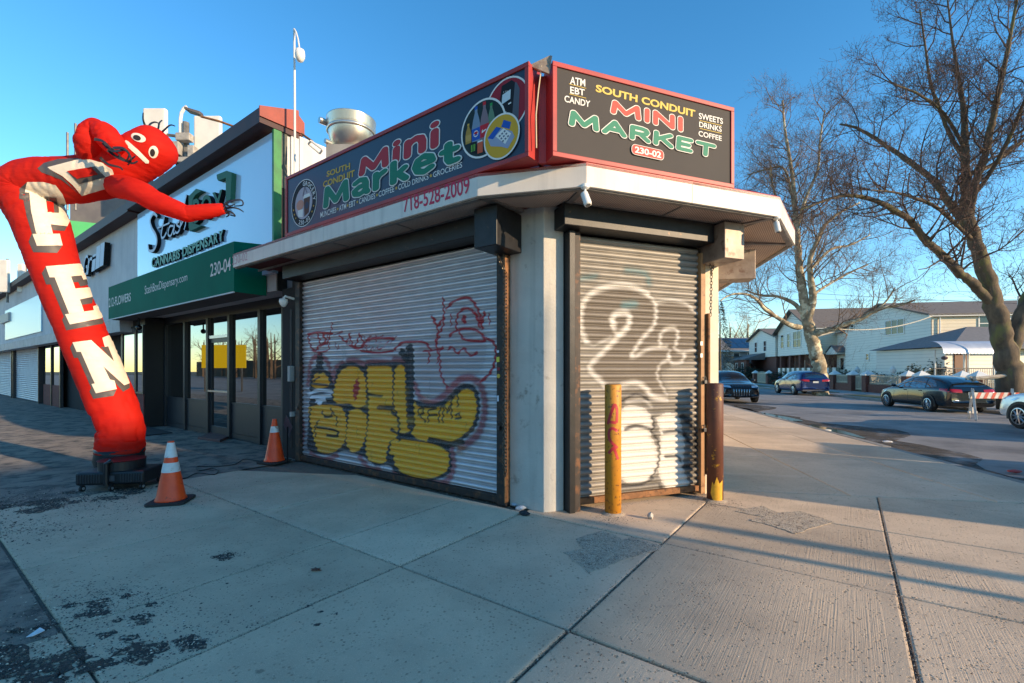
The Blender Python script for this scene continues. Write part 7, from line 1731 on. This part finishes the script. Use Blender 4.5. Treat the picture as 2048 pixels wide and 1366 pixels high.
near = [tl_([(2030,835,95),(2022,760,80),(2010,700,66),(1995,640,58),(1975,560,50),(1950,480,42),(1935,430,38),(1932,380,30),(1930,300,24),(1928,230,18),(1918,160,12),(1905,80,8),(1895,0,5)], TY1),
        tl_([(2016,725,50),(2040,640,46),(2060,590,40),(2090,540,34),(2130,480,26),(2180,400,18)], TY1, [0,.1,.2,.3,.4,.5]),
        tl_([(1982,606,34),(1950,572,31),(1920,545,28),(1880,505,24),(1850,480,22),(1820,440,20),(1795,425,18),(1760,405,15),(1720,393,13),(1680,392,10),(1640,405,7),(1600,420,5)], TY1, [0,-.15,-.3,-.7,-1,-1.2,-1.4,-1.6,-1.8,-2,-2.2,-2.4]),
        tl_([(1944,470,28),(1895,400,24),(1865,360,22),(1835,335,20),(1800,310,18),(1770,290,16),(1740,270,13),(1710,255,10),(1680,248,7)], TY1, [0,.3,.6,.9,1.2,1.5,1.7,1.9,2.0]),
        tl_([(1940,430,26),(1950,370,24),(1970,310,22),(1985,240,20),(2000,170,16),(2015,100,12),(2030,20,8),(2045,-60,5)], TY1, [0,-.3,-.5,-.8,-1,-1.2,-1.4,-1.6]),
        tl_([(1930,320,18),(1900,270,15),(1880,220,12),(1860,160,10),(1850,90,7),(1840,20,5)], TY1, [0,.3,.5,.8,1.,1.2]),
        tl_([(1945,345,16),(1985,330,14),(2020,300,12),(2060,270,9)], TY1, [0,.5,.9,1.2]),
        tl_([(1945,395,14),(1990,330,13),(2030,250,11),(2060,170,8)], TY1, [0,-.6,-1.2,-1.8]),
        tl_([(1946,480,14),(1880,420,12),(1840,400,10),(1790,385,7),(1740,380,4)], TY1, [0,-.8,-1.4,-2,-2.4]),
        tl_([(1930,300,12),(1890,230,10),(1840,190,8),(1790,170,5)], TY1, [0,-.5,-1,-1.5]),
        tl_([(2045,620,20),(2010,560,0.1)], TY1)]
near = near[:-1]
bare_tree('bare_maple', 'large dark barked bare tree with red buds at the right edge', near, bark_d, 5, twig_d, bud_m, per=3.0, L0=2.2, kids=(6,5,3), start=.45, minr=.016)
TY2 = 30.0; TK = .56
syc = [tl_([(1642,795,52),(1640,760,46),(1634,715,42),(1625,680,40),(1615,645,36),(1608,600,30),(1600,550,27),(1596,500,22),(1592,440,18),(1588,380,14),(1580,320,11),(1570,260,8),(1565,200,5)], TY2),
       tl_([(1612,650,28),(1625,600,25),(1622,560,20),(1620,520,16),(1635,480,13),(1650,450,11),(1680,425,8),(1720,405,5)], TY2, [0,-.3,-.5,-.8,-1,-1.2,-1.4,-1.6]),
       tl_([(1600,655,20),(1580,650,17),(1555,635,14),(1530,618,12),(1512,598,10),(1490,588,8),(1460,590,6),(1440,602,4)], TY2, [0,-.3,-.6,-.9,-1.2,-1.5,-1.7,-1.9]),
       tl_([(1605,625,16),(1585,605,13),(1555,593,10),(1520,590,8),(1490,580,5)], TY2, [0,.3,.6,.9,1.2]),
       tl_([(1620,672,22),(1650,662,18),(1680,652,16),(1720,638,13),(1760,618,11),(1800,610,8),(1830,600,5)], TY2, [0,-.5,-1,-1.5,-2,-2.4,-2.8]),
       tl_([(1720,640,9),(1740,628,8),(1770,605,6),(1790,575,4)], TY2, [-1.5,-1.6,-1.8,-2]),
       tl_([(1596,500,14),(1580,450,12),(1560,410,10),(1545,370,8),(1540,330,5)], TY2, [0,.4,.7,1,1.2]),
       tl_([(1594,460,12),(1610,400,10),(1635,340,8),(1640,280,6),(1650,220,4)], TY2, [0,-.5,-.9,-1.2,-1.5]),
       tl_([(1590,430,10),(1570,340,8),(1530,340,6),(1495,350,4)], TY2, [0,.8,1.4,1.9]),
       tl_([(1620,540,11),(1660,500,9),(1700,490,7),(1740,470,4)], TY2, [0,.6,1.1,1.5]),
       tl_([(1625,590,11),(1655,570,9),(1700,545,7),(1735,530,4)], TY2, [0,.6,1.1,1.5])]
bare_tree('bare_sycamore', 'pale barked bare sycamore standing behind the blue suv', syc, bark_s, 8, twig_s, bud_m, per=2.6, L0=3.2, kids=(5,5,4), start=.40, minr=.018)
# far trees
for k, (px, Y, h, lb) in enumerate(((1462,95,15,'left hazy bare tree above the solar panel roof'),(1497,92,15.5,'right hazy bare tree above the solar panel roof'))):
    p = at(px, 740, Y); limb = [([(p.x,p.y,0),(p.x+.2,p.y,4),(p.x-.2,p.y,8),(p.x,p.y,h*.7)],[.35,.3,.2,.08])]
    for j in range(9): a = j*2.4; limb.append(([(p.x,p.y,3.0+j*.5),(p.x+1.9*math.cos(a),p.y+1.6*math.sin(a),5.2+j*.6),(p.x+3.6*math.cos(a),p.y+2.8*math.sin(a),7.0+.75*j)],[.16,.09,.03]))
    bare_tree('far_bare_tree', lb, limb, bark_s, 20+k, twig_s, None, per=.9, L0=2.4, kids=(4,4,3), sides=6, start=.6, minr=.014)
ev = at(1440, 740, 40); et = thing('evergreen_tree', 'thin dark evergreen tree just right of the store canopy', 'tree', (ev.x, ev.y, 0)); q = random.Random(4); em = MB()
for _ in range(1800):
    z = q.uniform(1.0, 7.4); r = (7.8-z)*.22*q.random()**.5+.05; a = q.uniform(0,6.28); c = Vector((ev.x+r*math.cos(a), ev.y+r*math.sin(a), z+.25*math.sin(a*3))); d = Vector((math.cos(a),math.sin(a),-.3+q.uniform(-.3,.5))).normalized()*q.uniform(.12,.28); s_ = d.orthogonal().normalized()*.035
    em.add([(c-s_)[:], (c+s_)[:], (c+d)[:]], [(0,1,2)])
stuff(em.build('crown', leaf_m[0], parent=et)); MB().tube([(ev.x,ev.y,0),(ev.x,ev.y,7.2)], [.14,.02], 8).build('trunk', bark_d, parent=et)
bs = kp(1470,-14.2); btw, bud_ = Twigs(), []; q = random.Random(31)
for k in range(9): grow(btw, bud_, bs+Vector((q.uniform(-.4,.4),q.uniform(-.4,.4),0)), Vector((q.uniform(-.7,.7),q.uniform(-.7,.7),1)).normalized(), 3.2, .035, 1, q, .05, 0, .7, False, (5,5,4))
mb = MB(); mb.v, mb.f, mb.mi = btw.v, btw.f, [0]*len(btw.f); tag(mb.build('bare_shrub', mat('shrub_twig_grey', S(72,64,60), rough=.9)), 'dark bare shrub beyond the parked black suv', 'shrub')
bs = kp(1665,-13.9); btw, bud_ = Twigs(), []
for k in range(8): grow(btw, bud_, bs+Vector((q.uniform(-.3,.3),q.uniform(-.3,.3),0)), Vector((q.uniform(-.8,.8),q.uniform(-.8,.8),1)).normalized(), 3.0, .03, 1, q, .02, 0, .8, False, (6,6,4))
mb = MB(); mb.v, mb.f, mb.mi = btw.v, btw.f, [0]*len(btw.f); tag(mb.build('bare_shrub', mat('shrub_twig_tan', S(170,126,92), rough=.9)), 'tan bare shrub right of the sycamore trunk', 'shrub')
# ------------------------------------------------------------------ vehicles
tyre = mat('tyre_rubber', S(26,26,27), rough=.85); rim_m = mat('alloy_rim', S(190,192,196), rough=.3, metal=.9); car_glass = glass_mat('car_glass', S(14,17,20), .45, .01)
black_trim = mat('car_black_trim', S(20,20,22), rough=.5); chrome = mat('chrome', S(220,222,226), rough=.12, metal=1.0); tail_red = mat('tail_lamp', S(170,20,24), rough=.2, coat=.6); head_l = mat('head_lamp', S(210,220,228), rough=.08, metal=.6)
plate_m = mat('number_plate', S(214,214,206), rough=.4)
def car(name, label, p, heading, paint, L_=4.35, W=1.77, Ht=1.45, wb=2.6, prof=None, wheel=.32, suv=False, dark_rim=False):
    """local x forward, y left, z up; profile stations from rear (x=-L/2) to nose"""
    t = thing(name, label, 'car', p, heading)
    h = W/2
    # station: x/L, z_low, z_belt(shoulder), z_top(roof or bonnet), half width low, half width belt, half width top
    vs, fs = [], []; ns = len(prof); m = 9
    for (xf, zl, zb, zt, wl_, wb_, wt) in prof:
        x = xf*L_; y0, y1, y2 = wl_*h, wb_*h, wt*h
        zm = zl + (zb-zl)*.5
        half = [(0,zl),(y0*.9,zl),(y0,zl+.06),(max(y0,y1)*1.0,zm),(y1,zb-.02),(y1*.985,zb+.015),(y2+(y1-y2)*.22, zb+(zt-zb)*.72),(y2*.86,zt-.012 if zt-zb>.1 else zt),(0,zt+.012)]
        for y, z in half: vs.append((x, y, z))
    o = ns*m
    for (x, y, z) in list(vs): vs.append((x, -y, z))
    for i in range(ns-1):
        for j in range(m-1):
            a, b_, c, d = i*m+j, i*m+j+1, (i+1)*m+j+1, (i+1)*m+j
            fs.append((a,b_,c,d)[::-1]); fs.append((o+a,o+b_,o+c,o+d))
    for i, fl in ((0, False), (ns-1, True)):
        ring = [i*m+j for j in range(m)]+[o+i*m+j for j in range(m-2,0,-1)]
        fs.append(tuple(ring[::-1] if not fl else ring))
    mb = MB(); mb.add(vs, fs); mb.smooth = True
    body = mb.build('body', paint, parent=t, local=True)
    sub = body.modifiers.new('subdivision', 'SUBSURF'); sub.levels = 2; sub.render_levels = 2
    ax = (-wb/2-.0+.02*L_, wb/2+.02*L_)
    for x in ax:
        for s_ in (-1, 1):
            wp = Matrix.Translation((x, s_*(h-.075), wheel-.0))
            w_ = MB(wp).lathe([(wheel*.62,-.105),(wheel*.93,-.105),(wheel,-.07),(wheel,.07),(wheel*.93,.105),(wheel*.62,.105)], (0,0,0), 28, axis='y', cap0=False, cap1=False).build('wheel', tyre, parent=t, local=True, smooth=False)
            r_ = MB(wp); yy = s_*.10
            for k in range(10):
                a = 2*math.pi*k/10
                r_.tube([(wheel*.12*math.cos(a), yy, wheel*.12*math.sin(a)), (wheel*.64*math.cos(a+.1), yy*.96, wheel*.64*math.sin(a+.1))], [wheel*.085, wheel*.05], 5)
            r_.lathe([(wheel*.2,yy-.01),(wheel*.2,yy+.01)], (0,0,0), 12, axis='y'); r_.lathe([(wheel*.61,yy-.015),(wheel*.68,yy-.01),(wheel*.68,yy+.01),(wheel*.61,yy+.015)], (0,0,0), 28, axis='y', cap0=False, cap1=False)
            r_.build('rim', black_trim if dark_rim else rim_m, parent=w_, local=True); MB(wp).lathe([(wheel*.62,s_*.02),(wheel*.62,s_*.03)], (0,0,0), 20, axis='y').build('brake_disc', black_trim, parent=w_, local=True)
            # dark arch behind the wheel
            am = MB(Matrix.Translation((x, s_*(h-.02), wheel))); n = 16
            pts = [((wheel+.065)*math.cos(math.pi*i/n*1.16-.25), (wheel+.065)*math.sin(math.pi*i/n*1.16-.25)) for i in range(n+1)]
            am.ext([(q_[0], max(q_[1],-wheel*.35)) for q_ in pts], -.03 if s_ > 0 else -.026, .026 if s_ > 0 else .03); am.build('wheel_arch', black_trim, parent=t, local=True)
    return t, body
def quad_part(t, name, m, pts, off=(0,0,0), sub=None):
    n = len(pts); mb = MB(); mb.add([tuple(p[i]+off[i] for i in range(3)) for p in pts], [tuple(range(n))]); mb.add([tuple(p[i]+off[i]*.0 for i in range(3)) for p in pts], [tuple(range(n-1,-1,-1))]); return mb.build(name, m, parent=t, local=True)
def side_both(t, name, m, pts, h):
    for s_ in (1, -1): 
        P_ = [(x, s_*y, z) for x, y, z in pts]; quad_part(t, name, m, P_ if s_ < 0 else P_[::-1], (0, s_*.004, 0))
def snap(t, body):                                     # lay lamps, panes and plates on the body surface
    dg = bpy.context.evaluated_depsgraph_get(); bv = BVHTree.FromObject(body, dg)
    return bv
def lay_panel(t, bv, name, m, pts, direction, off=.006, n=5):
    """pts: quad in local coordinates, thrown along direction onto the body as a fine patch"""
    d = Vector(direction).normalized(); q = [Vector(p) for p in pts]; vs, ok = [], []
    for i in range(n+1):
        for j in range(n+1):
            u, v = i/n, j/n; p = q[0]*(1-u)*(1-v)+q[1]*u*(1-v)+q[2]*u*v+q[3]*(1-u)*v
            h_ = bv.ray_cast(p-d*3, d)
            if h_[0] is None: vs.append(p[:]); ok.append(False)
            else:
                nn = h_[1] if h_[1].dot(d) < 0 else -h_[1]; vs.append((h_[0]+nn*off)[:]); ok.append(True)
    fs = [(i*(n+1)+j, (i+1)*(n+1)+j, (i+1)*(n+1)+j+1, i*(n+1)+j+1) for i in range(n) for j in range(n)]
    fs = [f for f in fs if all(ok[k] for k in f)]
    a = Vector(vs[fs[0][0]]) if fs else None
    if not fs: return None
    c_ = (Vector(vs[fs[0][1]])-a).cross(Vector(vs[fs[0][2]])-a)
    if c_.dot(d) > 0: fs = [f[::-1] for f in fs]
    mb = MB(); mb.add(vs, fs); mb.smooth = True; return mb.build(name, m, parent=t, local=True)
def car_paint(name, c): return mat(name, c, tuple(k*.9 for k in c), rough=.25, metal=.35, scale=1.5, coat=.8)
HATCH = [(-.5,.42,.80,.84,.78,.80,.72),(-.485,.26,.86,.95,.90,.88,.80),(-.46,.24,.90,1.08,.94,.92,.74),(-.40,.24,.91,1.25,.97,.95,.70),(-.30,.22,.91,1.38,1.0,.97,.70),(-.15,.20,.90,1.44,1.0,.98,.70),(0.0,.20,.89,1.45,1.0,.98,.70),(.10,.20,.88,1.38,1.0,.98,.69),(.18,.20,.87,1.20,1.0,.97,.72),(.26,.20,.86,.97,1.0,.96,.80),(.34,.20,.83,.90,.99,.94,.78),(.42,.22,.76,.83,.96,.90,.72),(.475,.24,.68,.74,.90,.82,.62),(.5,.34,.58,.62,.74,.68,.5)]
SUVP = [(-.5,.45,.92,.98,.82,.84,.76),(-.485,.30,1.0,1.10,.92,.92,.82),(-.46,.28,1.03,1.30,.96,.95,.76),(-.42,.27,1.04,1.52,.98,.97,.73),(-.32,.26,1.03,1.60,1.0,.98,.73),(-.15,.25,1.02,1.63,1.0,.98,.73),(0.0,.25,1.01,1.62,1.0,.98,.73),(.09,.25,1.0,1.54,1.0,.98,.72),(.17,.25,.99,1.32,1.0,.97,.74),(.25,.25,.97,1.08,1.0,.96,.82),(.34,.25,.94,1.02,.99,.94,.80),(.42,.27,.88,.96,.96,.91,.76),(.48,.28,.80,.86,.92,.86,.70),(.5,.36,.70,.74,.82,.78,.6)]
def dress(t, body, L_, W, kind, bv, Hs):
    h = W/2; G = lambda pts, d, nm, m_, off=.006, n=5: lay_panel(t, bv, nm, m_, pts, d, off, n)
    zb, zt = Hs
    for s_ in (1, -1):
        d = (0,-s_,0)
        for (x0, x1, xa, xb) in ((-.005*L_, .20*L_, .0, .105*L_), (-.225*L_, -.015*L_, -.19*L_, -.01*L_)):
            G([(x0, s_*h, zb), (x1, s_*h, zb), (xb, s_*h, zt), (xa, s_*h, zt)], d, 'side_window', car_glass, .008, 6)
        G([(-.36*L_, s_*h, zb+.08), (-.24*L_, s_*h, zb+.02), (-.205*L_, s_*h, zt-.02), (-.29*L_, s_*h, zt-.12)], d, 'side_window', car_glass, .008, 5)
        for x in (.205, -.005, -.22): G([(x*L_-.008, s_*h, .34), (x*L_+.008, s_*h, .34), (x*L_+.008, s_*h, zb-.04), (x*L_-.008, s_*h, zb-.04)], d, 'door_seam', black_trim, .002, 4)
        for x in (.04, -.17): G([(x*L_-.09, s_*h, zb-.12), (x*L_+.07, s_*h, zb-.12), (x*L_+.07, s_*h, zb-.085), (x*L_-.09, s_*h, zb-.085)], d, 'door_handle', black_trim, .02, 2)
        G([(-.33*L_, s_*h, .24), (.33*L_, s_*h, .24), (.33*L_, s_*h, .30), (-.33*L_, s_*h, .30)], d, 'sill_trim', black_trim, .006, 8)
        mr = MB(); mr.ball((.17*L_, s_*(h+.09), zb+.07), .07, .10, .07, 12, 8); mr.tube([(.17*L_, s_*(h-.06), zb+.02), (.17*L_, s_*(h+.05), zb+.05)], .025, 6); mr.build('mirror', paint_of[t.name], parent=t, local=True, smooth=True)
        G([(-.5*L_, s_*h*.40, zb-.14), (-.5*L_, s_*h*.99, zb-.10), (-.5*L_, s_*h*.99, zb+.02), (-.5*L_, s_*h*.40, zb-.02)], (1,0,0), 'tail_light', tail_red, .008, 6)
        G([(-.49*L_, s_*h, zb-.12), (-.40*L_, s_*h, zb-.06), (-.40*L_, s_*h, zb+.02), (-.49*L_, s_*h, zb-.0)], d, 'tail_light', tail_red, .008, 5)
        G([(.5*L_, s_*h*.50, zb-.27), (.5*L_, s_*h*.95, zb-.22), (.5*L_, s_*h*.95, zb-.10), (.5*L_, s_*h*.52, zb-.16)], (-1,0,-.1), 'headlight', head_l, .008, 6)
    G([(-.5*L_, -h*.62, zb+.10), (-.5*L_, h*.62, zb+.10), (-.5*L_, h*.52, zt-.04), (-.5*L_, -h*.52, zt-.04)], (1,0,-.15), 'rear_window', car_glass, .008, 8)
    G([(.4*L_, -h*.70, zb+.10), (.4*L_, h*.70, zb+.10), (.4*L_, h*.58, zt+.0), (.4*L_, -h*.58, zt+.0)], (-1,0,-.25), 'windscreen', car_glass, .008, 8)
    G([(-.5*L_, -.16, zb-.22), (-.5*L_, .16, zb-.22), (-.5*L_, .16, zb-.11), (-.5*L_, -.16, zb-.11)], (1,0,0), 'number_plate', plate_m, .012, 2)
    G([(-.5*L_, -h*.8, .30), (-.5*L_, h*.8, .30), (-.5*L_, h*.8, .40), (-.5*L_, -h*.8, .40)], (1,0,0), 'rear_bumper_trim', black_trim if kind != 'suv' else chrome, .010, 6)
    G([(.5*L_, -h*.45, .34), (.5*L_, h*.45, .34), (.5*L_, h*.55, zb-.14), (.5*L_, -h*.55, zb-.14)], (-1,0,0), 'grille', black_trim, .008, 6)
    for k in range(7): y = -h*.36+h*.72*k/6; G([(.5*L_, y-.008, .38), (.5*L_, y+.008, .38), (.5*L_, y*1.1+.008, zb-.18), (.5*L_, y*1.1-.008, zb-.18)], (-1,0,0), 'grille_bar', chrome, .014, 3)
paint_of = {}
def road_z(b): return -0.12 + .03*math.sin(math.pi*max(0,min(1,(-b)/9.17)))
HEAD = math.pi/2 - A3
def place_car(name, label, px, bb, heading, paint, prof, L_, W, wb, wheel, kind, Hs, dark_rim=False):
    p = kp(px, bb) if bb is not None else px.copy(); p.z = road_z(KB.loc(p)[1])
    t, body = car(name, label, p, heading, paint, L_, W, 1.45, wb, prof, wheel, dark_rim=dark_rim); paint_of[t.name] = paint
    bpy.context.view_layer.update(); bv = snap(t, body); dress(t, body, L_, W, kind, bv, Hs); return t
hatch = place_car('parked_car', 'dark teal grey hatchback parked across the street behind the striped barricade', 1862, -8.1, HEAD, car_paint('teal_grey_paint', S(20,28,36)), HATCH, 4.35, 1.77, 2.6, .32, 'hatch', (.93,1.36))
place_car('parked_car', 'blue suv parked further up the street below the sycamore', 1600, -8.1, HEAD, car_paint('blue_paint', S(24,44,96)), SUVP, 4.5, 1.85, 2.68, .35, 'suv', (1.05,1.5))
place_car('parked_car', 'black suv facing the viewer parked by the near kerb', 1455, -1.3, HEAD+math.pi, car_paint('black_paint', S(26,28,34)), SUVP, 4.8, 1.9, 2.8, .36, 'suv', (1.05,1.52), True)
wq = gnd(2046, 858, -.1); wq = KB.w(KB.loc(wq)[0]-1.42, KB.loc(wq)[1]-.86)
wc = place_car('parked_car', 'white car cut by the right edge of the picture', wq, None, HEAD, car_paint('white_paint', S(224,224,222)), SUVP, 4.6, 1.85, 2.7, .35, 'suv', (1.05,1.5))
# ------------------------------------------------------------------ barricades
bar_w = mat('barricade_white', S(222,216,206), S(190,182,170), rough=.7, scale=6, c3=S(120,106,92), scale3=9, thr3=.63, w3=.06); bar_r = mat('barricade_red', S(200,70,46), S(184,60,40), rough=.6, scale=6)
def barricade():
    p = kp(1945, -6.4); z = road_z(-6.4); Yb = p.y
    t = thing('barricade', 'white a-frame barricade with red striped board behind the hatchback', 'barricade', (p.x, p.y, z))
    q = Fr(p.x, p.y, 1, -.03); s_ = Yb/F; dz = z
    a0, a1 = (1945-1945)*s_, (2022-1945)*s_
    zt, zb = at(0,785,Yb).z, at(0,797,Yb).z
    br = MB(q).box(a0-.1, a1+.1, -.02, .02, zb, zt).build('board', bar_w, parent=t, bevel=.005)
    for k in range(6):
        x = a0+.08+.24*k; MB(q).add([(x,-.024,zb),(x+.11,-.024,zb),(x+.20,-.024,zt),(x+.09,-.024,zt)], [(0,1,2,3)]).build('stripe', bar_r, parent=br)
    for a in (a0, a1):
        for yy in (-.32, .32):
            MB(q).tube([(a-.18 if yy<0 else a+.18, yy, dz),(a, 0.0, zt+.12)], .045, 4).build('leg', bar_w, parent=t)
        MB(q).box(a-.13, a+.13, -.03, .03, dz+.22, dz+.29).build('cross_bar', bar_w, parent=t); MB(q).box(a-.05, a+.05, -.05, .05, dz+.22, dz+.42).build('spacer', bar_w, parent=t)
barricade()
wb_ = kp(2030, -10.2); t = thing('sawhorse', 'weathered timber sawhorse behind the barricade by the tree', 'sawhorse', wb_); q = Fr(wb_.x, wb_.y, 1, 0); tim = mat('grey_timber', S(196,186,170), S(150,140,126), rough=.9, scale=5, streak=.3)
MB(q).tube([(-1.9,0,1.18),(.9,0,1.45)], .07, 4).build('beam', tim, parent=t)
for a in (-1.6, 0.15): MB(q).tube([(a-.1,-.1,1.85 if a>0 else 1.3),(a+.25,-.2,0)], .07, 4).build('leg', tim, parent=t); MB(q).tube([(a,.1,1.3),(a+.1,.45,0)], .06, 4).build('leg', tim, parent=t)
tag(MB().tube([at(1996,775,19), at(1996,705,19)], .09, 10).build('white_post', trim), 'white round post standing by the tree trunk', 'post')
tag(MB().tube([at(2038,700,26), at(2037,592,26)], .05, 8).build('sign_pole', mat('mast_white',(0,0,0))), 'thin white pole at the right edge in front of the roof', 'pole')
# ------------------------------------------------------------------ overhead wires
wire_m = mat('wire_black', S(40,40,44), rough=.6)
for k, (a, b_, ya, yb, sag, lb) in enumerate((((1300,560),(2200,612),38,30,.3,'highest overhead wire across the houses'),((1300,590),(2200,596),40,34,.3,'second overhead wire across the houses'),((1300,600),(1800,660),42,60,.2,'third overhead wire left of the sycamore'),((1300,612),(1760,640),46,60,.2,'lowest overhead wire left of the sycamore'))):
    p, q = at(*a, ya), at(*b_, yb); tag(MB().tube([p.lerp(q, i/12)-Vector((0,0,sag*4*(i/12)*(1-i/12))) for i in range(13)], .012, 4).build('overhead_wire', wire_m), lb, 'wire')
p, q = at(1650, 655, 30), at(1865, 632, 34.5); tag(MB().tube([p.lerp(q, i/12)-Vector((0,0,1.0*4*(i/12)*(1-i/12)*.5)) for i in range(13)], .03, 5).build('service_cable', mat('pale_cable', S(200,190,170), rough=.6)), 'pale sagging service cable running to the white house', 'cable')
# ------------------------------------------------------------------ out of view: blocks added for their shade, and what is mirrored in the glass
sd2 = Vector((-math.sin(SUN_AZ), math.cos(SUN_AZ), 0)); sm2 = Vector((math.cos(SUN_AZ), math.sin(SUN_AZ), 0)); te = math.tan(SUN_EL)
def sc(s_, c_, z=0): v = sd2*s_+sm2*c_; return (v.x, v.y, z)
colb = Vector((C0[0], C0[1], 0)); s_col, c_col = colb.dot(sd2), colb.dot(sm2)
LU = 42.0
zA = (LU + s_col - .5)*te; zB = 1.95 + (LU + s_col)*te
ov = thing('shade_band', 'grey footbridge deck crossing the avenue behind the viewer', 'bridge', sc(-LU, -10))  # added out of view; height and end set by the shade wanted
fo = Fr(*sc(-LU, 0)[:2], sm2.x, sm2.y)
conc2 = mat('band_concrete', S(150,148,144), S(130,128,126), rough=.9, scale=1)
MB(fo).box(-60, c_col+.02, -1.2, 1.2, zA, zB).build('band_slab', conc2, parent=ov)
for a in (-45, -25, -8): MB(fo).box(a-.5, a+.5, -.5, .5, -.2, zA).build('pier', conc2, parent=ov)
# wheeled white block added to shade the far flags, and posts added for long shadows
hs0 = KB.w(0,0); 
tr = thing('shade_vehicle', 'white box truck parked across the street outside the picture', 'truck', sc(-9, 8.3))
ft = Fr(*sc(-9, 0)[:2], sm2.x, sm2.y); wm_ = mat('shade_vehicle_white', S(220,220,218), rough=.4)
cA = gnd(1470, 985).dot(sm2); cB = gnd(1653, 908).dot(sm2)
MB(ft).box(cA, cB, -1.1, 1.1, .55, 3.7).build('vehicle_box', wm_, parent=tr); MB(ft).box(cB+.05, cB+1.6, -1.0, 1.0, .5, 2.1).build('cab', wm_, parent=tr)
for a in (cA+.8, cB-.6, cB+.9):
    for y in (-1.0, .8): MB(ft).lathe([(.42,0),(.42,.22)], (a, y, .32), 18, axis='y').build('wheel', tyre, parent=tr)
MB(ft).box(cA, cB, -1.0, 1.0, .0, .55).build('skirt', black_trim, parent=tr)
for px, py, L_, rr0, ex, ey, lb in ((1700,1137,9.0,.05,1150,1045,'nearer unseen post added for its long shadow'),(1700,1100,13,.09,1330,1052,'farther unseen post added for its long shadow')):
    g_ = gnd(px, py); c_ = g_.dot(sm2); s0_ = g_.dot(sd2)-L_; q = sc(s0_, c_); hp = (gnd(ex, ey).dot(sd2)-s0_)*te; tag(MB().tube([(q[0],q[1],-.2),(q[0],q[1],hp)], rr0, 10).build('shadow_post', ant_g), lb, 'post')  # posts added out of view, heights set by where their shadows end
# trees, fence and yellow board along the other side of the avenue (mirrored in the shop windows)
def mirror(px, py, D): # point seen in the shop glass at photo pixel px,py at path length D behind it
    a, z = F1.hit(px, py, DW); hpt = F1.w(a, DW+.02, z); d = (hpt-camp).normalized(); n = Vector((F1.i[0], F1.i[1], 0)); r = d-2*d.dot(n)*n; return hpt+r*D
ys = thing('arrow_board', 'yellow road arrow board across the avenue outside the picture', 'sign', mirror(445, 712, 30))
A_, B_ = mirror(402, 690, 30), mirror(490, 736, 30); dY = Vector((B_.x-A_.x, B_.y-A_.y, 0)); frY = Fr(A_.x, A_.y, dY.x, dY.y)
MB(frY).box(0, dY.length, -.04, .04, min(A_.z,B_.z), max(A_.z,B_.z)).build('board', mat('sign_yellow', S(240,200,10), rough=.4), parent=ys)
for x in (.3, dY.length-.3): MB(frY).box(x-.05, x+.05, .0, .1, -.2, min(A_.z,B_.z)).build('post', ant_g, parent=ys)
qh = random.Random(77); tw, bd = Twigs(), []
wood = thing('roadside_wood', 'bare wood along the far side of the avenue outside the picture', 'wood', F1.w(-60,-40,0))
for k in range(60):
    a = -120 + 2.6*k; p = F1.w(a, -38+qh.uniform(-4,4), 0); tw.tube([p, p+Vector((0,0,4)), p+Vector((qh.uniform(-1,1),0,8))], [.25,.18,.06], 5)
    for j in range(5): grow(tw, bd, p+Vector((0,0,2+j)), Vector((qh.gauss(0,1),qh.gauss(0,1),1)).normalized(), 3.5, .09, 1, qh, .05, 0, .7, False, (4,4,3))
mb = MB(); mb.v, mb.f, mb.mi = tw.v, tw.f, [0]*len(tw.f); stuff(mb.build('trunks', mat('wood_brown', S(120,96,76), rough=.9), parent=wood)); wood['kind'] = 'stuff'
hb = MB(F1); hb.box(-130, 40, -42.5, -41.5, 0, 3.6); struct(hb.build('roadside_bank', mat('bank_brown', S(104,94,80), S(84,78,66), rough=.95, scale=.6)))
